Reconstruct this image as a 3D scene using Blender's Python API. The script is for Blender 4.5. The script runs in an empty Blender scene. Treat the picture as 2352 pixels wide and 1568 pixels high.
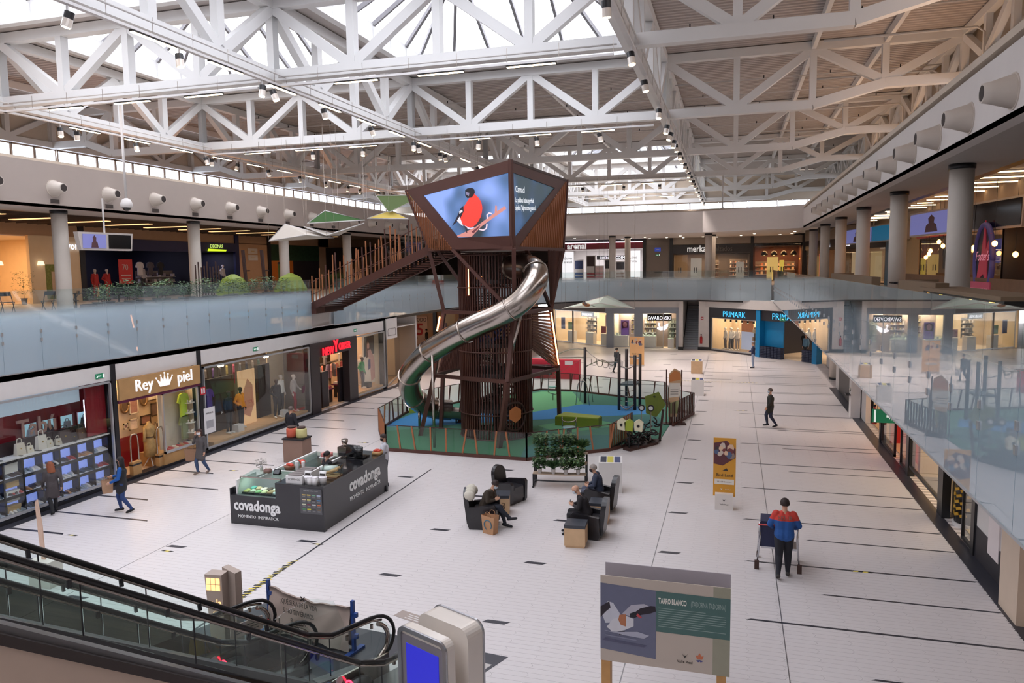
import bpy, bmesh, math, random
import numpy as np
from mathutils import Vector, Matrix
R = random.Random(7)
C = bpy.context.scene.collection
SC = bpy.context.scene
PI = math.pi
# ------------------------------------------------------------------ camera
EYE = Vector((0, 0, 7.0))
def cam_axes(yaw, pitch, roll):
    cy, sy, cp, sp = math.cos(yaw), math.sin(yaw), math.cos(pitch), math.sin(pitch)
    f = Vector((-sy*cp, cy*cp, -sp)); r = Vector((cy, sy, 0)); u = r.cross(f)
    c, s = math.cos(roll), math.sin(roll)
    return c*r + s*u, -s*r + c*u, f
ax_r, ax_u, ax_f = cam_axes(.28855, .09918, -.01384)
cd = bpy.data.cameras.new('camera'); cam = bpy.data.objects.new('camera', cd); C.objects.link(cam)
m = Matrix((ax_r, ax_u, -ax_f)).transposed().to_4x4(); m.translation = EYE
cam.matrix_world = m; cd.sensor_width = 36; cd.lens = 36*1716/2352; cd.clip_start = .1; cd.clip_end = 400
SC.camera = cam
# ------------------------------------------------------------------ sky, exposure
w = bpy.data.worlds.new('sky'); SC.world = w; w.use_nodes = True
nt = w.node_tree; bg = nt.nodes['Background']
tc = nt.nodes.new('ShaderNodeTexCoord'); nz = nt.nodes.new('ShaderNodeTexNoise'); nz.inputs['Scale'].default_value = 2.5
mx = nt.nodes.new('ShaderNodeMix'); mx.data_type = 'RGBA'
mx.inputs[6].default_value = (.9, .92, 1, 1); mx.inputs[7].default_value = (1, .97, .97, 1)
nt.links.new(tc.outputs['Generated'], nz.inputs['Vector']); nt.links.new(nz.outputs['Fac'], mx.inputs[0])
nt.links.new(mx.outputs[2], bg.inputs['Color']); bg.inputs['Strength'].default_value = 5.0
SC.view_settings.view_transform = 'Standard'; SC.view_settings.look = 'None'
SC.view_settings.gamma = 1; SC.view_settings.use_curve_mapping = False; SC.view_settings.exposure = 0.0
# ------------------------------------------------------------------ helpers
def lin(c):
    return tuple(((v/255)/12.92 if v/255 <= .04045 else ((v/255+.055)/1.055)**2.4) for v in c)
MATS = {}
def M(name, col=(200, 200, 200), rough=.55, metal=0, emit=0, var=.06, scale=3., coat=0, trans=0, ecol=None):
    if name in MATS: return MATS[name]
    m = bpy.data.materials.new(name); m.use_nodes = True; n = m.node_tree; b = n.nodes['Principled BSDF']
    L = lin(col)
    if emit and var == .06: var = 0
    if var:
        t = n.nodes.new('ShaderNodeTexCoord'); z = n.nodes.new('ShaderNodeTexNoise'); z.inputs['Scale'].default_value = scale; z.inputs['Detail'].default_value = 4
        x = n.nodes.new('ShaderNodeMix'); x.data_type = 'RGBA'
        x.inputs[6].default_value = (*[v*(1-var) for v in L], 1); x.inputs[7].default_value = (*[min(1, v*(1+var)) for v in L], 1)
        n.links.new(t.outputs['Object'], z.inputs['Vector']); n.links.new(z.outputs['Fac'], x.inputs[0]); n.links.new(x.outputs[2], b.inputs['Base Color'])
    else: b.inputs['Base Color'].default_value = (*L, 1)
    b.inputs['Roughness'].default_value = rough; b.inputs['Metallic'].default_value = metal
    if coat: b.inputs['Coat Weight'].default_value = coat; b.inputs['Coat Roughness'].default_value = .03
    if emit:
        b.inputs['Emission Color'].default_value = (*lin(ecol or col), 1); b.inputs['Emission Strength'].default_value = emit
    MATS[name] = m; return m
def glass_mat(name, tint=(1, 1, 1), refl=1.0, frost=None, ior=1.5):
    """thin pane: fresnel mirror over a see-through sheet; frost=(z0,z1,colour) etches it below z0 and fades out to z1"""
    m = bpy.data.materials.new(name); m.use_nodes = True; n = m.node_tree; n.nodes.clear(); k = n.links.new
    out = n.nodes.new('ShaderNodeOutputMaterial'); tr = n.nodes.new('ShaderNodeBsdfTransparent'); gl = n.nodes.new('ShaderNodeBsdfGlossy')
    mxs = n.nodes.new('ShaderNodeMixShader'); gg = n.nodes.new('ShaderNodeNewGeometry')
    def mth(op, a, b=None):
        q = n.nodes.new('ShaderNodeMath'); q.operation = op
        for i, v in enumerate((a, b)):
            if v is None: continue
            if isinstance(v, (int, float)): q.inputs[i].default_value = v
            else: k(v, q.inputs[i])
        return q
    dt = n.nodes.new('ShaderNodeVectorMath'); dt.operation = 'DOT_PRODUCT'; k(gg.outputs['Normal'], dt.inputs[0]); k(gg.outputs['Incoming'], dt.inputs[1])
    f0 = ((ior-1)/(ior+1))**2; c_ = mth('ABSOLUTE', dt.outputs['Value']); c_ = mth('SUBTRACT', 1.0, c_.outputs[0]); c_ = mth('POWER', c_.outputs[0], 5.0)
    fr = mth('MULTIPLY', c_.outputs[0], 1-f0); fr = mth('ADD', fr.outputs[0], f0)
    if frost: f2 = mth('MULTIPLY', fr.outputs[0], 2.0); f1 = mth('ADD', fr.outputs[0], 1.0); fr = mth('DIVIDE', f2.outputs[0], f1.outputs[0])   # both faces of the pane mirror;   # Schlick's fresnel, the same from both faces
    gl.inputs['Roughness'].default_value = 0.0; gl.inputs['Color'].default_value = (refl, refl, refl, 1)
    tr.inputs['Color'].default_value = (*tint, 1); base = tr
    if frost:
        z0, z1, col = frost
        g = n.nodes.new('ShaderNodeNewGeometry'); sx = n.nodes.new('ShaderNodeSeparateXYZ'); mr = n.nodes.new('ShaderNodeMapRange'); mr.interpolation_type = 'SMOOTHSTEP'
        k(g.outputs['Position'], sx.inputs[0]); k(sx.outputs['Z'], mr.inputs['Value'])
        mr.inputs['From Min'].default_value = z1; mr.inputs['From Max'].default_value = z0
        mr.inputs['To Min'].default_value = 0.03; mr.inputs['To Max'].default_value = .93
        df = n.nodes.new('ShaderNodeBsdfDiffuse'); df.inputs['Color'].default_value = (*lin(col), 1)
        tl = n.nodes.new('ShaderNodeBsdfTranslucent'); tl.inputs['Color'].default_value = (*lin(col), 1)
        m0 = n.nodes.new('ShaderNodeMixShader'); m0.inputs[0].default_value = .45; k(df.outputs[0], m0.inputs[1]); k(tl.outputs[0], m0.inputs[2])
        m1 = n.nodes.new('ShaderNodeMixShader'); k(mr.outputs[0], m1.inputs[0]); k(tr.outputs[0], m1.inputs[1]); k(m0.outputs[0], m1.inputs[2]); base = m1
    k(fr.outputs[0], mxs.inputs[0]); k(base.outputs[0], mxs.inputs[1]); k(gl.outputs[0], mxs.inputs[2]); k(mxs.outputs[0], out.inputs[0])
    MATS[name] = m; return m
class MB:
    """collects primitives into one mesh; every add takes a material slot index"""
    def __init__(s): s.v = []; s.f = []; s.m = []
    def add(s, v, f, mi=0):
        o = len(s.v); s.v += [tuple(p) for p in v]; s.f += [tuple(i+o for i in q) for q in f]; s.m += [mi]*len(f); return s
    def box(s, x0, x1, y0, y1, z0, z1, mi=0, M_=None):
        v = [(x, y, z) for z in (z0, z1) for x, y in ((x0, y0), (x1, y0), (x1, y1), (x0, y1))]
        if M_: v = [M_ @ Vector(p) for p in v]
        return s.add(v, [(3, 2, 1, 0), (4, 5, 6, 7), (0, 1, 5, 4), (1, 2, 6, 5), (2, 3, 7, 6), (3, 0, 4, 7)], mi)
    def beam(s, a, b, w, h, mi=0, up=(0, 0, 1)):
        a = Vector(a); b = Vector(b); d = (b-a).normalized(); up = Vector(up)
        if abs(d.dot(up)) > .98: up = Vector((1, 0, 0)) if abs(d.x) < .9 else Vector((0, 1, 0))
        r = d.cross(up).normalized()*w/2; u = r.cross(d).normalized()*h/2
        v = [p+q for p in (a, b) for q in (-r-u, r-u, r+u, -r+u)]
        return s.add(v, [(3, 2, 1, 0), (4, 5, 6, 7), (0, 1, 5, 4), (1, 2, 6, 5), (2, 3, 7, 6), (3, 0, 4, 7)], mi)
    def tube(s, pts, r, n=8, mi=0, cap=True, rs=None):
        pts = [Vector(p) for p in pts]; v = []; f = []; L = len(pts); pr = None
        for i, p in enumerate(pts):
            d = (pts[min(i+1, L-1)]-pts[max(i-1, 0)])
            if d.length < 1e-9: d = Vector((0, 0, 1))
            d.normalize()
            if pr is None: q = Vector((0, 0, 1)) if abs(d.z) < .9 else Vector((1, 0, 0)); pr = d.cross(q).normalized()
            pr = (pr-d*pr.dot(d)).normalized(); w_ = d.cross(pr); rr = rs[i] if rs else r
            v += [p+(pr*math.cos(2*PI*k/n)+w_*math.sin(2*PI*k/n))*rr for k in range(n)]
        for i in range(L-1):
            for k in range(n): a = i*n+k; b = i*n+(k+1) % n; f.append((a, b, b+n, a+n))
        if cap: f.append(tuple(range(n-1, -1, -1))); f.append(tuple((L-1)*n+k for k in range(n)))
        return s.add(v, f, mi)
    def cyl(s, x, y, z0, z1, r, n=16, mi=0, r2=None):
        return s.tube([(x, y, z0), (x, y, z1)], r, n, mi, rs=[r, r if r2 is None else r2])
    def lathe(s, prof, x=0, y=0, n=16, mi=0, sx=1, sy=1):
        v = []; f = []; L = len(prof)
        for r, z in prof: v += [(x+r*math.cos(2*PI*k/n)*sx, y+r*math.sin(2*PI*k/n)*sy, z) for k in range(n)]
        for i in range(L-1):
            for k in range(n): a = i*n+k; b = i*n+(k+1) % n; f.append((a, b, b+n, a+n))
        f.append(tuple(range(n-1, -1, -1))); f.append(tuple((L-1)*n+k for k in range(n)))
        return s.add(v, f, mi)
    def prism(s, poly, z0, z1, mi=0):
        n = len(poly); v = [(x, y, z0) for x, y in poly]+[(x, y, z1) for x, y in poly]
        return s.add(v, [tuple(range(n-1, -1, -1)), tuple(range(n, 2*n))]+[(i, (i+1) % n, n+(i+1) % n, n+i) for i in range(n)], mi)
    def plate(s, pts, t, mi=0):
        """flat polygon in space given a thickness t along its own normal"""
        p = [Vector(q) for q in pts]; nn = Vector((0, 0, 0))
        for i in range(len(p)): nn += (p[i]-p[0]).cross(p[(i+1) % len(p)]-p[0])
        nn.normalize(); n = len(p)
        return s.add([q for q in p]+[q+nn*t for q in p], [tuple(range(n-1, -1, -1)), tuple(range(n, 2*n))]+[(i, (i+1) % n, n+(i+1) % n, n+i) for i in range(n)], mi)
    def ell(s, c, rx, ry, rz, n=12, mi=0, M_=None):
        v = []; f = []; h = n//2
        for i in range(h+1):
            t = PI*i/h
            for k in range(n):
                a = 2*PI*k/n; p = Vector((rx*math.sin(t)*math.cos(a), ry*math.sin(t)*math.sin(a), rz*math.cos(t)))
                if M_: p = M_ @ p
                v.append(p+Vector(c))
        for i in range(h):
            for k in range(n): a = i*n+k; b = i*n+(k+1) % n; f.append((a, a+n, b+n, b))
        return s.add(v, f, mi)
    def mesh(s, name, mats, smooth=False):
        me = bpy.data.meshes.new(name); me.from_pydata(s.v, [], s.f)
        for q in (mats if isinstance(mats, (list, tuple)) else [mats]): me.materials.append(q)
        if any(s.m): me.polygons.foreach_set('material_index', s.m)
        if smooth:
            me.polygons.foreach_set('use_smooth', [len(q) <= 4 for q in s.f])
        me.update(); return me
def link(name, me, parent=None, loc=None, rz=0, label=None):
    o = bpy.data.objects.new(name, me); C.objects.link(o)
    if parent is not None: o.parent = parent
    if loc is not None: o.location = loc
    if rz: o.rotation_euler = (0, 0, rz)
    if label: o['label'] = label
    return o
def part(name, mb, mats, parent=None, smooth=False, loc=None, rz=0, label=None):
    return link(name, mb.mesh(name, mats, smooth), parent, loc, rz, label)
def tag(o, label, cat, group=None, kind=None):
    o['label'] = label; o['category'] = cat
    if group: o['group'] = group
    if kind: o['kind'] = kind
    return o
def thing(name, label, cat, loc=(0, 0, 0), rz=0, group=None):
    o = bpy.data.objects.new(name, None); C.objects.link(o); o.empty_display_size = .1
    o.location = loc; o.rotation_euler = (0, 0, rz); return tag(o, label, cat, group)
def struct(name, mb=None, mats=None, parent=None, smooth=False):
    o = part(name, mb, mats, parent, smooth) if mb else link(name, None)
    o['kind'] = 'structure'; return o
def kids(o): return KID.get(o.name, [])
def dup(root, loc=None, rz=None, label=None, group=None, name=None):
    """copies a thing with its parts and their sub-parts; the meshes are shared"""
    def rec(o, p):
        c = o.copy(); C.objects.link(c)
        if p is not None: c.parent = p
        for ch in o.children: rec(ch, c)
        return c
    r = rec(root, None)
    if loc is not None: r.location = loc
    if rz is not None: r.rotation_euler = (0, 0, rz)
    if label: r['label'] = label
    if group: r['group'] = group
    return r
def text_mesh(s, size, mat, ext=.01, align='CENTER', sx=1., shear=0, bold=0):
    """lettering as a mesh standing in the XZ plane, facing -Y"""
    cu = bpy.data.curves.new('t', 'FONT'); cu.body = s; cu.size = size; cu.extrude = ext; cu.align_x = align; cu.shear = shear; cu.resolution_u = 2; cu.offset = bold
    o = bpy.data.objects.new('t', cu); C.objects.link(o)
    dg = bpy.context.evaluated_depsgraph_get(); dg.update()
    me = bpy.data.meshes.new_from_object(o.evaluated_get(dg)); bpy.data.objects.remove(o); bpy.data.curves.remove(cu)
    me.name = 'lettering'; me.transform(Matrix(((sx, 0, 0, 0), (0, 0, -1, 0), (0, 1, 0, 0), (0, 0, 0, 1)))); me.materials.clear(); me.materials.append(mat); return me
def lettering(s, size, mat, parent, loc, rz=0, name='lettering', **k):
    return link(name, text_mesh(s, size, mat, **k), parent, loc, rz)
def place(me_pts, z): return [(p[0], p[1], z) for p in me_pts]
def area(name, loc, sx, sy, power, col, rot=(0, 0, 0), parent=None, spread=None):
    l = bpy.data.lights.new(name, 'AREA'); l.shape = 'RECTANGLE'; l.size = sx; l.size_y = sy; l.energy = power; l.color = [min(1, v) for v in lin(col)]
    if spread: l.spread = spread
    o = bpy.data.objects.new(name, l); C.objects.link(o); o.location = loc; o.rotation_euler = rot
    if parent is not None: o.parent = parent
    return o
def spot(name, loc, power, col, ang=70, rot=(0, 0, 0), r=.05, blend=.6):
    l = bpy.data.lights.new(name, 'SPOT'); l.energy = power; l.color = lin(col); l.spot_size = math.radians(ang); l.spot_blend = blend; l.shadow_soft_size = r
    o = bpy.data.objects.new(name, l); C.objects.link(o); o.location = loc; o.rotation_euler = rot; return o
# ------------------------------------------------------------------ grid of the roof
XL, XC, XR = -30.6, -17.05, -3.45
GY = [-12.85, 0.05, 12.95, 25.8, 38.65, 51.5, 64.35, 77.2, 90.0]
SKY = [(XL, XC, 0.05), (XL, XC, 12.95), (XL, XC, 25.8), (XC, XR, -12.85), (XC, XR, 0.05), (XC, XR, 12.95), (XC, XR, 25.8), (XC, XR, 64.35), (XC, XR, 77.2), (XL, XC, 64.35)]
for (x0, x1, y0) in SKY:                       # light portals lie in the real roof openings
    l = bpy.data.lights.new('skylight_portal', 'AREA'); l.shape = 'RECTANGLE'; l.size = x1-x0-2.6; l.size_y = 12.85-2.6; l.cycles.is_portal = True
    o = bpy.data.objects.new('skylight_portal', l); C.objects.link(o); o.location = ((x0+x1)/2, y0+6.42, 18.0)
# ------------------------------------------------------------------ shell
white = M('white_paint', (214, 210, 208), .6); wall_m = M('fascia_plaster_shaded', (178, 165, 157), .7, var=.03); wall_r = M('fascia_plaster_lit', (220, 214, 211), .7, var=.03)  # fascia copies: dimmer light at left, stronger light far and right put into colour
beige = M('beige_paint', (206, 192, 176), .7); dark = M('dark_metal', (32, 32, 36), .35, var=.1)
steelw = M('white_steel', (222, 222, 222), .45, var=.04, scale=.6); black = M('black_gloss', (18, 18, 20), .2)
tile_m = M('floor_tile', (214, 208, 208), .32, var=.05, scale=.35); grout = M('floor_grout', (168, 162, 162), .6)
tile_d = M('dark_tile', (52, 52, 60), .35, var=.12)
fl = struct('floor', MB().box(-48, 18, -16, 96, -.35, -.008), grout)
# hexagonal planks
def hexv(x, y, L=1.22, h=.152, g=.0022):
    hh = h/2-g
    return [(x-L/2+g, y-hh), (x+L/2-g, y-hh), (x+L/2+.05-g, y), (x+L/2-g, y+hh), (x-L/2+g, y+hh), (x-L/2+.05+g, y)]
tiles = []
j = 0; y = 8.0
while y < 68:
    off = (j % 2)*.61
    x = -36 if y > 41 else -19.2
    while x < 5.9:
        xx = x+off
        if not (xx > 5.6) and not (xx < -19.3 and y < 40.7): tiles.append((xx, y))
        x += 1.22
    j += 1; y += .152
tiles.sort(key=lambda t: (t[0]**2+t[1]**2))
def vis(x, y):
    d = Vector((x, y, 0))-EYE; z = d.dot(ax_f); px = 1176+1716*d.dot(ax_r)/z; py = 784-1716*d.dot(ax_u)/z
    return z > 0 and 1000 < px < 2352 and 1100 < py < 1568
near = [t for t in tiles if vis(*t)][:300]; ns = set(near)
hv = hexv(0, 0); tm = MB().prism(hv, -.01, 0).mesh('floor_tile', tile_m)
for t in near: link('floor_tile', tm, fl, (t[0], t[1], 0))
tb = MB()
for t in tiles:
    if t not in ns: tb.prism([(a+t[0], b+t[1]) for a, b in hv], -.01, 0)
o = part('floor_tiles', tb, tile_m, fl); o['kind'] = 'stuff'
# dark inlaid tiles and lines
def inlay(x0, x1, y, w=.05, sk=.05):
    return MB().prism([(x0, y-w), (x1-sk, y-w), (x1, y+w), (x0+sk, y+w)], -.002, .003)
dash = inlay(0, .56, 0, .065, .09).mesh('dark_tile', tile_d)
for X0, Y0 in ((-13.86, 12.24), (-7.75, 12.0), (-1.69, 11.9)):
    for k in range(17):
        if k == 0 and X0 > -8: continue
        yy = Y0+3.06*k
        if -15 < X0 < -5 and 25 < yy < 41 and not X0 < -13: continue
        if X0 < -13 and 27 < yy < 37: continue
        if X0 == -13.86 and 17 < yy < 21.5: continue
        link('dark_tile', dash, fl, (X0, yy, 0))
for X0, Y0 in ((-10.8, 13.4), (-4.7, 13.5)):
    for k in range(16):
        yy = Y0+3.07*k
        if 25 < yy < 41 or (X0 == -10.8 and 17 < yy < 22): continue
        link('dark_tile', dash, fl, (X0, yy, 0))
for k in range(14): part('dark_line', inlay(.34, 5.25, 11.86+3.05*k, .032, .09), tile_d, fl)
for k in range(13): part('dark_line', inlay(1.87 if k else 2.32, 5.25, 13.17+3.28*k, .028, .08), tile_d, fl)
for k in range(9): part('dark_line', inlay(-19.2, -17.3, 15.3+3.05*k, .05, -.08), tile_d, fl)
for k in range(8): part('dark_line', inlay(-19.2, -15.85, 13.7+3.05*k, .045, -.08), tile_d, fl)
for k in range(6): part('dark_line', inlay(-6+2*k*(k % 2), -1+k, 44+3.05*k, .05, .08), tile_d, fl)
part('dark_line', MB().box(-10.08, -10.03, 11.3, 23.7, -.002, .003), tile_d, fl)
# joints running the length of the hall
for xx in (-13.9, -1.75, 1.0): part('movement_joint', MB().box(xx, xx+.02, 8, 60, -.002, .002), M('joint_steel', (150, 148, 150), .3, .6), fl)
# escalator mat of dark tiles
mt = MB().prism([(-3.8, 12.28), (-7.2, 12.6), (-9.4, 13.1), (-10.4, 10.9), (-6.0, 9.6), (-5.0, 9.3)], -.002, .004)
part('dark_mat', mt, tile_d, fl)
part('floor_plate', MB().prism([(-4.4, 12.0), (-4.0, 11.95), (-4.15, 11.6), (-4.55, 11.65)], 0, .006), M('brushed_plate', (190, 185, 180), .35, .5), fl)
part('light_tile_band', MB().prism([(-5.45, 12.55), (-5.05, 12.45), (-6.1, 9.9), (-6.5, 10.0)], 0, .006), tile_m, fl)
tr = struct('trim_1', MB().box(5.24, 5.62, -5, 45, -.01, .006), tile_d)
tr = struct('trim_2', MB().box(-19.5, -19.12, 8, 40.9, -.01, .006), tile_d)
struct('trim_3', MB().prism([(-19.5, 40.9), (-19.12, 40.9), (-20.6, 45.2), (-21, 45.2)], -.01, .006), tile_d)
# hazard tape chevrons along the thin line
tp = thing('hazard_tape', 'yellow and black striped tape laid over the thin dark line in front of the escalators', 'tape', (0, 0, .004))
ty = M('tape_yellow', (226, 205, 90), .6); tk = M('tape_black', (30, 30, 30), .6)
for i in range(44):
    yy = 12.5+i*.062; xw = .10 if i > 26 else .14
    sft = .04*math.sin(i*2.1)
    part('stripe', MB().prism([(-10.15+sft, yy), (-10.15+xw+sft, yy+.05), (-10.15+xw+sft, yy+.11), (-10.15+sft, yy+.06)], 0, .002), ty if i % 2 else tk, tp)
for X, Y, w_, wh in ((-13.75, 14.98, .3, 0), (-10.3, 16.35, .3, 1), (-17.1, 15.28, .3, 2), (-17.0, 21.9, .35, 3), (-14.6, 26.8, .5, 4), (-13.9, 30.6, .5, 5), (2.6, 17.93, .5, 6), (.1, 37.0, .6, 7), (-3.6, 45.9, 5, 8)):
    t = thing('floor_marking', 'short yellow and black floor tape '+('below a dark dash left of the ice cream kiosk', 'beside a dark dash in front of the ice cream kiosk', 'near the shoe shop window', 'on the floor outside the leather shop', 'outside the youth fashion shop', 'by the playground fence near the youth fashion shop', 'on the long dark line beside the man with the trolley', 'far right on the floor behind the walking man', 'long faint strip behind the playground')[wh], 'tape', (X, Y, .004))
    n = max(3, int(w_/.1))
    for i in range(n): part('stripe', MB().prism([(i*w_/n, -.03), ((i+1)*w_/n, -.03), ((i+1)*w_/n+.04, .03), (i*w_/n+.04, .03)], 0, .002), ty if i % 2 else tk, t)
# slabs of the upper floor, soffits, fascias
fz = 9.5
st = M('slab_white', (212, 206, 203), .6)
struct('floor_upper_left', MB().box(-48, -19.62, -14, 75, 4.25, 5.4).box(-46, -12, 64, 96, 4.25, 5.4), st)
struct('floor_upper_far', MB().prism([(-19.6, 51.5), (-13, 59.3), (-9.9, 62), (-2.9, 62.2), (3.1, 58.8), (16, 58.8), (16, 96), (-12, 96), (-19.6, 75)], 4.25, 5.4), st)
struct('floor_upper_right', MB().box(2.95, 18, 2, 58.8, 4.25, 5.4), st)
struct('wall_left_upper', MB().box(-42.6, -42.2, -14, 95, 5.4, 13.55).box(-42.6, -42.2, -14, 95, 14.95, 17.4), beige)
struct('wall_far_upper', MB().box(-42.6, 16, 90.3, 90.6, 5.4, 13.2).box(-42.6, 16, 90.3, 90.6, 14.1, 17.4), beige)
struct('wall_right_upper', MB().box(16, 16.4, -14, 95, 0, 12.5).box(10.2, 10.5, -14, 90.3, 11.1, 13.6).box(10.2, 10.5, -14, 90.3, 14.9, 17.4), beige)
struct('wall_back', MB().box(-45, 18, -15, -14.7, 0, 17.4), white)
# fascia band around the void, roofs of the galleries behind it
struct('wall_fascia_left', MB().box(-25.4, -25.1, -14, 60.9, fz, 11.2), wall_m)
struct('wall_fascia_far', MB().prism([(-25.4, 60.6), (-2.4, 61.0), (4.7, 57.4), (5.0, 57.6), (-2.3, 61.35), (-25.4, 60.95)], fz, 11.15), wall_r)
struct('wall_fascia_right', MB().box(4.7, 5.0, -14, 57.6, fz, 10.82), wall_r)
struct('ceiling_soffit_left', MB().box(-27.3, -25.1, -14, 60.9, fz+.001, fz+.12), M('soffit_grey', (178, 172, 168), .7))
struct('ceiling_gallery_left', MB().box(-42.3, -27.3, -14, 90, 10.15, 10.35), M('ceiling_brown', (92, 80, 72), .8))
struct('ceiling_soffit_far', MB().prism([(-27.3, 60.96), (-2.3, 61.36), (4.9, 57.7), (5.0, 75), (-27.3, 75)], fz+.001, fz+.12), wall_r)
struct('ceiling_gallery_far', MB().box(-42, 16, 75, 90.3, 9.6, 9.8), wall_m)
struct('ceiling_soffit_right', MB().box(4.7, 6.9, -14, 57.6, fz+.001, fz+.12), MATS['soffit_grey'])
struct('trim_4', MB().box(6.9, 7.2, -14, 70, fz, fz+.5), dark)
struct('trim_5', MB().box(-27.5, -27.3, -14, 60.9, fz, fz+.6), dark)
struct('ceiling_gallery_right', MB().box(7.2, 16, -14, 75, 9.95, 10.1), M('ceiling_light', (190, 184, 180), .7))
struct('ceiling_roof_right', MB().box(4.7, 10.3, -14, 90, 10.95, 11.1), beige)
struct('ceiling_roof_left', MB().box(-42.3, -25.4, -14, 90, 11.2, 11.35), beige)
struct('ceiling_roof_far', MB().box(-25.4, 4.7, 61.4, 90, 11.2, 11.35), beige)
# ------------------------------------------------------------------ balustrades
gcol = (204, 220, 230)
g_left = glass_mat('etched_glass', (.93, .97, .96), .95, (5.62, 6.12, gcol))
clampm = M('steel_clamp', (190, 192, 195), .3, .7)
def balustrade(pts, label, z0=4.2, z1=6.53, first=None, w=1.215):
    t = thing('glass_balustrade', label, 'balustrade', (0, 0, 0))
    for (a, b) in zip(pts[:-1], pts[1:]):
        a = Vector((*a, 0)); b = Vector((*b, 0)); L = (b-a).length; n = max(1, round(L/w)); s = L/n; d = (b-a)/L
        rz = math.atan2(d.y, d.x)
        pm = MB().box(.006, s-.006, -.008, .008, z0, z1).mesh('glass_pane', g_left)
        cm = MB().box(-.03, .03, -.03, .03, -.05, .05).mesh('clamp', clampm)
        for i in range(n):
            p = a+d*s*i
            link('glass_pane', pm, t, p, rz)
            if i:
                for zc in (5.33, 5.08): link('clamp', cm, t, (p.x, p.y, zc), rz)
        part('bottom_edge', MB().box(0, L, -.02, .02, z0-.03, z0), clampm, t, loc=a, rz=rz)
    return t
balustrade([(-19.46, -2.6), (-19.46, 31.72)], 'long frosted glass balustrade of the upper gallery on the left, before the footbridge')
balustrade([(-19.46, 33.8), (-19.46, 49.0), (-18.62, 51.55)], 'frosted glass balustrade on the left behind the footbridge', )
balustrade([(-18.6, 51.6), (-12.8, 58.7), (-9.8, 61.75), (-2.8, 61.95), (2.7, 58.58)], 'frosted glass balustrade along the far gallery')
balustrade([(2.8, 58.5), (2.79, 2.5)], 'frosted glass balustrade on the right reflecting the hall', w=1.23)
struct('trim_6', MB().box(-19.62, -19.5, -5, 49, 4.0, 4.2).prism([(-19.6, 49), (-18.7, 51.7), (-12.9, 58.9), (-9.9, 61.9), (-2.8, 62.1), (2.95, 58.6), (2.95, 58.9), (-2.8, 62.4), (-10, 62.2), (-19.9, 51)], 4.05, 4.2).box(2.95, 3.1, 2, 58.6, 4.0, 4.22), dark)
# ------------------------------------------------------------------ columns
cm_ = M('column_cream', (205, 197, 188), .65, var=.03)
def column(x, y, z0, z1, r, label, loc_name='round_column'):
    t = thing(loc_name, label, 'column', (x, y, z0))
    part('shaft', MB().cyl(0, 0, 0, z1-z0, r, 28), cm_, t, True)
    part('cap_ring', MB().cyl(0, 0, z1-z0-.13, z1-z0, r+.025, 28), dark, t, True)
    part('base_ring', MB().cyl(0, 0, 0, .12, r+.02, 28), dark, t, True)
    return t
nm = ('nearest', 'second', 'third', 'fourth', 'fifth', 'sixth', 'seventh', 'farthest')
for k, y in enumerate((16.1, 23.9, 31.7, 39.5, 47.2)): column(-25.95, y, 5.4, fz, .29, nm[max(0, k-1)]+' round cream column in the left upper gallery' if k else 'round cream column of the left gallery beyond the frame')
for k, y in enumerate((14.7, 22.3, 30.0, 37.7, 45.2, 52.7, 60.2)): column(5.66, y, 5.4, fz, .29, (nm[k-1] if k else 'foremost')+' round cream column in the row on the right gallery')
for x, y, l in ((-9.85, 63.3, 'pale round column between the red shop sign letters and the grey door, front one of the pair'), (-8.9, 65.8, 'rear column of the pair before the perfume shop'), (-2.0, 63.3, 'front column before the shoe shop sign on the far gallery'), (-1.75, 66.0, 'rear column half hidden before the shoe shop sign'), (-20.5, 55.6, 'column hidden behind the tower cap on the far gallery')):
    column(x, y, 5.4, fz, .28 if 'front' in l else .25, l)
column(-26.0, 56.6, 0, 4.3, .36, 'ground floor column in the left side corridor')
column(6.0, 48.4, 0, 4.3, .36, 'ground floor column at the right wall beyond the shops')
# ------------------------------------------------------------------ roof deck, trusses
deck_m = M('roof_deck', (182, 174, 170), .6, var=.03)
def deck(x0, x1, y0, y1, zt=17.3):
    b = MB(); n = int((y1-y0)/.34); s = (y1-y0)/n
    v = []; 
    for i in range(n):
        yy = y0+i*s
        for a, z in ((0, 0), (.42, 0), (.5, .06), (.92, .06)): v.append((yy+a*s, z))
    v.append((y1, 0)); L = len(v)
    b.add([(x0, a, zt+z) for a, z in v]+[(x1, a, zt+z) for a, z in v], [(i, i+1, L+i+1, L+i) for i in range(L-1)])
    b.box(x0, x1, y0, y1, zt+.1, zt+.25)
    return b
xs = [-42.4, XL, XC, XR, 10.4]; skyset = {(round(a, 2), round(c, 2)) for a, b_, c in SKY}
roof = struct('ceiling_roof_deck'); roof.empty_display_size = .1
for a, b_ in zip(xs[:-1], xs[1:]):
    for y0, y1 in zip(GY[:-1], GY[1:]):
        if (round(a, 2), round(y0, 2)) in skyset:
            q = 1.0
            for (p0, p1, q0, q1) in ((a, b_, y0, y0+q), (a, b_, y1-q, y1), (a, a+q, y0+q, y1-q), (b_-q, b_, y0+q, y1-q)): part('deck_edge', MB().box(p0, p1, q0, q1, 17.3, 17.5), deck_m, roof)
        else: part('deck_panel', deck(a, b_, y0, y1), deck_m, roof)
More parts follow.
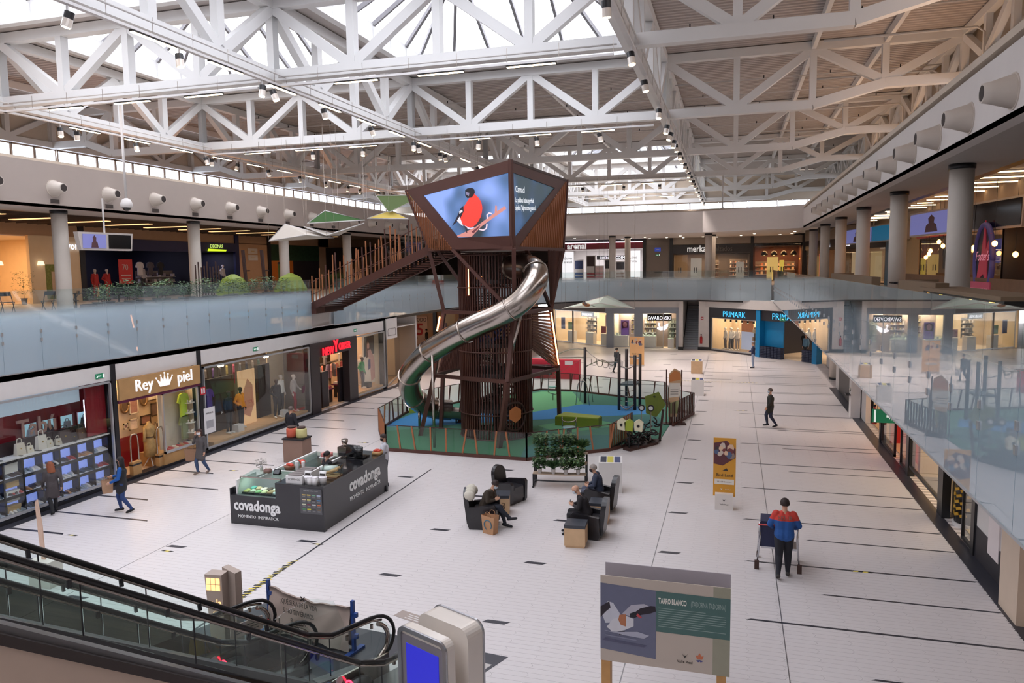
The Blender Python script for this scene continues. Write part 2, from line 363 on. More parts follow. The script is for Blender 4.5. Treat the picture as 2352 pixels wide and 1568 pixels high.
# skylights: upstand, hipped glazing with rafters, solid vent cap
sky_g = glass_mat('roof_glass', (.97, .98, 1.0), .5, ior=1.2)
raf_m = M('rafter', (122, 120, 124), .5)  # dark grey carries the backlit shade of the rafters in its colour
def skylight():
    t = thing('skylight', 'hipped glass skylight', 'skylight')
    W, D = 6.75-1.0, 6.42-1.0; z0, z1 = 17.3, 18.15
    for k, (a, b_) in enumerate((((-W, -D), (W, -D)), ((W, -D), (W, D)), ((W, D), (-W, D)), ((-W, D), (-W, -D)))):
        part('upstand', MB().beam((*a, (z0+z1)/2), (*b_, (z0+z1)/2), .08, z1-z0), steelw, t)
        A = Vector((*a, z1)); B = Vector((*b_, z1)); n = 6
        hw, hd = 2.0, 1.0; cx = lambda p: Vector((max(-hw, min(hw, p.x)), max(-hd, min(hd, p.y)), 20.6))
        pts = [A+(B-A)*i/n for i in range(n+1)]
        for i in range(n): part('glass_pane', MB().plate([pts[i], pts[i+1], cx(pts[i+1])+Vector((.001*i, .001, 0)), cx(pts[i])], .02), sky_g, t)
        for i in range(n):
            part('rafter', MB().beam(pts[i]+Vector((0, 0, -.05)), cx(pts[i])+Vector((0, 0, -.05)), .14, .2), raf_m, t)
            part('post', MB().beam(pts[i]+Vector((0, 0, -.85)), pts[i], .14, .16), steelw, t)
        part('ledge', MB().beam(A+Vector((0, 0, -.9)), B+Vector((0, 0, -.9)), .35, .12), steelw, t)
    part('vent_cap', MB().box(-2.0, 2.0, -1.0, 1.0, 20.55, 20.8), M('vent_grey', (150, 146, 146), .6), t)
    return t
sk0 = None
sk_lab = ['first from the front in the left bay, out of frame', 'over the left bay at the upper left corner of the view', 'over the left bay above the second row of trusses', 'behind the viewpoint', 'above the viewpoint', 'over the middle bay nearest the viewer', 'large bright one over the middle bay before the tower', 'far one behind the tower in the middle bay', 'farthest one over the end of the middle bay', 'far one left of the tower']
for i, (a, b_, y0) in enumerate(SKY):
    lo = ((a+b_)/2, y0+6.42, 0); lb = 'hipped glass skylight '+sk_lab[i]
    if sk0 is None: sk0 = skylight(); sk0.location = lo; sk0['label'] = lb; sk0['group'] = 'roof skylights'
    else: dup(sk0, lo, label=lb, group='roof skylights')
# truss members are shared meshes
ZB, ZT = 14.4, 17.05; H_ = ZT-ZB
_mm = {}
def member(kind, a, b, w, parent):
    a = Vector(a); b = Vector(b); L = (b-a).length; key = (kind, round(L, 2), w)
    if key not in _mm:
        wd = {'vertical': (w, w*.8), 'diagonal': (w*.8, w*.9), 'bottom_chord': (w*1.0, w*1.05), 'top_chord': (w, w)}[kind]
        _mm[key] = MB().box(-wd[0]/2, wd[0]/2, 0, L, -wd[1]/2, wd[1]/2).mesh(kind, steelw)
    o = link(kind, _mm[key], parent, a); d = (b-a).normalized()
    o.rotation_mode = 'QUATERNION'; up = Vector((0, 0, 1)) if abs(d.z) < .95 else Vector((1, 0, 0))
    xx = d.cross(up).normalized(); zz = xx.cross(d); o.rotation_quaternion = Matrix((xx, d, zz)).transposed().to_quaternion()
def truss(nodes, label, w=.4, endpost=True):
    """nodes: list of (x, y, zbottom); even nodes are top joints, odd nodes bottom joints"""
    t = thing('roof_truss', label, 'truss', group='white roof trusses')
    n = len(nodes)
    for i in range(n-1):
        (x0, y0, b0), (x1, y1, b1) = nodes[i], nodes[i+1]
        member('bottom_chord', (x0, y0, b0), (x1, y1, b1), w, t); member('top_chord', (x0, y0, ZT), (x1, y1, ZT), w, t)
        if i % 2 == 0: member('diagonal', (x0, y0, ZT-.1), (x1, y1, b1+.1), w, t)
        else: member('diagonal', (x0, y0, b0+.1), (x1, y1, ZT-.1), w, t)
    for i in range(n): member('vertical', (nodes[i][0], nodes[i][1], nodes[i][2]), (nodes[i][0], nodes[i][1], ZT), w*.92, t)
    return t
ordn = ['behind the viewer', 'near the viewer out of frame', 'crossing the hall above the frame', 'nearest crossing the hall in view', 'second crossing the hall in view', 'third crossing the hall', 'fourth crossing the hall', 'fifth crossing the hall', 'farthest crossing the hall']
def xnodes():
    n = []
    for a in (XL, XC):
        for k in range(4): n.append((a+13.57*k/4, ZB))
    n += [(XR, ZB), (0.0, ZB), (3.43, ZB), (6.5, 15.15), (9.7, 15.15)]
    n = [(-42.2, 15.15), (-39.3, 15.15), (-37.2, ZB), (-33.9, ZB)]+n
    return n
for i, y in enumerate(GY):
    if i == 0: continue
    truss([(x, y, z) for x, z in xnodes()], 'white steel roof truss '+ordn[i])
for X, l in ((XL, 'lengthwise above the left gallery edge'), (XC, 'lengthwise left of the big bright skylight'), (XR, 'lengthwise right of the big bright skylight'), (9.7, 'lengthwise along the right edge of the roof above the nozzles'), (-42.0, 'lengthwise at the far left above the strip windows')):
    nn = []
    for a, b_ in zip(GY[:-1], GY[1:]):
        for k in range(4): nn.append((X, a+(b_-a)*k/4, ZB if abs(X) < 31 and X < 5 else 15.15))
    nn.append((X, GY[-1], nn[-1][2])); truss(nn, 'white steel roof truss '+l, .4 if X < 5 and X > -40 else .34)
pur = 0
for X in (-10.25, -23.85, 3.43, 6.5, -37.2):
    for a, b_ in zip(GY[:-1], GY[1:]):
        if (X == -10.25 and (round(XC, 2), round(a, 2)) in skyset) or (X == -23.85 and (round(XL, 2), round(a, 2)) in skyset): continue
        pur += 1
        tag(part('purlin', MB().box(X-.09, X+.09, a+.2, b_-.2, 16.9, 17.28), steelw), 'white roof purlin under the corrugated deck', 'beam', 'roof purlins')
# sprinkler pipes with drops
ordr = ('first', 'second', 'third', 'fourth', 'fifth', 'sixth', 'seventh', 'eighth', 'ninth', 'tenth', 'eleventh')
pipe_m = M('pipe_white', (205, 202, 200), .4)
for k, (y, x0, x1) in enumerate([(y, a, b_) for y in (22.6, 32.2, 42.0, 45.5, 48.6, 55, 58.5, 61.5, 68, 74, 84) for a, b_ in ((XR+.3, 9.6), )]+[(y, XL+.3, XR-.3) for y in (42, 45.3, 48.6, 55, 59)]):
    t = thing('sprinkler_pipe', 'thin white sprinkler pipe '+('right' if x0 > -10 else 'middle')+' of the roof, '+ordr[k % 11]+' run from the front', 'pipe', (0, y, 16.55))
    part('pipe', MB().tube([(x0, 0, 0), (x1, 0, 0)], .035, 6), pipe_m, t, True)
    xx = x0+1.3
    while xx < x1: part('sprinkler', MB().cyl(xx, 0, 0, .16, .03, 6), dark, t); xx += 3.2
for k, y in enumerate((21.3, 28.0, 35.0, 42, 50, 58)):
    t = thing('drop_pipe', 'pale pipe along the right roof edge turning down at the perimeter, %s of them' % nm[k], 'pipe')
    part('pipe', MB().tube([(3.5, y, 16.3), (9.2, y, 16.3), (9.45, y, 16.1), (9.45, y, 13)], .05, 8), pipe_m, t, True)
# perimeter windows
pane_m = glass_mat('window_glass', (.9, .95, 1), .6)
frame_m = M('window_frame', (150, 128, 112), .6)
n = 0
def win(c, rz, wd, h, z):
    global n; n += 1
    o = struct('window_%d' % n); o.location = (*c, z); o.rotation_euler = (0, 0, rz)
    b = MB().box(-wd/2, wd/2, -.04, .04, 0, .06).box(-wd/2, wd/2, -.04, .04, h-.06, h).box(-wd/2, -wd/2+.06, -.04, .04, 0, h).box(wd/2-.06, wd/2, -.04, .04, 0, h)
    part('window_frame', b, frame_m, o); part('glass_pane', MB().box(-wd/2+.05, wd/2-.05, -.01, .01, .05, h-.05), pane_m, o)
for k, y in enumerate(GY[2:-1]):
    for i in range(8): win((-42.25, y+.45+1.6*i+.8), PI/2, 1.56, 1.4, 13.55)
for i in range(28): win((-33+1.6*i, 90.3), 0, 1.56, .9, 13.2)
for k, y in enumerate(GY[3:-1]):
    for i in range(8): win((10.35, y+.45+1.6*i+.8), PI/2, 1.56, 1.3, 13.6)
# ------------------------------------------------------------------ tower
rust = M('rust_brown_steel', (84, 50, 42), .5, .1, var=.12, scale=1.2); rust_d = M('rust_brown_dark', (58, 36, 32), .5, .1, var=.12); rust_l = M('rust_orange_post', (158, 98, 62), .5, var=.1)
warm_s = M('warm_strip_light', (255, 190, 130), emit=6, ecol=(255, 170, 110))
T = thing('play_tower', 'tall rust brown slatted play tower with a crystal shaped screen head', 'tower')
TX, TY = -9.5, 29.6
V = Vector
lv = dict(cap=[V((-12.8, 28.3, 10.16)), V((-7.75, 26.3, 10.86)), V((-7.03, 32.5, 10.77)), V((-12.0, 34.3, 10.2))],
          bot=[V((-12.0, 28.63, 7.76)), V((-7.72, 26.4, 7.68)), V((-7.24, 32.5, 7.74)), V((-11.4, 33.8, 7.7))],
          up=[V((-11.48, 28.85, 5.2)), V((-7.97, 27.2, 5.21)), V((-7.72, 32.1, 5.16)), V((-11.1, 33, 5.2))],
          lo=[V((-11.92, 28.66, 2.55)), V((-8.09, 26.6, 2.71)), V((-7.57, 32.8, 2.38)), V((-11.6, 33.4, 2.5))],
          ft=[V((-12.5, 28.4, 0)), V((-8.62, 27.1, 0)), V((-7.62, 33.2, 0)), V((-11.9, 33.8, 0))])
def tbeam(nm_, a, b, w=.13, mi=rust): part(nm_, MB().beam(a, b, w, w), mi, T)
for a, b in (('bot', 'up'), ('up', 'lo'), ('lo', 'ft')):
    for i in range(4): tbeam('leg', lv[a][i], lv[b][i], .15 if b != 'ft' else .17)
for k in ('bot', 'up', 'lo'):
    for i in range(4): tbeam('ring_beam', lv[k][i], lv[k][(i+1) % 4], .14)
tbeam('leg', V((-12.15, 30.6, 4.6)), V((-12.17, 29.91, 0)), .15); tbeam('leg', V((-11.5, 31.4, 2.4)), V((-11.8, 31.21, 0)), .14)
P1 = V((-10.47, 27.37, 7.71)); tbeam('brace', P1, lv['up'][1], .13); tbeam('brace', lv['bot'][0]+V((.2, .4, 0)), V((-10.6, 29.3, 6.0)), .13)
tbeam('brace', lv['lo'][2], V((-8.3, 31, 4.1))); tbeam('brace', lv['bot'][2], lv['up'][2]+V((-.9, -1.5, 1))); tbeam('brace', V((-8.0, 29.2, 7.7)), lv['up'][2], .13)
# head: band frames, screen, lattice
q1 = [lv['cap'][0], lv['cap'][1], lv['bot'][1], P1]; s1 = [V((-11.9, 27.94, 9.88)), V((-7.77, 26.31, 10.42)), V((-7.77, 26.31, 8.14)), V((-10.21, 27.27, 8.15))]
Q = V((-7.70, 26.75, 7.64)); q2 = [lv['cap'][1], lv['cap'][2], Q, lv['bot'][1]]; s2 = [V((-7.745, 26.34, 10.42)), V((-7.21, 30.94, 10.27)), V((-7.71, 26.75, 8.13)), V((-7.745, 26.34, 8.14))]
def ringface(outer, inner, t, mi):
    b = MB(); n = len(outer); nn = (outer[1]-outer[0]).cross(outer[2]-outer[0]).normalized()*t
    v = outer+inner+[p+nn for p in outer]+[p+nn for p in inner]; f = []
    for i in range(n):
        j = (i+1) % n; f += [(i, j, n+j, n+i), (2*n+i, 3*n+i, 3*n+j, 2*n+j), (i, 2*n+i, 2*n+j, j), (n+i, n+j, 3*n+j, 3*n+i)]
    b.add(v, f); return b
hd = part('screen_frame', ringface(q1, s1, .12, 0), rust, T, label='wide rust brown band around the left half of the screen')
hd2 = part('screen_frame', ringface(q2, s2, .12, 0), rust, T, label='wide rust brown band around the right half of the screen')
hb = MB().plate([lv['cap'][0], lv['cap'][1], lv['cap'][2], lv['cap'][3]], -.1).plate([lv['bot'][0], P1, lv['bot'][1], lv['bot'][2], lv['bot'][3]], .06)
hb.plate([V((-8.1, 26.9, 7.8)), V((-8.1, 26.9, 10.6)), V((-7.5, 32, 10.6)), V((-7.5, 32, 7.8))], .05).plate([V((-12.3, 28.6, 9.9)), V((-8.1, 26.9, 10.6)), V((-8.1, 26.9, 7.8)), V((-11.0, 28.2, 7.8))], .05)
part('head_shell', hb, rust_d, T)
def slat(a, b, p=T, w=.05, d=.09, mi=rust_l): part('slat', MB().beam(a, b, w, d), mi, p)
o_ = lv['bot'][0]; e1 = P1-o_; e2 = lv['cap'][0]-o_
for i in range(1, 26):
    s_ = i/26; m_ = min(s_, 1-s_)
    slat(o_+e1*(s_-m_)+e2*(1-s_-m_), o_+e1*s_+e2*(1-s_))
for i in range(1, 24):
    s_ = i/24; a = Q+(lv['bot'][2]-Q)*s_; b = Q+(lv['cap'][2]-Q)*s_; slat(a, b, w=.06)
for p_, q_ in ((lv['bot'][0], lv['cap'][0]), (lv['bot'][2], lv['cap'][2]), (lv['cap'][3], lv['bot'][3])): tbeam('edge', p_, q_, .12)
for i in range(14): s_ = i/13; a = V((-7.35, 30.2, 7.7)).lerp(lv['bot'][2], s_); slat(a, lv['up'][2].lerp(a, .08), mi=rust)
for i in range(16): s_ = i/15; a = V((-8.15, 30.5, 5.11)).lerp(V((-8.17, 30.5, 3.55)), s_); b = V((-7.72, 32.1, 5.16)).lerp(lv['lo'][2], s_); slat(a, b, mi=rust, w=.04)
for i in range(17): s_ = i/16; slat(V((-12.25, 30, 2.48)).lerp(V((-11.15, 30.4, 2.7)), s_), V((-11.9, 30, 3.6)).lerp(V((-11.15, 30.4, 4.9)), s_), mi=rust, w=.035)
for a, b in ((V((-7.66, 31.9, 5.0)), V((-7.5, 32.6, 2.6))), (V((-11.62, 28.7, 5.0)), V((-11.75, 28.7, 4.4))), (V((-11.95, 28.6, 3.5)), V((-11.98, 28.6, 2.8))), (V((-10.2, 28.3, 7.0)), V((-10.2, 28.3, 5.9)))):
    part('light_strip', MB().tube([a, b], .035, 6), warm_s, T, label='glowing warm light strip')
# screen
def screen_mat(name, dk):
    m = bpy.data.materials.new(name); m.use_nodes = True; n = m.node_tree; b = n.nodes['Principled BSDF']; b.inputs['Roughness'].default_value = .4
    tc = n.nodes.new('ShaderNodeTexCoord'); z = n.nodes.new('ShaderNodeTexNoise'); z.inputs['Scale'].default_value = .62; z.inputs['Detail'].default_value = 1
    r = n.nodes.new('ShaderNodeValToRGB'); e = r.color_ramp.elements
    e[0].position = .38; e[0].color = (*lin((44, 66, 74)), 1); e[1].position = .66; e[1].color = (*lin((150, 180, 255) if not dk else (70, 104, 150)), 1)
    k = e.new(.5); k.color = (*lin((88, 124, 178) if not dk else (48, 72, 92)), 1)
    mp = n.nodes.new('ShaderNodeMapping'); mp.inputs['Location'].default_value = (1.9, 0.4, 1.3) if not dk else (0, 0, 0)
    n.links.new(tc.outputs['Object'], mp.inputs[0]); n.links.new(mp.outputs[0], z.inputs['Vector']); n.links.new(z.outputs['Fac'], r.inputs[0]); n.links.new(r.outputs[0], b.inputs['Emission Color']); b.inputs['Emission Strength'].default_value = 1.0; b.inputs['Base Color'].default_value = (.02, .02, .03, 1)
    return m
sc1 = part('screen', MB().plate([p+V((.02, .05, 0)) for p in s1], .03), screen_mat('screen_left', 0), T, label='left half of the lit screen with a red bird')
sc2 = part('screen', MB().plate([p+V((-.05, .02, 0)) for p in s2], .03), screen_mat('screen_right', 1), T, label='right half of the lit screen with white lettering')
NW = (V((-12.8, 28.3, 0))-V((-7.75, 26.3, 0))).normalized(); nW = V((NW.y, -NW.x, 0)); nW = nW if nW.y < 0 else -nW
def sp(u, z, d=.02): p = V((-7.75, 26.3, 0))+NW*u+nW*d; return V((p.x, p.y, z))
def E_(n_, c): return M(n_, (10, 10, 10), .5, emit=1.0, ecol=c)
pix = [('body', (255, 70, 58), [(2.0, 9.63), (1.78, 9.79), (1.55, 9.6), (1.43, 9.45), (1.39, 9.32), (1.37, 9.2), (1.4, 9.05), (1.46, 8.88), (1.57, 8.74), (1.7, 8.62), (1.84, 8.54), (2.0, 8.51), (2.16, 8.53), (2.32, 8.62), (2.45, 8.75), (2.51, 8.99), (2.42, 9.15), (2.3, 9.3), (2.12, 9.5)]),
       ('belly', (240, 225, 250), [(2.18, 8.55), (2.3, 8.62), (2.0, 8.50), (1.75, 8.52), (1.9, 8.46), (2.1, 8.45)]), ('head', (28, 24, 34), [(2.2, 9.92), (2.1, 9.98), (2.01, 9.99), (1.85, 9.98), (1.75, 9.93), (1.71, 9.81), (1.8, 9.7), (1.89, 9.63), (2.1, 9.62), (2.2, 9.72)]),
       ('beak', (150, 140, 175), [(2.17, 9.86), (1.99, 9.81), (2.02, 9.69), (2.14, 9.76)]), ('wing', (40, 34, 52), [(2.3, 9.35), (2.29, 9.14), (2.5, 8.83), (2.91, 8.61), (2.63, 8.96), (2.44, 9.26)]), ('rump', (245, 240, 250), [(2.64, 8.8), (2.5, 8.95), (2.32, 8.58), (2.48, 8.67)]), ('wingbar', (245, 235, 240), [(2.51, 9.15), (2.37, 9.2), (2.33, 9.14), (2.5, 9.05)]),
       ('branch', (226, 150, 142), [(2.6, 8.17), (2.65, 8.23), (1.74, 8.5), (.95, 8.9), (.27, 9.22), (.21, 9.11), (.9, 8.78), (1.42, 8.52), (1.9, 8.17)]), ('twig', (226, 150, 142), [(.75, 9.0), (.72, 9.26), (.64, 9.24), (.64, 9.02)]), ('leg', (60, 40, 50), [(2.22, 8.54), (2.16, 8.53), (2.11, 8.33), (2.16, 8.33)]), ('bark', (120, 60, 70), [(1.9, 8.35), (1.6, 8.5), (1.45, 8.6), (1.5, 8.5), (1.8, 8.28)])]
for i, (nm_, c, pl) in enumerate(pix): part('bird_'+nm_ if nm_ not in ('branch', 'twig', 'bark') else nm_, MB().plate([sp(u, z, .025+.004*i) for u, z in pl], .002), E_('print_'+nm_, c), sc1)
for pts in ([(1.08, 8.80), (1.1, 8.93), (1.0, 9.0), (.88, 8.97)], [(1.48, 8.42), (1.3, 8.38), (1.14, 8.45), (1.11, 8.6)]): part('curl', MB().tube([sp(u, z, .08) for u, z in pts], .028, 6), E_('print_curl', (250, 225, 240)), sc1, True)
rzE = math.atan2(32.5-26.3, -7.03+7.75)
for s_, sz, u, z, sx in (('Camacl', .34, .30, 9.72, .9), ('La palabra latina pyrrhula', .25, .28, 9.36, .74), ('significa "pájaro come gusanos".', .25, .28, 9.08, .66)):
    d = V((.115, .993, 0)); o = lettering(s_, sz, E_('print_white', (245, 248, 255)), sc2, V((-7.75, 26.3, z))+d*u+V((.03, 0, 0)), rzE, align='LEFT', sx=sx, ext=.002); o.rotation_euler = (0, -.055, rzE)
# slatted drum
sm = MB().box(-.04, .04, -.024, .024, 0, 7.55).mesh('slat', rust)
for k in range(76):
    a = 2*PI*k/76
    if -2.15 < a-2*PI < -1.55 and False: continue
    link('slat', sm, T, (TX+1.47*math.cos(a), TY+1.47*math.sin(a), .02), a)
for z in (1.3, 2.75, 3.95, 5.2, 6.5): part('deck', MB().cyl(TX, TY, z-.16, z, 1.43, 32), M('deck_grey', (72, 66, 66), .7), T)
for z in (.05, 1.05, 2.45, 3.6, 4.9, 6.2, 7.5): part('hoop', MB().tube([(TX+1.53*math.cos(2*PI*k/40), TY+1.53*math.sin(2*PI*k/40), z) for k in range(41)], .03, 6), rust, T, True)
for k in range(60):
    a = k*.36; z = .2+k*.12
    if z < 7.3: part('stair_step', MB().beam((TX+.25*math.cos(a), TY+.25*math.sin(a), z), (TX+1.2*math.cos(a), TY+1.2*math.sin(a), z), .3, .04), rust_d, T)
part('mast', MB().cyl(TX, TY, 0, 7.6, .12, 10), rust_d, T)
for k in range(10): part('net_rope', MB().tube([(TX+.5*math.cos(k), TY-.6+.4*math.sin(k), 3.9), (TX+.9*math.cos(k+1), TY-.5+.5*math.sin(k+1), 5.1)], .03, 5), M('blue_rope', (60, 80, 140), .7), T)
a0 = math.atan2(28.3-TY, -8.12-TX)
rg = [(TX+1.5*math.cos(a0+.36*math.cos(t)/1.0), TY+1.5*math.sin(a0+.36*math.cos(t)), .98+.58*math.sin(t)) for t in [2*PI*k/24 for k in range(25)]]
part('round_hatch', MB().tube(rg, .055, 8), rust_d, T, True)
part('hex_sign', MB().plate([(TX+1.56*math.cos(a0+.2*math.cos(t)), TY+1.56*math.sin(a0+.2*math.cos(t)), 1.08+.34*math.sin(t)) for t in [2*PI*k/6+.5 for k in range(6)]], .02), M('sign_orange', (205, 128, 76), .6), T, label='small orange hexagonal sign in the hatch')
# slide
steel = M('brushed_steel', (176, 166, 158), .2, 1, var=.08, scale=6)
SL = thing('tube_slide', 'curling stainless steel tube slide winding round the tower', 'slide')
key = [(-8.35, 28.35, 7.0), (-7.75, 27.75, 7.02), (-7.2, 27.2, 6.9), (-7.02, 26.75, 6.45), (-7.5, 26.45, 5.75), (-8.3, 26.45, 5.25), (-9.1, 26.55, 4.91), (-10.0, 26.75, 4.5), (-10.77, 27, 4.11), (-11.5, 27.25, 3.7), (-12.12, 27.6, 3.23), (-12.7, 28.05, 2.72), (-13.03, 28.6, 2.2), (-13.2, 29.2, 1.65), (-13.14, 29.8, 1.2), (-12.95, 30.3, .9), (-12.6, 30.7, .72), (-12.1, 31.0, .64)]
def spline(P, n=6):
    P = [V(p) for p in P]; o = []
    for i in range(len(P)-1):
        p0 = P[max(0, i-1)]; p1 = P[i]; p2 = P[i+1]; p3 = P[min(len(P)-1, i+2)]
        for k in range(n):
            t = k/n; o.append(.5*((2*p1)+(p2-p0)*t+(2*p0-5*p1+4*p2-p3)*t*t+(3*p1-p0-3*p2+p3)*t**3))
    o.append(P[-1]); return o
path = spline(key, 4); seg = 9
for i in range(0, len(path)-1, seg):
    pp = path[i:i+seg+1]
    if len(pp) < 2: continue
    b = MB().tube(pp, .46, 28, cap=False)
    part('tube_section', b, steel, SL, True)
    d = (pp[1]-pp[0]).normalized(); part('flange', MB().tube([pp[0]-d*.03, pp[0]+d*.03], .495, 28), steel, SL, True)
ch = MB(); pr = []
for t in range(9): a = PI+PI*t/8; pr.append((.46*math.cos(a), .46*math.sin(a)))
ex = spline([(-12.1, 31.0, .64), (-11.4, 31.2, .55), (-10.9, 31.3, .52)], 4); v = []
for p in ex:
    for (a, h) in pr: v.append((p.x-a*.25, p.y+a, p.z+h+.05))
ch.add(v, [(i*9+k, i*9+k+1, (i+1)*9+k+1, (i+1)*9+k) for i in range(len(ex)-1) for k in range(8)])
part('exit_chute', ch, steel, SL, True)
part('support', MB().tube([(-11.11, 26.59, 0), (-11.2, 26.8, 3.9)], .06, 8), steel, SL, True); part('support', MB().cyl(-13.09, 29.7, 0, .9, .06, 8), steel, SL, True); part('support', MB().cyl(-11.9, 31.1, 0, .3, .05, 8), steel, SL, True)
part('support', MB().tube([(-7.4, 26.5, 5.6), (-7.9, 26.9, 4.2), (-8.5, 27.9, 2.9)], .06, 8), steel, SL, True)
# footbridge
FB = thing('footbridge', 'sloping rust brown footbridge from the left gallery up to the tower head', 'footbridge')
A0, A1 = V((-19.46, 31.78, 5.25)), V((-12.1, 28.9, 7.75)); B0, B1 = A0+V((.65, 1.85, 0)), A1+V((.65, 1.85, 0))
for a, b in ((A0, A1), (B0, B1)): part('stringer', MB().beam(a, b, .08, .34), rust, FB)
for i in range(26):
    s_ = (i+.5)/26; part('tread', MB().beam(A0.lerp(A1, s_)-V((0, 0, .08)), B0.lerp(B1, s_)-V((0, 0, .08)), .26, .05), rust_d, FB)
part('landing', MB().plate([A0-V((1.8, 0, 0)), A0, B0, B0-V((1.8, 0, 0))], -.3), rust_d, FB); part('anchor', MB().box(-19.5, -19.2, 31.7, 33.7, 4.9, 5.25), rust, FB)
for si, (a, b) in enumerate(((A0, A1), (B0, B1))):
    for h in (.55, 1.15): part('rail', MB().beam(a+V((0, 0, h)), b+V((0, 0, h)), .03, .03), rust, FB)
    n_ = 30
    for i in range(n_):
        s_ = (i+.3)/n_; p = a.lerp(b, s_); h = R.uniform(1.2, 1.95); lean = R.choice((0, 0, .0, .08, -.08, .25, -.2)) if i % 4 == 0 else R.uniform(-.06, .06)
        part('railing_post', MB().beam(p-V((0, 0, .1)), p+V((lean, 0, h)), .035, .05), rust_l if R.random() < .7 else rust, FB)
pg = glass_mat('clear_glass', (.94, .97, .96), .8)
part('glass_panel', MB().plate([A0+V((0, 0, .15)), A1+V((0, 0, .15)), A1+V((0, 0, 1.05)), A0+V((0, 0, 1.05))], .01), pg, FB)
# ------------------------------------------------------------------ playground
O = [(-14.64, 28.9), (-12.79, 25.77), (-7.1, 25.59), (-6.02, 26.5), (-4.43, 27.7), (-3.88, 28.55), (-2.75, 29.7), (-2.6, 32.9), (-2.7, 35.6), (-3.3, 38.6), (-5.8, 39.4), (-8.7, 40.7), (-10.4, 40.7), (-13.3, 36.5), (-15.1, 32.8)]
PGm = thing('play_floor', 'soft green and blue rubber playground floor', 'play mat', (0, 0, 0))
part('base', MB().prism(O, .002, .03), M('rubber_teal', (74, 128, 108), .8, var=.1, scale=20), PGm)
for nm_, c, poly, zz in (('dark_green_area', (62, 118, 84), [(-14.4, 28.8), (-12.7, 25.9), (-7.2, 25.7), (-7.9, 31.5), (-10.5, 30.0), (-13.4, 29.5)], .034), ('blue_area', (62, 134, 190), [(-14.9, 29.7), (-14.75, 32.7), (-14.2, 33.8), (-9.6, 33.8), (-7.3, 36.8), (-4.1, 36.9), (-3.6, 35.1), (-6.6, 33.6), (-9.0, 32.4), (-13.2, 30.1)], .036),
                         ('light_green_area', (104, 172, 120), [(-10.2, 40.2), (-8.5, 40.4), (-7.2, 36.8), (-9.4, 33.9), (-11.6, 33.9), (-12.9, 36.6)], .035), ('light_green_area', (96, 158, 116), [(-8.2, 31.4), (-6.3, 33.5), (-4.6, 32.4), (-6.8, 30.0)], .035), ('teal_area', (66, 116, 112), [(-7.4, 25.8), (-6.1, 26.6), (-4.5, 27.9), (-4.4, 30.5), (-6.4, 29.7), (-7.7, 27.5)], .037), ('teal_area', (62, 112, 108), [(-6.4, 33.6), (-3.4, 34.9), (-2.8, 33), (-3.6, 31.6), (-4.7, 32.4)], .0375)):
    part(nm_, MB().prism(poly, .02, zz), M('rubber_'+str(c[0])+str(c[1]), c, .8, var=.08, scale=20), PGm)
FN = thing('playground_fence', 'low fence of clear glass and slanting rust brown posts round the playground', 'fence')
fgl = glass_mat('fence_glass', (.86, .93, .92), .7)
def fence(a, b, dense=0):
    a = V((*a, 0)); b = V((*b, 0)); L = (b-a).length; d = (b-a)/L; n_ = max(1, round(L/1.35))
    part('base_rail', MB().beam(a+V((0, 0, .06)), b+V((0, 0, .06)), .08, .12), rust, FN); part('top_rail', MB().beam(a+V((0, 0, 1.02)), b+V((0, 0, 1.02)), .02, .03), rust_d, FN)
    for i in range(n_): part('glass_pane', MB().plate([a+d*(L*i/n_+.02)+V((0, 0, .12)), a+d*(L*(i+1)/n_-.02)+V((0, 0, .12)), a+d*(L*(i+1)/n_-.02)+V((0, 0, 1.0)), a+d*(L*i/n_+.02)+V((0, 0, 1.0))], .01), fgl, FN)
    k = int(L/(.22 if dense else .62))
    for i in range(k+1):
        s_ = L*i/max(1, k); ln = R.choice((0, 0, .12, -.12, .2, -.15)) if not dense else 0
        p = a+d*s_; part('fence_post', MB().beam(p, p+d*ln+V((0, 0, 1.03)), .04, .06), rust_l if p.y < 30 and not dense == 2 else rust, FN)
for i in range(len(O)):
    if i in (5, 6): continue
    fence(O[i], O[(i+1) % len(O)], 1 if i == 0 else 0)
fence((-2.45, 32.7), (-1.7, 35.6), 1); fence((-1.7, 35.6), (-2.9, 36.4)); fence((-4.4, 27.75), (-3.9, 30.2), 1)
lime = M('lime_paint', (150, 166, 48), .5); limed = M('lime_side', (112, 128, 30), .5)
b_ = thing('play_bench', 'long lime green bench with a sloped pale top at the right of the tower', 'bench', (-7.45, 31.6, 0))
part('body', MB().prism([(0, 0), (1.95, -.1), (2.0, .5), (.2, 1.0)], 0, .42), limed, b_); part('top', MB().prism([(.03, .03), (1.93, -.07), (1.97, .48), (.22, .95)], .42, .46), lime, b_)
b_ = thing('play_bench', 'lime green wedge bench behind the foot of the slide', 'bench', (-15.0, 32.3, 0)); part('body', MB().prism([(0, .5), (.7, .9), (1.6, 1.9), (.5, 1.9)], 0, .45), lime, b_)
spr = thing('spring_rider', 'spring rider with steel hoop on the teal floor behind the plant rack', 'play equipment', (-6.3, 29.2, .03))
part('spring', MB().tube([(.1*math.cos(t*.8), .1*math.sin(t*.8), .02+t*.0065) for t in range(62)], .018, 6), steel, spr, True); part('seat', MB().lathe([(.05, .42), (.26, .44), (.28, .5), (.05, .5)], n=18), M('seat_teal', (150, 190, 190), .4), spr, True)
part('hoop', MB().tube(spline([(-.3, 0, .9), (-.25, -.1, .78), (0, -.2, .74), (.25, -.1, .78), (.3, 0, .9)], 4), .022, 6), steel, spr, True); part('stem', MB().tube([(-.28, 0, .5), (-.28, 0, .9)], .02, 6), steel, spr, True); part('stem', MB().tube([(.28, 0, .5), (.28, 0, .9)], .02, 6), steel, spr, True)
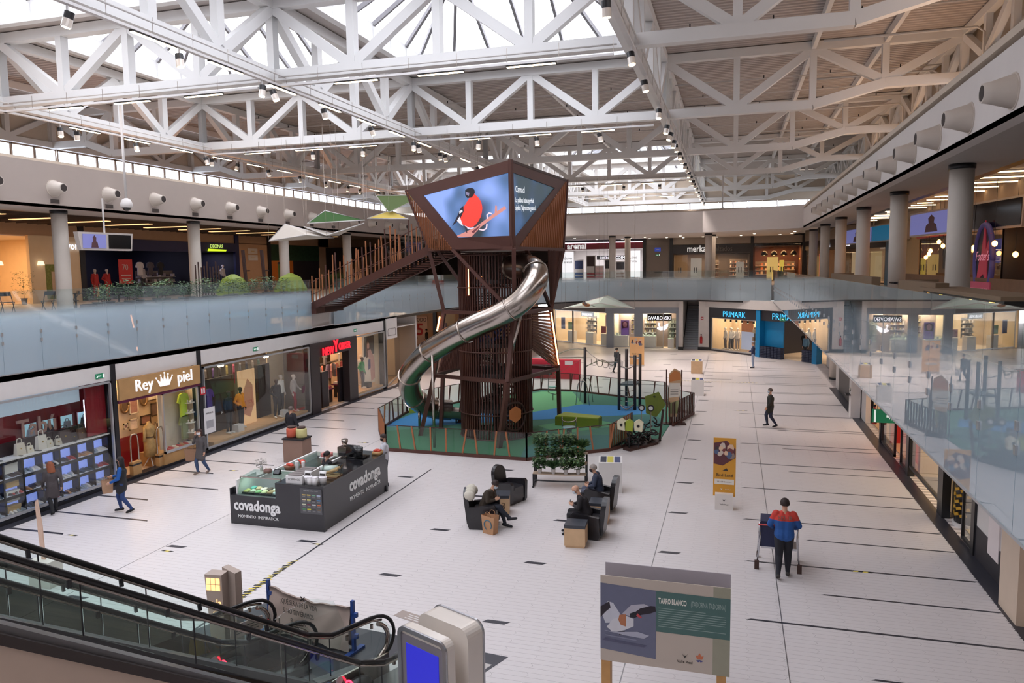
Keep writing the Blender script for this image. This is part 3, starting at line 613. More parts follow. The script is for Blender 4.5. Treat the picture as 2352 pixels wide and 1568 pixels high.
# climbing frame
CF = thing('climbing_frame', 'rope climbing frame with dark posts, platform and wavy cable bridge', 'play equipment')
for x, y, h in ((-7.18, 37.18, 2.9), (-5.23, 35.71, 2.78), (-5.04, 36.9, 2.88), (-4.36, 36.82, 2.67), (-4.5, 35.95, 2.7)): part('post', MB().cyl(x, y, 0, h, .075, 10), M('dark_post', (58, 46, 46), .5), CF, True)
part('platform', MB().prism([(-5.25, 35.8), (-4.45, 35.9), (-4.35, 36.85), (-5.0, 36.95)], 1.22, 1.3), M('platform_grey', (96, 112, 116), .6), CF)
def rope(pts, r=.022, n_='rope'): part(n_, MB().tube(spline(pts, 4), r, 6), steel, CF, True)
rope([(-7.18, 37.18, 2.8), (-8.0, 37.4, 2.75), (-9.1, 37.6, 2.3)]); rope([(-7.18, 37.18, 2.4), (-8.2, 37.4, 2.35), (-9.15, 37.6, 2.25), (-9.15, 37.6, 2.1)]); rope([(-7.18, 37.18, 2.8), (-6.2, 36.4, 2.3), (-5.23, 35.71, 2.4)]); rope([(-7.18, 37.18, 1.9), (-6.2, 36.6, 2.35), (-5.6, 36.1, 2.15), (-5.23, 35.71, 2.7)])
for k in range(4): u = .25+.17*k; p = V((-7.18, 37.18, 2.3)).lerp(V((-5.23, 35.71, 2.2)), u); rope([p+V((-.1, 0, .1)), p+V((-.06, 0, -.2)), p+V((.15, 0, -.2)), p+V((.17, 0, .1))], .015)
for z in (.25, .5, .75, 1.0): rope([(-5.2, 35.8, z), (-4.8, 35.7, z-.04), (-4.5, 35.95, z)], .014)
rope([(-5.23, 35.71, .35), (-4.85, 35.6, .1), (-4.5, 35.95, .35)], .03); rope([(-4.85, 35.7, 0.05), (-4.8, 35.7, 2.2)], .012); rope([(-5.23, 35.71, 2.2), (-4.8, 35.6, 2.1), (-4.5, 35.95, 2.2)]); rope([(-4.9, 36.9, 2.5), (-4.4, 36.8, 2.5)]); rope([(-9.15, 37.6, 2.2), (-9.6, 37.7, 1.0), (-7.18, 37.18, 2.4)], .008)
t = thing('balance_hoops', 'thin steel hoops left of the climbing frame', 'play equipment', (-9.0, 37.7, 0)); part('hoop', MB().tube(spline([(-.25, 0, .45), (-.2, 0, 1.3), (0, 0, 1.55), (.2, 0, 1.3), (.25, 0, .45), (0, 0, .35), (-.25, 0, .45)], 4), .02, 6), steel, t, True); part('stem', MB().cyl(0, 0, 0, .4, .035, 8), steel, t); part('seat', MB().cyl(0, 0, .72, .76, .2, 12), M('seat_mint', (150, 205, 190), .5), t)
t = thing('gym_arch', 'pair of thin steel arches with a cross bar in front of the tall post', 'play equipment', (-7.2, 36.6, 0))
for dy in (0, 1.0): part('arch', MB().tube(spline([(-.35, dy, 0), (-.22, dy, 1.1), (0, dy, 1.25), (.2, dy, 1.1), (.35, dy, 0)], 4), .02, 6), steel, t, True)
part('cross_bar', MB().tube([(0, 0, 1.22), (0, 1, 1.22)], .018, 6), steel, t)
# pentagon board, nest boxes and black branch thicket at the entrance
t = thing('pentagon_board', 'olive green pentagonal board leaning over the playground entrance', 'sign', (0, 0, 0))
part('board', MB().plate([(-3.3, 29.6, 1.82), (-2.77, 29.65, 2.01), (-2.5, 29.7, 1.5), (-2.86, 29.6, 1.0), (-3.26, 29.55, 1.15)], .05), M('olive_paint', (98, 112, 34), .6), t); part('post', MB().beam((-2.6, 29.75, 1.3), (-2.75, 29.75, 0), .09, .09), rust_d, t)
part('bird_emblem', MB().plate([(-3.0, 29.57, 1.82), (-2.93, 29.57, 1.87), (-2.87, 29.57, 1.82), (-2.93, 29.57, 1.78)], .005), M('emblem_dark', (50, 60, 30)), t)
part('baseplate', MB().prism([(-3.95, 28.0), (-3.65, 27.8), (-2.75, 29.2), (-2.75, 29.75), (-3.3, 29.6)], 0, .1), rust_d, t)
t = thing('branch_sculpture', 'tangled black branch sculpture beside the playground entrance', 'sculpture', (-3.3, 28.9, 0)); blk = M('black_resin', (24, 22, 24), .4)
for k in range(46):
    a = R.uniform(-.55, .5); p = V((a, a*1.15+R.uniform(-.2, .2), R.uniform(.05, .3+.5*(a+.6)))); pts = [p]
    for _ in range(4): p = p+V((R.uniform(-.18, .2), R.uniform(-.18, .22), R.uniform(-.1, .16))); p.z = max(.04, min(p.z, .75+.7*(p.x+.5))); p.x = max(-.65, min(.6, p.x)); pts.append(p)
    part('branch', MB().tube(spline(pts, 2), .03, 5, rs=None), blk, t, True)
for k, (x, y, z, c) in enumerate(((-4.0, 28.0, 1.0, 0), (-3.72, 28.0, .98, 1), (-3.36, 28.0, .98, 0))):
    t = thing('nest_box', ('white nest box at the left end of three', 'lime green nest box between two white ones', 'white nest box with a round hole at the right end of three')[k], 'birdhouse', (x, y, z))
    part('body', MB().add([(a, d, h) for d in (-.15, .15) for a, h in ((-.14, -.18), (.14, -.22), (.17, .1), (0, .22), (-.16, .12))], [(0, 1, 2, 3, 4), (9, 8, 7, 6, 5), (0, 5, 6, 1), (1, 6, 7, 2), (2, 7, 8, 3), (3, 8, 9, 4), (4, 9, 5, 0)]), (M('cream_box', (214, 208, 180), .6), lime)[c], t)
    if not c: part('hole_ring', MB().tube([(0, -.17, 0), (0, -.15, 0)], .055, 14), blk, t)
    part('stalk', MB().cyl(0, 0, -z+.1, -.18, .02, 6), blk, t)
for x, z in ((-3.38, 1.45), (-3.02, 1.45)):
    t = thing('round_mirror_sign', 'small dark round disc on a stalk near the green board, '+('left' if x < -3.2 else 'right')+' one', 'sign', (x, 29.1, 0)); part('stalk', MB().cyl(0, 0, .1, z, .015, 6), steel, t); part('disc', MB().tube([(0, -.03, z), (0, .03, z)], .13, 18), blk, t); part('ring', MB().tube([(0, -.035, z), (0, -.03, z)], .08, 18), M('disc_white', (200, 200, 200)), t)
# ------------------------------------------------------------------ figures
def capsule(mb, a, b, ra, rb, n=12, mi=0, fl=1.0):
    a = V(a); b = V(b); d = b-a; L = max(d.length, 1e-4); pts = []; rs = []
    u = d/L if d.length > 1e-4 else V((0, 0, 1))
    for t in (1.0, .87, .5, 0.0): pts.append(a-u*ra*t); rs.append(max(.0008, ra*math.sqrt(max(0, 1-t*t))))
    for t in (0.0, .5, .87, 1.0): pts.append(b+u*rb*t); rs.append(max(.0008, rb*math.sqrt(max(0, 1-t*t))))
    mb.tube(pts, 1, n, mi, rs=rs)
BASE = dict(pel=(0, 0, .96), bel=(0, .01, 1.1), che=(0, 0, 1.29), nec=(0, 0, 1.47), hea=(0, .02, 1.63),
            sR=(.175, 0, 1.41), eR=(.235, -.03, 1.13), wR=(.25, .04, .88), sL=(-.175, 0, 1.41), eL=(-.235, -.03, 1.13), wL=(-.25, .04, .88),
            hR=(.09, 0, .93), kR=(.1, .02, .5), aR=(.1, -.02, .09), tR=(.11, .15, .03), hL=(-.09, 0, .93), kL=(-.1, .02, .5), aL=(-.1, -.02, .09), tL=(-.11, .15, .03))
def body(pose, coat=None, build=1.0, voxel=.0105, hands=True, head=True, mann=False, skirt=None, bare=False):
    """one continuous skin: tapered limbs, face and five-fingered hands fused by a voxel remesh; slots: 0 skin 1 top 2 legs 3 shoes"""
    J = {k: V(v) for k, v in {**BASE, **pose}.items()}; B = []
    add = lambda a, b, ra, rb, m: B.append((V(a), V(b), ra, rb, m))
    g = build*1.14; f = (J['tR']-J['aR']+J['tL']-J['aL']); f.z = 0; f.normalize()
    fw = pose.get('face', None); fw = V(fw).normalized() if fw else V((0, 1, 0)); rt = V((fw.y, -fw.x, 0)).normalized() if abs(fw.z) < .95 else V((1, 0, 0)); upv = rt.cross(fw).normalized()
    sx = (J['sR']-J['sL']).normalized()
    for s in (-1, 1):
        add(J['pel']+sx*.06*s, J['bel']+sx*.055*s, .115*g, .105*g, 1 if coat or bare is False else 2); add(J['bel']+sx*.055*s, J['che']+sx*.07*s, .105*g, .118*g, 1)
        add(J['che']+sx*.07*s, J['nec']+sx*.06*s-V((0, 0, .06)), .115*g, .075, 1)
    add(J['nec']-V((0, 0, .05)), J['hea']-upv*.06, .055, .052, 0)
    if head:
        h = J['hea']; add(h+upv*.025-fw*.015, h+upv*.03+fw*.012, .088, .085, 0); add(h-upv*.03+fw*.02, h-upv*.075+fw*.045, .068, .036, 0)
        add(h-upv*.01+fw*.095, h-upv*.032+fw*.108, .011, .016, 0)
        for s in (-1, 1): add(h+rt*.088*s+upv*.012, h+rt*.09*s-upv*.025, .014, .011, 0)
        add(h-upv*.062+fw*.082+rt*.018, h-upv*.062+fw*.082-rt*.018, .013, .013, 0); add(h+upv*.035+fw*.08+rt*.035, h+upv*.035+fw*.08-rt*.035, .014, .014, 0)
    for S in 'RL':
        s = 1 if S == 'R' else -1
        sh, el, wr = J['s'+S], J['e'+S], J['w'+S]
        add(sh, el, .062*g, .048*g, 1 if not pose.get('bare_arms') else 0); add(el, wr, .047*g, .034*g, 1 if not pose.get('bare_arms') else 0)
        hp, kn, an, to = J['h'+S], J['k'+S], J['a'+S], J['t'+S]
        add(hp, kn, .092*g, .062*g, 2); add(kn, kn.lerp(an, .35), .062*g, .058*g, 2); add(kn.lerp(an, .35), an, .058*g, .045, 2)
        hl = an+(an-to)*.25; hl.z = min(hl.z, an.z); add(hl-V((0, 0, .03)), to, .047, .036, 3)
        if hands:
            d = (wr-el).normalized(); hd = pose.get('hd'+S); d = V(hd).normalized() if hd else d
            side = d.cross(V((0, 1, 0)) if abs(d.y) < .8 else V((0, 0, 1))).normalized(); pn = side.cross(d).normalized()
            add(wr, wr+d*.045, .027, .03, 0); add(wr+d*.05+pn*.018, wr+d*.085+pn*.018, .022, .02, 0); add(wr+d*.05-pn*.018, wr+d*.085-pn*.018, .022, .02, 0)
            curl = side*(-s)*pose.get('curl', .5)
            for q, (o_, l_) in enumerate(((.03, .066), (.011, .075), (-.01, .07), (-.029, .054))):
                a = wr+d*.095+pn*o_; b = a+(d+curl*.4).normalized()*l_*.5; c = b+(d*.6+curl).normalized()*l_*.5
                add(a, b, .0105, .010, 0); add(b, c, .010, .009, 0)
            a = wr+d*.03+pn*.03; b = a+(d*.7+pn*.7).normalized()*.035; add(a, b, .013, .012, 0); add(b, b+(d+curl*.5).normalized()*.03, .012, .010, 0)
    if coat:
        zc, rc = coat
        n_ = 5
        for s in (-1, 0, 1): add(J['pel']+sx*.05*s, J['pel']+(J['kR']+J['kL']-2*J['pel'])*.5*((.96-zc)/.46)+sx*.07*s, .12*g, rc, 1)
    if skirt:
        zc, rc = skirt
        for s in (-1, 0, 1): add(J['pel']+sx*.04*s, V((sx.x*.08*s, sx.y*.08*s, zc)), .12, rc, 2)
    mb = MB()
    for b in B: capsule(mb, b[0], b[1], b[2], b[3], 12)
    me = mb.mesh('tmp', []); o = bpy.data.objects.new('tmp', me); C.objects.link(o)
    md = o.modifiers.new('r', 'REMESH'); md.mode = 'VOXEL'; md.voxel_size = voxel
    dg = bpy.context.evaluated_depsgraph_get(); dg.update(); m2 = bpy.data.meshes.new_from_object(o.evaluated_get(dg)); bpy.data.objects.remove(o); bpy.data.meshes.remove(me)
    n = len(m2.vertices); co = np.empty(n*3); m2.vertices.foreach_get('co', co); co = co.reshape(-1, 3)
    ne = len(m2.edges); ed = np.empty(ne*2, int); m2.edges.foreach_get('vertices', ed); ed = ed.reshape(-1, 2)
    for it in range(3):
        s_ = np.zeros_like(co); c_ = np.zeros(n); np.add.at(s_, ed[:, 0], co[ed[:, 1]]); np.add.at(s_, ed[:, 1], co[ed[:, 0]]); np.add.at(c_, ed[:, 0], 1); np.add.at(c_, ed[:, 1], 1)
        co = co*.5+.5*s_/np.maximum(c_, 1)[:, None]
    m2.vertices.foreach_set('co', co.ravel())
    nf = len(m2.polygons); ls = np.empty(nf, int); m2.polygons.foreach_get('loop_start', ls); lv_ = np.empty(len(m2.loops), int); m2.loops.foreach_get('vertex_index', lv_)
    fc = (co[lv_[ls]]+co[lv_[ls+1]]+co[lv_[ls+2]])/3; best = np.full(nf, 9.); mi = np.zeros(nf, int)
    for (a, b, ra, rb, m_) in B:
        a_ = np.array(a); d = np.array(b)-a_; L2 = max(d@d, 1e-9); t = np.clip(((fc-a_)@d)/L2, 0, 1); ds = np.linalg.norm(fc-(a_+t[:, None]*d), axis=1)-(ra+(rb-ra)*t)
        u = ds < best; best[u] = ds[u]; mi[u] = m_
    m2.polygons.foreach_set('material_index', mi); m2.polygons.foreach_set('use_smooth', np.ones(nf, bool)); m2.update(); m2.name = 'body'
    return m2, J, fw, rt, upv
def setmats(me, mats):
    mi = np.empty(len(me.polygons), int); me.polygons.foreach_get('material_index', mi); me.materials.clear()
    for q in mats: me.materials.append(q)
    me.polygons.foreach_set('material_index', mi); me.update()
def clo(c, r=.8): return M('cloth_%d_%d_%d' % c, c, r, var=.12, scale=25)
skin_m = M('skin', (205, 158, 132), .55, var=.05)
BC = {}
def person(label, loc, rz, H, pose, top, legs, shoe=(30, 30, 32), hair=(40, 30, 26), htype='short', mask=None, coat=None, build=1.0, group=None, zb=0):
    t = thing('person', label, 'person', (loc[0], loc[1], zb), rz, group); s = H/1.75; t.scale = (s, s, s)
    me, J, fw, rt, up = body(pose, coat, build); setmats(me, [skin_m, clo(top), clo(legs), clo(shoe)]); b = link('body', me, t)
    h = J['hea']; Mx = Matrix((rt, fw, up)).transposed()
    hm = M('hair_%d_%d_%d' % hair, hair, .7, var=.2, scale=40)
    if htype != 'bald':
        hb = MB(); v = []; f = []; n = 20; rings = 9
        lim = PI*.52
        for i in range(rings):
            th = lim*i/(rings-1)
            for k in range(n):
                a = 2*PI*k/n; fr = math.sin(a)
                tt = th*(.80 if fr > .35 else 1.18 if fr < -.2 else 1.0)
                r = 1.0+.03*math.sin(7*a+5*i)
                v.append(Mx @ V((.101*r*math.sin(tt)*math.cos(a), .112*r*math.sin(tt)*math.sin(a)-.006, .115*r*math.cos(tt)+.02)) + h)
        f = [(i*n+k, i*n+(k+1) % n, (i+1)*n+(k+1) % n, (i+1)*n+k) for i in range(rings-1) for k in range(n)]
        hb.add(v, f)
        hb.add([V(p)-(V(p)-h)*.12 for p in v], [tuple(reversed(q)) for q in f])
        o = part('hair', hb, hm, t, True)
        if htype == 'long':
            lb = MB()
            for k in range(9):
                a = PI*(.08+.84*k/8); c, s_ = math.cos(a), math.sin(a)
                capsule(lb, h+rt*.085*c-fw*.075*s_+up*.02, h+rt*.10*c-fw*.1*s_-up*.24, .034, .026, 8)
            part('hair', lb, hm, t, True)
        if htype == 'bun':
            bb = MB().ell(h-fw*.11+up*.05, .04, .04, .04, 10); capsule(bb, h-fw*.12+up*.04, h-fw*.13-up*.1, .025, .012, 8); part('hair_tail', bb, hm, t, True)
    eb = M('eye_dark', (30, 24, 22), .3)
    for s_ in (-1, 1): part('eye', MB().ell(h+rt*.034*s_+fw*.09+up*.016, .011, .008, .007, 8), eb, t, True)
    if mask:
        mb = MB(); v = []; n = 8
        for i in range(5):
            for k in range(n+1):
                a = PI*(.5-.40+.80*k/n); z = -.10+.028*i; r = .112-.012*abs(i-2.6)-(.02 if i == 0 else 0)
                v.append(h+rt*r*.86*math.cos(a)+fw*(r*1.05*math.sin(a)+.012)+up*z)
        mb.add(v, [(i*(n+1)+k, i*(n+1)+k+1, (i+1)*(n+1)+k+1, (i+1)*(n+1)+k) for i in range(4) for k in range(n)]); part('face_mask', mb, M('mask_%d' % mask[0], mask, .8, var=.03), t, True)
    return t, J
# ------------------------------------------------------------------ shops
class Fr:
    def __init__(s, x, y, rz, z=0): s.o = V((x, y, z)); s.rz = rz; s.m = Matrix.Rotation(rz, 4, 'Z')
    def P(s, u, v=0, z=0): return s.o+s.m @ V((u, v, z))
def fpart(F, name, mb, mats, kind=True, **k):
    o = part(name, mb, mats, None, **k); o.location = F.o; o.rotation_euler = (0, 0, F.rz)
    if kind: o['kind'] = 'structure'
    return o
def fthing(F, name, label, cat, u=0, v=0, z=0, rz=0, group=None):
    if F is FLX[0]: u = u*(19.46+v)/19.46        # spots set by sight line on the glass, carried back to their depth
    return thing(name, label, cat, F.P(u, v, z), F.rz+rz, group)
ns = 0
FLX = [None]
cream = M('shop_cream', (226, 206, 176), .6); woodf = M('shop_woodfloor', (186, 158, 128), .5); greyw = M('shop_grey', (120, 112, 106), .6)
def room(F, u0, u1, h, d, wall, flo, ceil, lc, power, z=0, v0=.3):
    global ns; ns += 1
    b = MB(); b.box(u0, u1, d, d+.1, z, z+h, 0).box(u0-.06, u0, v0, d, z, z+h, 0).box(u1, u1+.06, v0, d, z, z+h, 0).box(u0, u1, v0, d, z+h, z+h+.06, 2).box(u0, u1, v0, d, z, z+.02, 1)
    fpart(F, 'wall_shop_%d' % ns, b, [wall, flo, ceil])
    if power:
        p = F.P((u0+u1)/2, (v0+d)/2, z+h-.06); area('shop_ceiling_lamp', p, (u1-u0)*.7, (d-v0)*.5, power, lc, (0, 0, F.rz))
def window(F, u0, u1, z0, z1, mull=(), fm=None, v=0., gm=None):
    global n; n += 1
    o = struct('window_%d' % n); o.location = F.o; o.rotation_euler = (0, 0, F.rz); fm = fm or M('alu_frame', (176, 178, 182), .35, .5); us = [u0]+list(mull)+[u1]
    part('window_frame', MB().box(u0, u1, v-.03, v+.05, z1-.06, z1).box(u0, u1, v-.03, v+.05, z0, z0+.08).box(u0, u0+.05, v-.03, v+.05, z0, z1).box(u1-.05, u1, v-.03, v+.05, z0, z1), fm, o)
    for a, b in zip(us[:-1], us[1:]): part('glass_pane', MB().box(a+.01, b-.01, v, v+.012, z0+.05, z1-.05), gm or shopglass, o)
    return o
shopglass = glass_mat('shop_glass', (.97, .99, .98), .85)
manq_w = M('mannequin_white', (222, 212, 204), .4); 
MQ = {}
for key, ps in dict(stand={}, pose=dict(kR=(.12, .06, .5), aR=(.16, .05, .09), tR=(.2, .2, .03), eR=(.28, -.08, 1.15), wR=(.17, .06, 1.0)), walk=walk if False else dict(kR=(.1, .12, .5), aR=(.1, .1, .09), tR=(.1, .26, .03), eL=(-.28, .05, 1.15), wL=(-.22, .2, 1.05))).items():
    MQ[key] = body(ps, voxel=.017, build=.92)[0]
def mannequin(F, label, u, v, z, rz, top, legs, skin=None, shoe=(230, 230, 230), kind='stand', group=None, s=1.02):
    t = fthing(F, 'mannequin', label, 'mannequin', u, v, z, rz, group); t.scale = (s, s, s)
    me = MQ[kind].copy(); setmats(me, [skin or manq_w, clo(top), clo(legs), clo(shoe)]); link('body', me, t); return t
def shoe_mesh(): 
    b = MB(); b.add([(-.04, -.13, 0), (.04, -.13, 0), (.045, .05, 0), (.03, .14, 0), (-.03, .14, 0), (-.045, .05, 0), (-.035, -.13, .09), (.035, -.13, .09), (.035, -.02, .08), (.03, .1, .035), (-.03, .1, .035), (-.035, -.02, .08)], [(5, 4, 3, 2, 1, 0), (0, 1, 7, 6), (1, 2, 8, 7), (2, 3, 9, 8), (3, 4, 10, 9), (4, 5, 11, 10), (5, 0, 6, 11), (6, 7, 8, 11), (8, 9, 10, 11)]); return b
shm = [shoe_mesh().mesh('shoe', M('shoe_%d' % k, c, .4)) for k, c in enumerate(((60, 50, 50), (220, 214, 210), (40, 60, 80), (170, 60, 60), (176, 130, 90), (30, 30, 34), (150, 160, 170)))]
def shoes(F, u0, u1, v, z, nn, label, group, seed=0, cols=None):
    if F is FLX[0]: u0, u1 = u0*(19.46+v)/19.46, u1*(19.46+v)/19.46
    rr = random.Random(seed)
    for k in range(nn):
        o = link('shoe', shm[(cols or range(7))[rr.randrange(len(cols) if cols else 7)]], None, F.P(u0+(u1-u0)*(k+.5)/nn, v+rr.uniform(-.04, .04), z), F.rz+PI+rr.uniform(-.5, .5)); tag(o, label, 'shoe', group)
def handbag(F, label, u, v, z, w, h, col, group, style=0):
    t = fthing(F, 'handbag', label, 'handbag', u, v, z, R.uniform(-.2, .2), group); lm = M('bag_%d_%d' % (col[0], col[2]), col, .5, var=.1)
    part('bag_body', MB().add([(-w/2, -.07, 0), (w/2, -.07, 0), (w/2, .07, 0), (-w/2, .07, 0), (-w*.42, -.04, h), (w*.42, -.04, h), (w*.42, .04, h), (-w*.42, .04, h)], [(3, 2, 1, 0), (4, 5, 6, 7), (0, 1, 5, 4), (1, 2, 6, 5), (2, 3, 7, 6), (3, 0, 4, 7)]), lm, t)
    part('handle', MB().tube(spline([(-w*.25, 0, h*.95), (-w*.2, 0, h*1.35), (w*.2, 0, h*1.35), (w*.25, 0, h*.95)], 3), .012, 5), lm, t, True); part('clasp', MB().box(-.02, .02, -.068, -.05, h*.5, h*.6), M('brass', (190, 160, 90), .3, .8), t)
def garment(F, label, u, v, z, rz, c, L=.8, w=.42, group=None, cat='garment'):
    t = fthing(F, 'hanging_garment', label, cat, u, v, z, rz, group)
    b = MB(); P_ = [(-w/2, 0), (-w/2-.1, -.28), (-w/2-.02, -.32), (-w*.36, -.12), (-w*.4, -L), (w*.4, -L), (w*.36, -.12), (w/2+.02, -.32), (w/2+.1, -.28), (w/2, 0), (.08, .05), (-.08, .05)]; n_ = len(P_)
    b.add([(x, -.04, zz) for x, zz in P_]+[(x, .04, zz) for x, zz in P_], [tuple(range(n_-1, -1, -1)), tuple(range(n_, 2*n_))]+[(i, (i+1) % n_, n_+(i+1) % n_, n_+i) for i in range(n_)]); part('cloth', b, clo(c), t); part('hook', MB().tube([(0, 0, .05), (0, 0, .14)], .006, 5), steel, t); return t
FL = Fr(-19.46, 0, PI/2); FLX[0] = FL
# header wall and piers along the left shop row
struct('wall_left_lower', MB().box(-19.8, -19.5, -14, 19.45, 3.5, 4.25).box(-19.8, -19.5, 19.45, 23.6, 3.48, 4.25).box(-19.8, -19.5, 23.6, 39.5, 3.45, 4.25).box(-19.8, -19.5, 39.5, 41.0, 3.5, 4.25).box(-19.8, -19.55, 39.6, 40.9, 3.45, 4.2), white)
for k, (a, b_) in enumerate(((19.47, 19.64), (23.58, 23.76), (39.45, 39.6))): struct('trim_%d' % (10+k), MB().box(-19.85, -19.44, a, b_, 0, 4.02), dark)
struct('trim_13', MB().box(-19.8, -19.44, -14, 31.4, 0, .1), dark)
# --- shoe and bag shop
red = M('shop_red', (128, 22, 34), .35, coat=.3); lbox = M('light_band', (176, 192, 208), emit=.35)
room(FL, -2, 19.4, 3.48, 1.3, red, greyw, white, (200, 205, 255), 70)
fpart(FL, 'wall_shop_back', MB().box(8, 18.7, .95, 1.0, 1.0, 2.85).box(18.6, 19.35, .2, .26, 1.8, 3.45), red)
o = thing('light_band', 'pale glowing header band over the red shoe shop window', 'light'); part('panel', MB().box(-20.0, -19.9, 8, 18.6, 2.95, 3.45), lbox, o)
window(FL, 8.2, 19.42, .15, 3.48, (11.2, 14.2, 17.15))
lettering('Tabú', .75, M('letter_rosewood', (190, 150, 140), .5), thing('shop_sign', 'pale slanted lettering on the red shop wall', 'sign', FL.P(17.35, .8, 2.15), PI/2), (0, 0, 0), 0, ext=.02, bold=.01, sx=.9)
niche = M('niche_led', (150, 165, 255), emit=.55, ecol=(150, 172, 255)); nich2 = M('niche_white', (210, 216, 235), .6)
ds = fthing(FL, 'display_shelf', 'black shelving grid of blue lit niches full of shoes in the red shop window', 'shelf', 0, .25, .12)
nu = []
for k in range(12):
    for r in range(3):
        u = 11.98+.62*k; z0 = .08+.52*r
        nu.append((u, z0)); part('niche_panel', MB().plate([(u, .20, z0), (u+.57, .20, z0), (u+.57, .20, z0+.43), (u, .20, z0+.43)], .01), niche, ds, label='blue lit back panel')
        part('niche_floor', MB().box(u, u+.57, -.05, .19, z0-.03, z0), nich2, ds)
for k in range(13): part('upright', MB().box(11.93+.62*k-.03, 11.93+.62*k+.03, -.06, .22, 0, 1.66), black, ds)
for r in range(4): part('rail', MB().box(11.9, 19.4, -.07, .22, .52*r-.04, .52*r+.04), black, ds)
part('plinth', MB().box(8.2, 19.4, -.12, .32, -.1, 0), black, ds); part('ledge', MB().box(12.0, 19.4, -.1, .5, 1.6, 1.64), kw if 'kiosk_white' in MATS else white, ds)
for i, (u, z0) in enumerate(nu):
    if u > 15.0: shoes(FL, (u+.06)*.9845, (u+.52)*.9845, .31, z0+.12, 4, 'small shoe in a blue lit niche of the shoe shop window', 'shoes in the lit niches', i, [[0, 1, 6], [2, 5, 1], [4, 0], [1, 6], [3, 3, 0]][i % 5])
bags = [(16.05, .35, (206, 196, 180)), (16.35, .2, (214, 206, 190)), (16.75, .42, (214, 208, 198)), (17.0, .22, (206, 200, 186)), (17.3, .2, (190, 182, 168)), (17.55, .4, (74, 62, 60)), (17.85, .25, (60, 52, 52)), (18.15, .34, (96, 72, 58)), (18.35, .22, (110, 78, 60)), (18.55, .4, (218, 208, 198)), (18.8, .2, (212, 196, 176)), (18.95, .45, (44, 44, 46)), (19.15, .28, (120, 80, 56))]
bt = ['pale backpack', 'small cream purse', 'tall white backpack', 'cream flap purse', 'cream box purse', 'brown handbag with long handles', 'dark grey purse', 'brown shoulder bag', 'tan small bag', 'white tote bag', 'cream clutch', 'black tote bag', 'tan brown purse']
bp = ['at the left end of the ledge', 'in front of the pale backpack', 'under the shop lettering', 'beside the tall backpack', 'on the ledge right of the backpack', 'at the middle of the ledge', 'beside the brown handbag', 'against the raised ledge', 'in front of the brown shoulder bag', 'on the raised ledge', 'in front of the white tote', 'behind at the right end', 'at the far right of the ledge']
for (u, h, c), a, b_ in zip(bags, bt, bp): handbag(FL, a+' '+b_+' in the shoe shop', u, .38, 1.76, h*.8+.05, h, c, 'bags on the window ledge')
fpart(FL, 'wall_shop_screen', MB().box(8.2, 18.9, .62, .66, 1.76, 2.15), M('screen_brown', (50, 34, 36), .3))
for k in range(4): t = fthing(FL, 'lit_niche', 'square lit niche in the red back wall, %s one' % ('leftmost', 'second', 'third', 'fourth')[k], 'shelf', 16.2+.62*k, .9, 2.12); part('panel', MB().box(0, .48, .03, .05, 0, .36), M('niche_teal', (150, 190, 205), emit=.6), t); part('frame', MB().box(-.03, 0, -.02, .05, -.03, .4).box(.48, .51, -.02, .05, -.03, .4).box(-.03, .51, -.02, .05, -.03, 0), red, t); handbag(FL, 'dark bag in the %s lit niche of the red wall' % ('leftmost', 'second', 'third', 'fourth')[k], 16.44+.62*k, .84, 2.12, .2, .2, (70, 64, 72) if k % 2 else (150, 150, 160), 'bags in the red wall niches')
for k in range(2): t = fthing(FL, 'light_tube', 'bright vertical light tube by the shop mirror, %s one' % ('left', 'right')[k], 'light', 18.35+.5*k, .7, 1.95); part('tube', MB().box(0, .06, 0, .04, 0, .95), M('tube_white', (225, 225, 255), emit=4), t)
for k in range(4):
    t = fthing(FL, 'carton', ('pale carton at the top', 'tan carton second from the top', 'pale carton third from the top', 'gold carton at the bottom')[k]+' of the stack left in the shoe shop window', 'box', 15.75, .25, 1.35-.42*k, 0, 'cartons stacked in the window'); part('box', MB().box(-.2, .2, 0, .3, 0, .3), M('carton_%d' % (k % 2), ((196, 196, 190), (190, 160, 110))[k % 2], .7), t); part('lid', MB().box(-.21, .21, -.01, .31, .22, .31), M('carton_lid%d' % (k % 2), ((206, 206, 200), (176, 146, 96))[k % 2], .7), t)
# --- leather shop
tan = M('tan_suede', (176, 136, 88), .75, var=.22, scale=2.5); plum = M('plum', (96, 24, 62), .5); whl = M('white_letter_lit', (240, 240, 240), emit=.55)
room(FL, 19.66, 23.56, 3.4, 1.6, cream, woodf, white, (255, 214, 160), 60)
sg = fthing(FL, 'shop_sign', 'tan suede sign board with white letters and a white crown', 'sign', 0, 0, 0)
part('board', MB().box(19.66, 23.57, -.1, -.02, 2.78, 3.48), tan, sg); part('plum_strip', MB().box(19.66, 23.57, -.06, .06, 2.68, 2.78), plum, sg)
lettering('Rey', .58, whl, sg, (20.72, -.13, 2.98), 0, ext=.02, bold=.0, sx=.95); lettering('piel', .6, whl, sg, (22.72, -.13, 2.98), 0, ext=.02, bold=.0, sx=.95)
cr = [(21.45, 2.98), (21.9, 2.98), (22.06, 3.28), (21.88, 3.14), (21.86, 3.36), (21.74, 3.15), (21.68, 3.42), (21.62, 3.15), (21.5, 3.36), (21.48, 3.14), (21.28, 3.28)]
part('crown', MB().plate([(x, -.13, z) for x, z in cr], .02), whl, sg)
for x, z in ((21.28, 3.3), (21.5, 3.38), (21.68, 3.44), (21.86, 3.38), (22.06, 3.3)): part('crown_ball', MB().ell((x, -.14, z), .035, .02, .035, 8), whl, sg)
window(FL, 21.65, 23.5, .5, 2.7, (22.6,)); fpart(FL, 'wall_window_base', MB().box(21.65, 23.55, 0, 1.1, 0, .5).box(21.6, 21.66, 0, 1.1, 0, .5), tan)
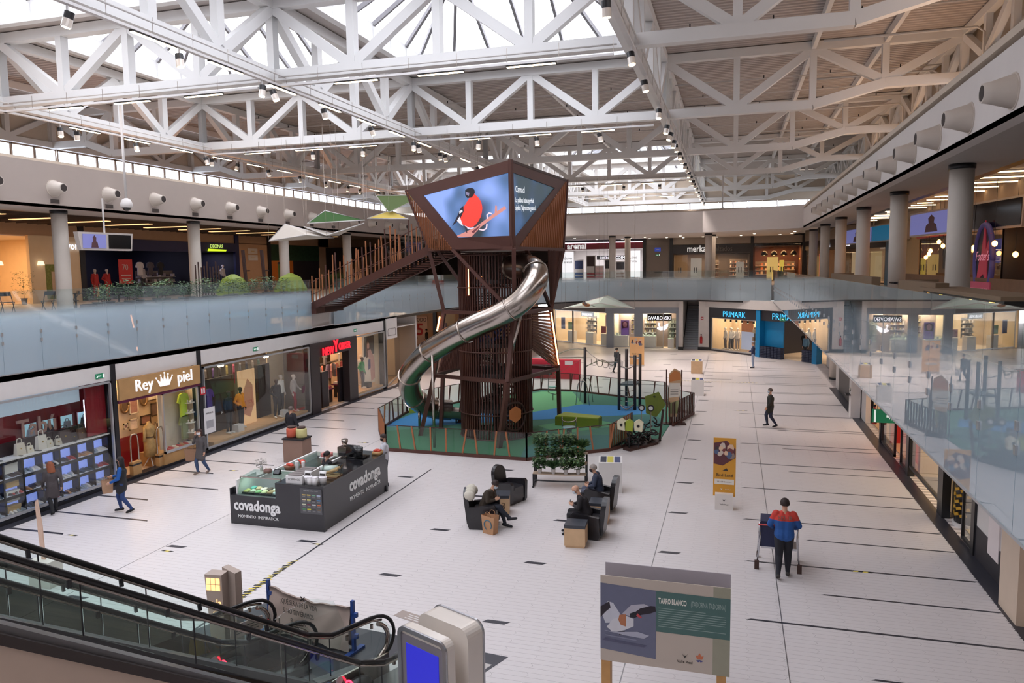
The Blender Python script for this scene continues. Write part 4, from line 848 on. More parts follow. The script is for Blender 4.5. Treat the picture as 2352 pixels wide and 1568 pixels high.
fpart(FL, 'wall_window_back', MB().box(22.1, 23.55, .6, .65, .5, 2.7), M('putty', (200, 190, 170), .6))
for k in range(2): garment(FL, ('lime and green striped knit cardigan hanging in the leather shop window', 'green striped flared trousers hanging below the cardigan')[k], 22.7, .4, 2.4-.85*k, 0, ((186, 214, 70), (128, 136, 96))[k], (.85, .85)[k], (.42, .4)[k])
dm = fthing(FL, 'dress_form', 'dress form in a tan ikat patterned coat dress on a white wooden tripod', 'mannequin', 20.95, .55); part('torso', MB().lathe([(.16, .42), (.23, .45), (.2, .9), (.13, 1.12), (.19, 1.35), (.2, 1.5), (.07, 1.6), (.06, 1.68)], n=18), M('ikat', (172, 142, 92), .8, var=.45, scale=9), dm, True); part('sleeve', MB().tube([(-.2, 0, 1.48), (-.27, -.02, 1.0)], .05, 8), MATS['ikat'], dm, True); part('sleeve', MB().tube([(.2, 0, 1.48), (.27, -.02, 1.0)], .05, 8), MATS['ikat'], dm, True); part('belt', MB().cyl(0, 0, 1.1, 1.15, .145, 14), M('belt_brown', (90, 70, 50)), dm)
for a in (0, 2.1, 4.2): part('leg', MB().tube([(0, 0, .45), (.26*math.cos(a), .26*math.sin(a), .02)], .022, 6), kw if False else white, dm, True)
for k, u in enumerate((20.25, 21.45)):
    t = fthing(FL, 'security_gate', 'steel hoop security gate at the %s of the leather shop door' % ('left', 'right')[k], 'gate', u, .15); part('hoop', MB().tube(spline([(-.16, 0, 0), (-.16, 0, 1.3), (0, 0, 1.48), (.16, 0, 1.3), (.16, 0, 0)], 4), .025, 8), steel, t, True); part('base', MB().box(-.19, .19, -.08, .08, 0, .55), tan, t); part('band', MB().box(-.195, .195, -.085, .085, .42, .48), dark, t)
fr_m = [M('frame_gold', (120, 92, 60), .4, .3), M('frame_dark', (70, 54, 46), .5), M('frame_light', (206, 190, 170), .6)]
for k, (u, z, w_, h, ov) in enumerate(((19.95, 2.25, .36, .5, 1), (20.35, 2.15, .42, .55, 0), (20.8, 2.4, .34, .6, 1), (21.2, 2.45, .5, .5, 0), (20.3, 1.5, .4, .4, 0), (20.85, 1.55, .5, .34, 0), (21.45, 1.85, .7, .5, 0), (20.6, 2.75, .5, .3, 0), (21.7, 2.5, .4, .5, 0), (19.95, 1.5, .2, .2, 0), (21.5, 1.2, .5, .3, 0))):
    t = fthing(FL, 'picture_frame', ('oval gold framed mirror nearest the sign edge', 'pale framed print beside the oval mirror', 'ornate oval mirror in the middle', 'square dark framed picture upper right', 'framed certificate below the print', 'wide framed collage behind the dress form', 'large dark frame of vertical strips', 'frame cut by the sign at the top', 'tall frame above the window partition', 'tiny purple plaque', 'small frame low on the right')[k]+' in the leather shop', 'picture', u, 1.4, z)
    if ov: b = MB(); ring = [(w_/2*math.cos(a), h/2*math.sin(a)) for a in [2*PI*q/20 for q in range(20)]]; part('frame', MB().tube([(x, 0, zz) for x, zz in ring+[ring[0]]], .045, 6), fr_m[0], t, True); part('glass', MB().plate([(x, .01, zz) for x, zz in ring], .01), M('mirror_dim', (120, 100, 84), .15, .6), t)
    else: part('frame', MB().box(-w_/2, w_/2, 0, .03, -h/2, -h/2+.04).box(-w_/2, w_/2, 0, .03, h/2-.04, h/2).box(-w_/2, -w_/2+.04, 0, .03, -h/2, h/2).box(w_/2-.04, w_/2, 0, .03, -h/2, h/2), fr_m[1 if k in (3, 6, 5, 8) else 2], t); part('picture', MB().box(-w_/2+.04, w_/2-.04, .015, .025, -h/2+.04, h/2-.04), M('pic_%d' % (k % 4), ((222, 204, 190), (150, 110, 100), (110, 90, 84), (200, 190, 180))[k % 4], .6, var=.35, scale=8), t)
fpart(FL, 'wall_picture', MB().box(19.66, 23.5, 1.5, 1.55, 0, 3.4), cream)
fpart(FL, 'wall_red_dado', MB().box(19.66, 22.2, 1.45, 1.5, .0, 1.1), red)
for k in range(4): t = fthing(FL, 'glass_shelf', 'curved glass shelf of white trinkets in the leather shop window, %s' % ('lowest', 'second', 'third', 'highest')[k], 'shelf', 23.0, .33, .9+.38*k); part('shelf', MB().cyl(0, 0, 0, .02, .2, 16), kw if False else M('shelf_white', (226, 226, 222), .3), t); [part('trinket', MB().ell((.1*math.cos(a), .1*math.sin(a)-.05, .07), .05, .04, .06, 8), M('trinket', (222, 214, 206), .4), t, True) for a in (0, 2, 4)]
shoes(FL, 21.75, 23.4, .3, .5, 9, 'shoe or glove on the leather shop window base', 'items on the window base', 5, [3, 1, 3, 4]); shoes(FL, 22.2, 23.4, .6, .5, 5, 'shoe at the rear of the leather shop window base', 'items behind on the window base', 6, [4, 1, 2])
t = fthing(FL, 'blue_boots', 'pair of small blue boots in the leather shop window', 'boots', 23.2, .45, .5); 
for s_ in (-.06, .06): part('boot', MB().tube([(s_, 0, 0), (s_, 0, .22)], .045, 10).ell((s_, -.06, .04), .045, .09, .04, 8), clo((60, 130, 170)), t, True)
# --- youth fashion shop
room(FL, 23.8, 31.3, 3.4, 5.5, greyw, M('shop_darkfloor', (70, 64, 62), .4), white, (255, 220, 180), 130); room(FL, 31.4, 44.5, 3.4, 5, greyw, woodf, white, (255, 205, 165), 300)
window(FL, 23.85, 31.35, .12, 3.35, (25.7, 28.2)); window(FL, 36.0, 39.42, .12, 3.4, ())
fpart(FL, 'wall_platform', MB().box(24.4, 31.2, .1, 1.3, .02, .28).box(36.1, 39.3, .1, 1.3, .02, .28), M('plat', (214, 176, 134), .5)); fpart(FL, 'wall_partition', MB().box(25.4, 27.4, 1.3, 1.36, .1, 2.55).box(29.1, 30.0, 1.3, 1.5, .28, 2.7), M('board_brown', (60, 52, 50), .6))
fpart(FL, 'wall_side_panel', MB().box(30.0, 31.3, 1.4, 1.46, .1, 3.35), cream)
pst = fthing(FL, 'poster_board', 'tall glowing poster panel behind the mannequin in the orange top', 'poster', 25.95, .9, .3); part('panel', MB().box(0, 1.15, 0, .05, 0, 2.4), M('poster_peach', (244, 206, 160), emit=.25, ecol=(255, 200, 140)), pst); part('hexagon', MB().plate([(.25, -.006, .5), (.7, -.006, .3), (1.0, -.006, .8), (.95, -.006, 1.7), (.6, -.006, 2.0), (.3, -.006, 1.5)], .003), M('poster_blush', (226, 160, 130), .6), pst); lettering('BE YOU', .22, M('ink_pink', (206, 100, 100)), pst, (.6, -.01, .9), 0, ext=.002)
dk = M('mannequin_dark', (60, 44, 36), .5)
mannequin(FL, 'mannequin in a bright orange sweatshirt and black trousers', 26.0, .7, .3, PI, (236, 150, 44), (44, 40, 44), dk, kind='pose'); mannequin(FL, 'mannequin in a black sweatshirt numbered 34 left of the orange one', 25.25, .5, .3, PI, (34, 32, 36), (52, 48, 50), dk)
lettering('34', .16, wl if False else M('letter_white', (235, 235, 235), .5), thing('chest_number', 'white number 34 on the sleeve of the black sweatshirt', 'print', FL.P(25.25, .32, 1.25), PI/2), (0, 0, 0), 0, ext=.003)
mannequin(FL, 'white mannequin in a white top at the right of the window behind', 28.9, .95, .35, PI, (236, 232, 228), (44, 44, 48)); mannequin(FL, 'dark mannequin in a black blazer in front of the white one', 28.55, .5, .3, PI-.3, (38, 36, 40), (40, 42, 50), dk, kind='pose'); mannequin(FL, 'white mannequin in a grey printed top with a red bag', 29.9, .6, .3, PI+.2, (180, 170, 168), (150, 50, 60), kind='walk')
mannequin(FL, 'mannequin in a green sweater in the right hand window', 36.6, .6, .3, PI, (40, 150, 84), (84, 84, 92), dk, kind='pose'); mannequin(FL, 'white mannequin half behind the green one', 36.5, 1.0, .35, PI-.4, (226, 218, 210), (206, 200, 196))
for k, (u, v_) in enumerate(((25.2, .55), (28.4, .5), (36.6, .6))):
    t = fthing(FL, 'display_block', ('white block by the black sweatshirt mannequin', 'white block by the black blazer mannequin', 'dark block under the green sweater mannequin')[k], 'plinth', u+.6, v_-.1, .28); part('block', MB().box(-.2, .2, -.15, .15, 0, .3), (white, white, dark)[k], t)
pw = fthing(FL, 'wall_poster', 'large poster of a dark haired woman in a pink dress beside the entrance', 'poster', 36.75, .7, .4); part('panel', MB().box(0, 1.7, 0, .04, 0, 2.8), M('poster_cream', (226, 206, 186), emit=.12), pw)
for i, (c, pts) in enumerate((((50, 40, 44), [(.1, 1.6), (1.6, 1.7), (1.6, 2.75), (.2, 2.75)]), ((120, 70, 54), [(.35, 1.5), (.75, 1.6), (.8, 2.3), (.6, 2.5), (.4, 2.3)]), ((220, 160, 140), [(.5, 2.1), (.62, 2.0), (.78, 2.1), (.78, 2.3), (.65, 2.4), (.52, 2.3)]), ((226, 170, 156), [(.55, 1.9), (.9, 2.0), (1.3, 1.5), (1.5, .3), (.9, .1), (.8, 1.0)]), ((96, 90, 130), [(.55, .8), (.85, .9), (.85, 1.4), (.6, 1.4)]))): part('print', MB().plate([(x, -.004*(i+1), z) for x, z in pts], .002), M('pp_%d' % i, c, .6, var=.15, scale=6), pw)
# entrance portal
por = fthing(FL, 'entrance_portal', 'black entrance portal with glowing red capital letters', 'portal', 0, 0, 0); nyb = M('portal_black', (38, 34, 40), .4)
part('jamb', MB().box(31.38, 32.2, -.05, .35, 0, 3.45), nyb, por); part('jamb', MB().box(35.1, 36.0, -.05, .35, 0, 3.45), nyb, por); part('lintel', MB().box(32.2, 35.1, -.05, .35, 2.75, 3.45), nyb, por)
rl = M('red_letters', (235, 40, 60), emit=.8, ecol=(255, 40, 60))
lettering('NEW', .55, rl, por, (32.95, -.1, 2.78), 0, ext=.03, bold=.008, sx=.85); lettering('Y', .85, rl, por, (33.72, -.1, 2.85), 0, ext=.03, bold=.02, sx=.8); lettering('ORKER', .5, rl, por, (34.6, -.1, 2.9), 0, ext=.03, bold=.008, sx=.75)
for k, u in enumerate((32.6, 34.3)): t = fthing(FL, 'security_pillar', 'tall black security pillar at the %s of the youth fashion entrance' % ('left', 'right')[k], 'pillar', u, .5); part('panel', MB().box(-.3, .3, -.06, .06, 0, 1.85), nyb, t); part('edge', MB().box(.3, .33, -.07, .07, 0, 1.85), steel, t)
for k in range(10): garment(FL, 'garment on the back rack of the youth fashion entrance, '+('white tee', 'coral top', 'grey top', 'lilac shirt', 'pink shirt', 'grey shirt', 'salmon top', 'white shirt', 'rose top', 'beige top')[k], 32.2+.28*k, 2.0+.1*(k % 2), 1.7+(.8 if k in (2, 7) else 0), .5*(k % 3), ((226, 220, 214), (226, 130, 110), (150, 146, 150), (170, 160, 190), (226, 176, 170), (120, 116, 124), (224, 150, 130), (230, 226, 222), (214, 120, 130), (206, 180, 156))[k], .7, .3, 'garments inside the entrance')
for k in range(3): t = fthing(FL, 'wall_rack', 'black rack shelf with shoes inside the youth fashion entrance, %s' % ('lower', 'middle', 'upper')[k], 'shelf', 33.7, 2.3, 1.2+.55*k); part('shelf', MB().box(-1.5, 1.5, 0, .3, 0, .04), dark, t); shoes(FL, 35.9, 39.0, 2.4, 1.24+.55*k, 8, 'shoe on the rack inside the youth fashion entrance', 'shoes on the entrance racks', 30+k, [1, 4, 0])
for k in range(2): t = fthing(FL, 'display_table', ('dark table with folded clothes left inside the entrance', 'magenta edged table with folded clothes right inside the entrance')[k], 'table', 32.6+1.7*k, 1.2, 0); part('top', MB().box(-.4, .4, -.4, .4, .7, .76), plum, t); part('leg_block', MB().box(-.3, .3, -.3, .3, 0, .7), dark, t); [part('folded_stack', MB().box(x-.12, x+.12, -.3, .3, .76, .88), clo(c), t) for x, c in ((-.22, (220, 214, 210)), (.12, (200, 90, 90)))]
for k in range(9): garment(FL, 'garment on the long rack behind the fashion window, '+('grey', 'purple', 'dark grey', 'mustard', 'pink', 'slate', 'navy', 'ash', 'teal')[k], 24.0+.42*k, 2.2, 2.75, .7, ((110, 106, 110), (90, 60, 120), (70, 68, 74), (150, 140, 80), (150, 60, 90), (96, 100, 112), (50, 54, 72), (130, 126, 126), (70, 96, 96))[k], .8, .36, 'garments on the long rack')
garment(FL, 'purple fleece jacket hanging by the left edge of the fashion window', 24.1, .5, 2.3, 0, (84, 56, 128), 1.1, .4)
t = fthing(FL, 'window_notice', 'white notice sheet low in the left corner of the fashion window', 'sign', 24.0, -.03, .75); part('sheet', MB().box(-.22, .42, 0, .005, 0, 1.0), wl if False else M('sheet_white', (220, 220, 222), .6), t); lettering('INFORMA', .1, ink if False else M('ink_dark', (60, 54, 50)), t, (.1, -.006, .75), 0, ext=.001); part('text_block', MB().box(-.1, .3, -.004, 0, .2, .5), M('ink_pale', (160, 160, 166)), t)
lettering('NEWYORKER', .16, M('red_decal', (190, 70, 70)), fthing(FL, 'window_decal', 'small red shop name decal low on the fashion window', 'sign', 30.3, -.02, .45), (0, 0, 0), 0, ext=.002)
t = fthing(FL, 'window_decal', 'small dark flame shaped decal on the pale panel of the fashion window', 'sign', 30.75, -.02, 1.2); part('mark', MB().plate([(-.12, 0, 0), (.05, 0, .05), (.12, 0, .25), (.08, 0, .45), (0, 0, .3), (-.08, 0, .35)], .004), M('decal_red', (110, 70, 84)), t)
for k, u in enumerate((24.9, 27.9, 30.4)): t = fthing(FL, 'spotlight_pair', 'pair of small bright ceiling spots in the fashion window, %s' % ('left', 'middle', 'right')[k], 'lamp', u, .9, 3.1); [part('head', MB().ell((x, 0, 0), .06, .06, .06, 8), M('spot_glow', (255, 230, 190), emit=9), t, True) for x in (-.1, .12)]; part('arm', MB().box(-.15, .15, -.01, .01, .08, .12), dark, t)
# ceiling hung exit signs
eg = M('exit_green', (24, 110, 76), emit=.25, ecol=(30, 130, 90)); ew = M('exit_white', (235, 245, 240), emit=.5)
def exit_sign(label, p, rz, w_=.34, h=.16, arrow=-1):
    t = thing('exit_sign', label, 'sign', p, rz); part('panel', MB().box(-w_/2, w_/2, -.01, .01, 0, h), eg, t); part('door', MB().box(-arrow*w_*.4-.03, -arrow*w_*.4+.03, -.014, -.01, .02, h-.02), ew, t)
    part('arrow', MB().plate([(-.04, -.012, h*.42), (.04, -.012, h*.42), (.04, -.012, h*.58), (-.04, -.012, h*.58)], .003).plate([(arrow*.04, -.012, h*.25), (arrow*.09, -.012, h*.5), (arrow*.04, -.012, h*.75)], .003), ew, t)
    part('runner', MB().beam((-arrow*-.1, -.012, h*.2), (-arrow*-.13, -.012, h*.75), .015, .01).beam((.1*arrow, -.012, h*.5), (.15*arrow, -.012, h*.3), .012, .01), ew, t); return t
exit_sign('green exit sign above the shoe shop window', FL.P(19.05, .03, 3.62), PI/2); exit_sign('green exit sign above the left half of the fashion window', FL.P(27.25, .03, 3.6), PI/2); exit_sign('green exit sign above the right fashion window', FL.P(36.05, .03, 3.65), PI/2)
t = fthing(FL, 'alarm_sign', 'small red fire alarm sign by the pier beside the leather shop', 'sign', 23.68, -.04, 2.3, 0); part('plate', MB().box(-.02, .26, 0, .02, 0, .3), M('sign_red', (190, 40, 50), .5), t); part('mark', MB().box(.02, .1, -.004, 0, .05, .25).box(.14, .22, -.004, 0, .05, .25), M('sheet_white', (220, 220, 222), .6), t)
# corner shop glass and blank hanging sign
FC = Fr(-19.46, 39.6, PI/2+.28); room(FC, .1, 5.2, 3.4, 3.2, cream, greyw, white, (255, 220, 180), 50); window(FC, .1, 5.2, .1, 3.4, (1.4, 3.3))
struct('wall_corner', MB().box(-24.9, -19.9, 44.9, 45.1, 0, 4.25), white); struct('wall_corridor', MB().box(-25.1, -24.9, 44.9, 56.0, 0, 4.25), M('corr_beige', (196, 166, 140), .7))
for k in range(2): mannequin(FC, 'pink bare mannequin in the corner window, %s one' % ('left', 'right')[k], .8+.8*k, .9, .1, PI-.4*k, (226, 176, 160), (226, 176, 160), M('mannequin_pink', (226, 176, 160), .5), kind='pose')
t = fthing(FL, 'hanging_sign', 'blank white hanging sign with a thin scalloped outline at the corner of the left row', 'sign', 40.4, 0, 2.88); part('panel', MB().box(-.72, .72, -.03, .03, 0, 1.2), white, t); 
part('outline', MB().tube([(-.55, -.04, .2), (.45, -.04, .2), (.5, -.04, .3), (.5, -.04, .5), (.45, -.04, .6), (-.5, -.04, .6), (-.55, -.04, .5), (-.55, -.04, .2)], .012, 5), M('outline_grey', (110, 100, 96)), t)
# side corridor far wall
cor = MATS['corr_beige']; struct('wall_corridor_far', MB().box(-36, -16.2, 62.6, 62.8, 0, 4.3), cor); struct('wall_corridor_left', MB().box(-36.2, -36, 41, 62.8, 0, 4.3), cor); struct('ceiling_corridor', MB().box(-36, -19.7, 41, 62.8, 4.2, 4.24), cor)
for k in range(3): area('corridor_lamp', (-27+2.5*k, 55, 4.15), 1.2, 1.2, 45, (255, 196, 140))
t = thing('price_poster', 'tall pale poster reading TODO 5 in the side corridor', 'poster', (-27.2, 62.5, 0)); part('sheet', MB().box(-.68, .68, 0, .02, .1, 2.65), M('poster_pink', (236, 206, 184), .6), t); lettering('TODO', .5, M('ink_dark', (60, 54, 50)), t, (0, -.01, 2.2), 0, ext=.005, sx=.8); lettering('5', 1.5, M('poster_red', (196, 50, 54)), t, (-.05, -.01, .98), 0, ext=.005, bold=.03); lettering('7    12', .4, M('ink_dark', (60, 54, 50)), t, (0, -.01, .55), 0, ext=.004)
for k, u in enumerate((-29.4, -28.3)):
    t = thing('sale_pillar', 'yellow and black striped sale pillar with dark capitals, %s one' % ('left', 'right')[k], 'sign', (u, 61.6, 0)); part('panel', MB().box(-.38, .38, 0, .1, 0, 2.2), M('sale_yellow', (196, 150, 40), .6), t); part('stripe_band', MB().box(-.38, .38, -.004, 0, .05, .3).box(-.38, .38, -.004, 0, 1.9, 2.15), M('tape_black', (30, 30, 30), .6), t)
    for q, s_ in enumerate(('RE', 'MA', 'TE')): lettering(s_, .42, M('ink_dark', (60, 54, 50)), t, (0, -.01, 1.4-.42*q), 0, ext=.004)
struct('trim_14', MB().box(-25.9, -25.6, 62.3, 62.62, 0, 4.2), dark)
t = thing('shop_door', 'beige shop front with a framed window right of the price poster', 'door', (-24.3, 62.4, 0)); part('frame', MB().box(-1, 1.1, 0, .1, 0, 3.4), M('door_sand', (176, 146, 110), .5), t); part('pane', MB().box(-.6, .5, -.01, 0, 1.9, 2.9), M('pane_warm', (190, 170, 120), .3), t)
# ------------------------------------------------------------------ people in the hall
def face_to(dx, dy): return math.atan2(-dx, dy)
walk = dict(kR=(.1, .16, .52), aR=(.1, .1, .12), tR=(.11, .27, .06), kL=(-.1, .0, .5), aL=(-.1, -.24, .13), tL=(-.11, -.1, .03), eR=(.24, -.12, 1.14), wR=(.24, -.08, .88), eL=(-.24, .03, 1.13), wL=(-.24, .18, .93))
# man in red and blue jacket pushing a trolley (seen from behind)
t, J = person('man in red and blue jacket from behind, pushing a tall trolley', (1.17, 17.2), face_to(0, 1), 1.8, dict(BASE, kR=(.09, .12, .5), aR=(.09, .05, .1), tR=(.1, .2, .05), kL=(-.1, -.02, .5), aL=(-.12, -.22, .14), tL=(-.13, -.1, .03), eR=(.30, .02, 1.16), wR=(.24, .27, 1.02), eL=(-.30, .02, 1.16), wL=(-.24, .27, 1.02), hdR=(-.2, 1, 0), hdL=(.2, 1, 0)), (36, 84, 152), (34, 34, 42), (60, 56, 54), (44, 30, 26), 'short', build=1.18)
bd = [c for c in t.children if c.name.startswith('body')][0]; bd.data.materials.append(clo((196, 62, 52)))
for p in bd.data.polygons:
    if p.material_index == 1 and p.center.z > 1.3: p.material_index = 4
lettering('SEUR', .13, clo((120, 100, 90)), t, (0, -.165, 1.33), 0, ext=.004, name='jacket_lettering')
tr = thing('hand_trolley', 'tall dark blue trolley with chrome legs pushed by the red jacketed man', 'trolley', (1.1, 17.75, 0), -.05)
nb = M('trolley_navy', (38, 42, 74), .6); chrome = M('chrome', (200, 200, 205), .15, 1)
part('bag', MB().box(-.42, .3, -.1, .45, .5, 1.1), nb, tr)
for x in (-.48, .44): part('leg', MB().tube([(x, -.25, .1), (x*.86, -.1, .7), (x*.9, -.15, 1.02)], .018, 8), chrome, tr, True); part('wheel', MB().beam((x, -.25, 0), (x, -.25, .2), .07, .1), M('wheel_brown', (70, 48, 42), .7), tr); part('leg', MB().tube([(x, .5, .1), (x*.9, .4, .9)], .018, 8), chrome, tr, True); part('wheel', MB().tube([(x-.02, .5, .07), (x+.02, .5, .07)], .07, 12), MATS['wheel_brown'], tr)
part('handle', MB().tube([(-.46, -.16, 1.03), (.44, -.16, 1.03)], .02, 8), M('handle_red', (170, 50, 50), .5), tr, True); part('basket', MB().box(-.4, .38, .0, .5, .42, .47), chrome, tr)
person('man in a dark coat walking left across the open floor with a white mask', (1.6, 33.5), face_to(-1, -.15), 1.68, walk, (44, 44, 40), (40, 46, 66), (26, 26, 30), (90, 78, 72), 'short', (205, 215, 225), coat=(.76, .15), build=1.1)
person('man in a dark waistcoat and light jeans standing by the blue shop entrance', (1.34, 52.55), face_to(-1, .1), 1.76, dict(eR=(.25, .06, 1.15), wR=(.12, .24, 1.12), eL=(-.25, .06, 1.15), wL=(-.1, .24, 1.12)), (44, 54, 86), (150, 164, 188), (40, 40, 44), (120, 100, 90), 'short')
person('woman with red hair in a grey coat looking into the shoe shop window', (-19.02, 16.62), face_to(-.9, .45), 1.55, dict(walk, nec=(0, .03, 1.46), hea=(0, .08, 1.6), face=(0, .9, -.35)), (74, 68, 70), (30, 30, 34), (24, 22, 24), (140, 78, 50), 'long', None, coat=(.62, .15))
tb_, J = person('woman in a black waistcoat with blue sleeves carrying a paper bag', (-17.05, 17.2), face_to(-.85, -.5), 1.66, dict(walk, eR=(.24, .05, 1.14), wR=(.16, .28, 1.12), eL=(-.24, .05, 1.12), wL=(-.2, .27, 1.02)), (34, 34, 38), (40, 62, 110), (30, 28, 32), (28, 22, 24), 'long', (34, 34, 38), coat=(.72, .14))
bd = [c for c in tb_.children if c.name.startswith('body')][0]; bd.data.materials.append(clo((24, 84, 160)))
for p in bd.data.polygons:
    if p.material_index == 1 and abs(p.center.x) > .2 and p.center.z > .98 or (p.material_index == 1 and p.center.y > .14 and p.center.z > 1.02): p.material_index = 4
def paper_bag(label, loc, rz, w=.34, h=.42, d=.14, col=(176, 140, 112), handles=True, ring=False):
    t = thing('paper_bag', label, 'bag', loc, rz); km = M('kraft_%d' % col[0], col, .85, var=.1, scale=12)
    b = MB(); b.add([(-w/2*.8, -d/2, 0), (w/2*.8, -d/2, 0), (w/2*.8, d/2, 0), (-w/2*.8, d/2, 0), (-w/2, -d/2*1.2, h), (w/2, -d/2*1.1, h*.94), (w/2, d/2*1.2, h), (-w/2, d/2, h*.95)], [(3, 2, 1, 0), (0, 1, 5, 4), (1, 2, 6, 5), (2, 3, 7, 6), (3, 0, 4, 7)])
    b.add([(-w/2*.75, -d/2*.9, h*.5), (w/2*.75, -d/2*.9, h*.5), (w/2*.75, d/2*.9, h*.5), (-w/2*.75, d/2*.9, h*.5)], [(0, 1, 2, 3)])
    part('sack', b, km, t)
    if handles:
        for s in (-1, 1): part('handle', MB().tube(spline([(-w*.22, s*d/2, h*.95), (-w*.18, s*d/2, h*1.13), (0, s*d/2, h*1.2), (w*.18, s*d/2, h*1.13), (w*.22, s*d/2, h*.95)], 3), .008, 5), km, t, True)
    if ring: part('printed_ring', MB().tube([(w*.02+.12*math.cos(a), -d/2*1.17-.004, h*.5+.13*math.sin(a)) for a in [2*PI*k/20-.6 for k in range(17)]], .014, 4), M('print_teal', (60, 108, 130)), t)
    return t
paper_bag('small brown paper bag hanging from the hand of the woman in black', (-17.4, 17.0, .62), 1.0, .3, .4)
person('woman in a long grey coat and white mask holding a phone to her ear', (-17.6, 21.25), face_to(-.1, -1), 1.6, dict(walk, hea=(0, .02, 1.62), eR=(.27, .08, 1.2), wR=(.13, .1, 1.5), hdR=(-.2, 0, 1), eL=(-.25, -.02, 1.13), wL=(-.24, .05, .9)), (84, 80, 82), (56, 78, 112), (120, 104, 96), (58, 34, 30), 'long', (225, 225, 230), coat=(.66, .14))
paper_bag('brown paper bag hanging beside the woman in the long grey coat', (-17.93, 21.15, .5), .4, .4, .42, .16, (150, 116, 92))
person('man in a dark hoodie and blue jeans seen from behind near the fashion shop', (-16.6, 25.25), face_to(.2, 1), 1.68, dict(walk, eR=(.28, -.02, 1.16), wR=(.38, .02, .93), eL=(-.27, 0, 1.14), wL=(-.28, .06, .88)), (30, 28, 36), (112, 138, 176), (34, 34, 44), (96, 84, 78), 'short', None, build=1.15)
person('person with two white shopping bags walking behind the climbing frame', (-7.3, 48.7), face_to(.6, .8), 1.62, walk, (56, 60, 64), (40, 44, 52), (30, 30, 34), (50, 44, 42), 'short')
for k, dx in enumerate((-.32, .3)): paper_bag('white shopping bag held on the %s of the person behind the climbing frame' % ('left', 'right')[k], (-7.3+dx, 48.6, .35), .3, .3, .4, .12, (215, 212, 210))
person('dark figure in front of the price poster in the side corridor', (-26.9, 60.4), face_to(0, 1), 1.75, {}, (34, 28, 28), (34, 28, 30), (20, 20, 20), (30, 24, 22), 'short', None, coat=(.7, .14))
person('second dark figure with a pale mask in the side corridor', (-25.9, 60.8), face_to(-1, -.2), 1.68, {}, (34, 30, 32), (34, 28, 30), (20, 20, 20), (30, 24, 22), 'short', (170, 160, 160))
# ------------------------------------------------------------------ seating group
leather = M('black_leather', (34, 32, 36), .32, var=.15, scale=8, coat=.2)
def armchair(label, loc, rz):
    t = thing('armchair', label, 'armchair', loc, rz, 'black leather armchairs')
    sd = [(-.34, 0), (.30, 0), (.36, .08), (.38, .62), (.32, .68), (-.36, .58), (-.38, .1)]
    for s in (-1, 1):
        x0, x1 = (s*.27, s*.38) if s > 0 else (-.38, -.27)
        b = MB(); v = [(x0, y, z) for y, z in sd]+[(x1, y, z) for y, z in sd]; n = len(sd); b.add(v, [tuple(range(n)), tuple(range(2*n-1, n-1, -1))]+[(i, n+i, n+(i+1) % n, (i+1) % n) for i in range(n)])
        part('arm', b, leather, t)
    part('seat', MB().box(-.27, .27, -.3, .34, .12, .44), leather, t); part('seat_cushion', MB().prism([(-.26, -.28), (.26, -.28), (.26, .3), (.2, .36), (-.2, .36), (-.26, .3)], .44, .5), leather, t)
    bb = MB(); P = []
    for i in range(9):
        th = PI*i/8; P.append((.27*math.cos(th), .78+.27*math.sin(th)))
    P = [(.27, .1)]+P+[(-.27, .1)]; n = len(P)
    lean = lambda z: -.30-.12*(z-.1)
    bb.add([(x, lean(z), z) for x, z in P]+[(x*.96, lean(z)-.13, z) for x, z in P], [tuple(range(n)), tuple(range(2*n-1, n-1, -1))]+[(i, n+i, n+(i+1) % n, (i+1) % n) for i in range(n)]); part('backrest', bb, leather, t)
    part('base', MB().box(-.33, .33, -.3, .3, 0, .12), leather, t); return t
armchair('black leather armchair with a white coat over its back, front left', (-6.42, 18.75, 0), face_to(1, .12))
armchair('empty black leather armchair in the back left of the seating group', (-6.35, 20.95, 0), face_to(.95, -.4))
armchair('black leather armchair with a bald man, front right', (-3.55, 18.75, 0), face_to(-1, .05))
armchair('black leather armchair with the grey haired man, back right', (-3.6, 20.85, 0), face_to(-1, .1))
ply = M('plywood', (206, 172, 134), .6, var=.12, scale=5); lthr = M('grey_leather', (58, 62, 70), .4)
def stool(label, loc, rz, num=None):
    t = thing('cube_stool', label, 'stool', loc, rz, 'plywood cube stools')
    part('body', MB().box(-.26, .26, -.26, .26, .05, .5), ply, t); part('plinth', MB().box(-.24, .24, -.24, .24, 0, .05), ply, t); part('cushion', MB().box(-.265, .265, -.265, .265, .5, .58), lthr, t)
    if num: lettering(num, .3, M('burnt_wood', (110, 84, 60)), t, (.02, -.264, .18), 0, ext=.003, name='printed_number')
    return t
stool('plywood cube stool printed 03 between the two left armchairs', (-6.3, 19.85, 0), .25, '03')
stool('plywood cube stool in front of the front right armchair', (-3.72, 17.98, 0), .06)
stool('plywood cube stool between the two right armchairs', (-3.45, 19.85, 0), .05)
ct = thing('folded_coat', 'thick white coat thrown over the back of the front left armchair', 'coat', (-6.78, 18.7, 0), face_to(1, .12)); cmt = M('white_quilt', (206, 200, 186), .85, var=.1, scale=10)
for k in range(5): part('fold', MB().ell((-.2+.1*k, 0, .92+.06*math.sin(k)), .085, .16, .15, 12), cmt, ct, True)
part('fold', MB().ell((-.1, -.12, .74), .17, .09, .18, 12), cmt, ct, True)
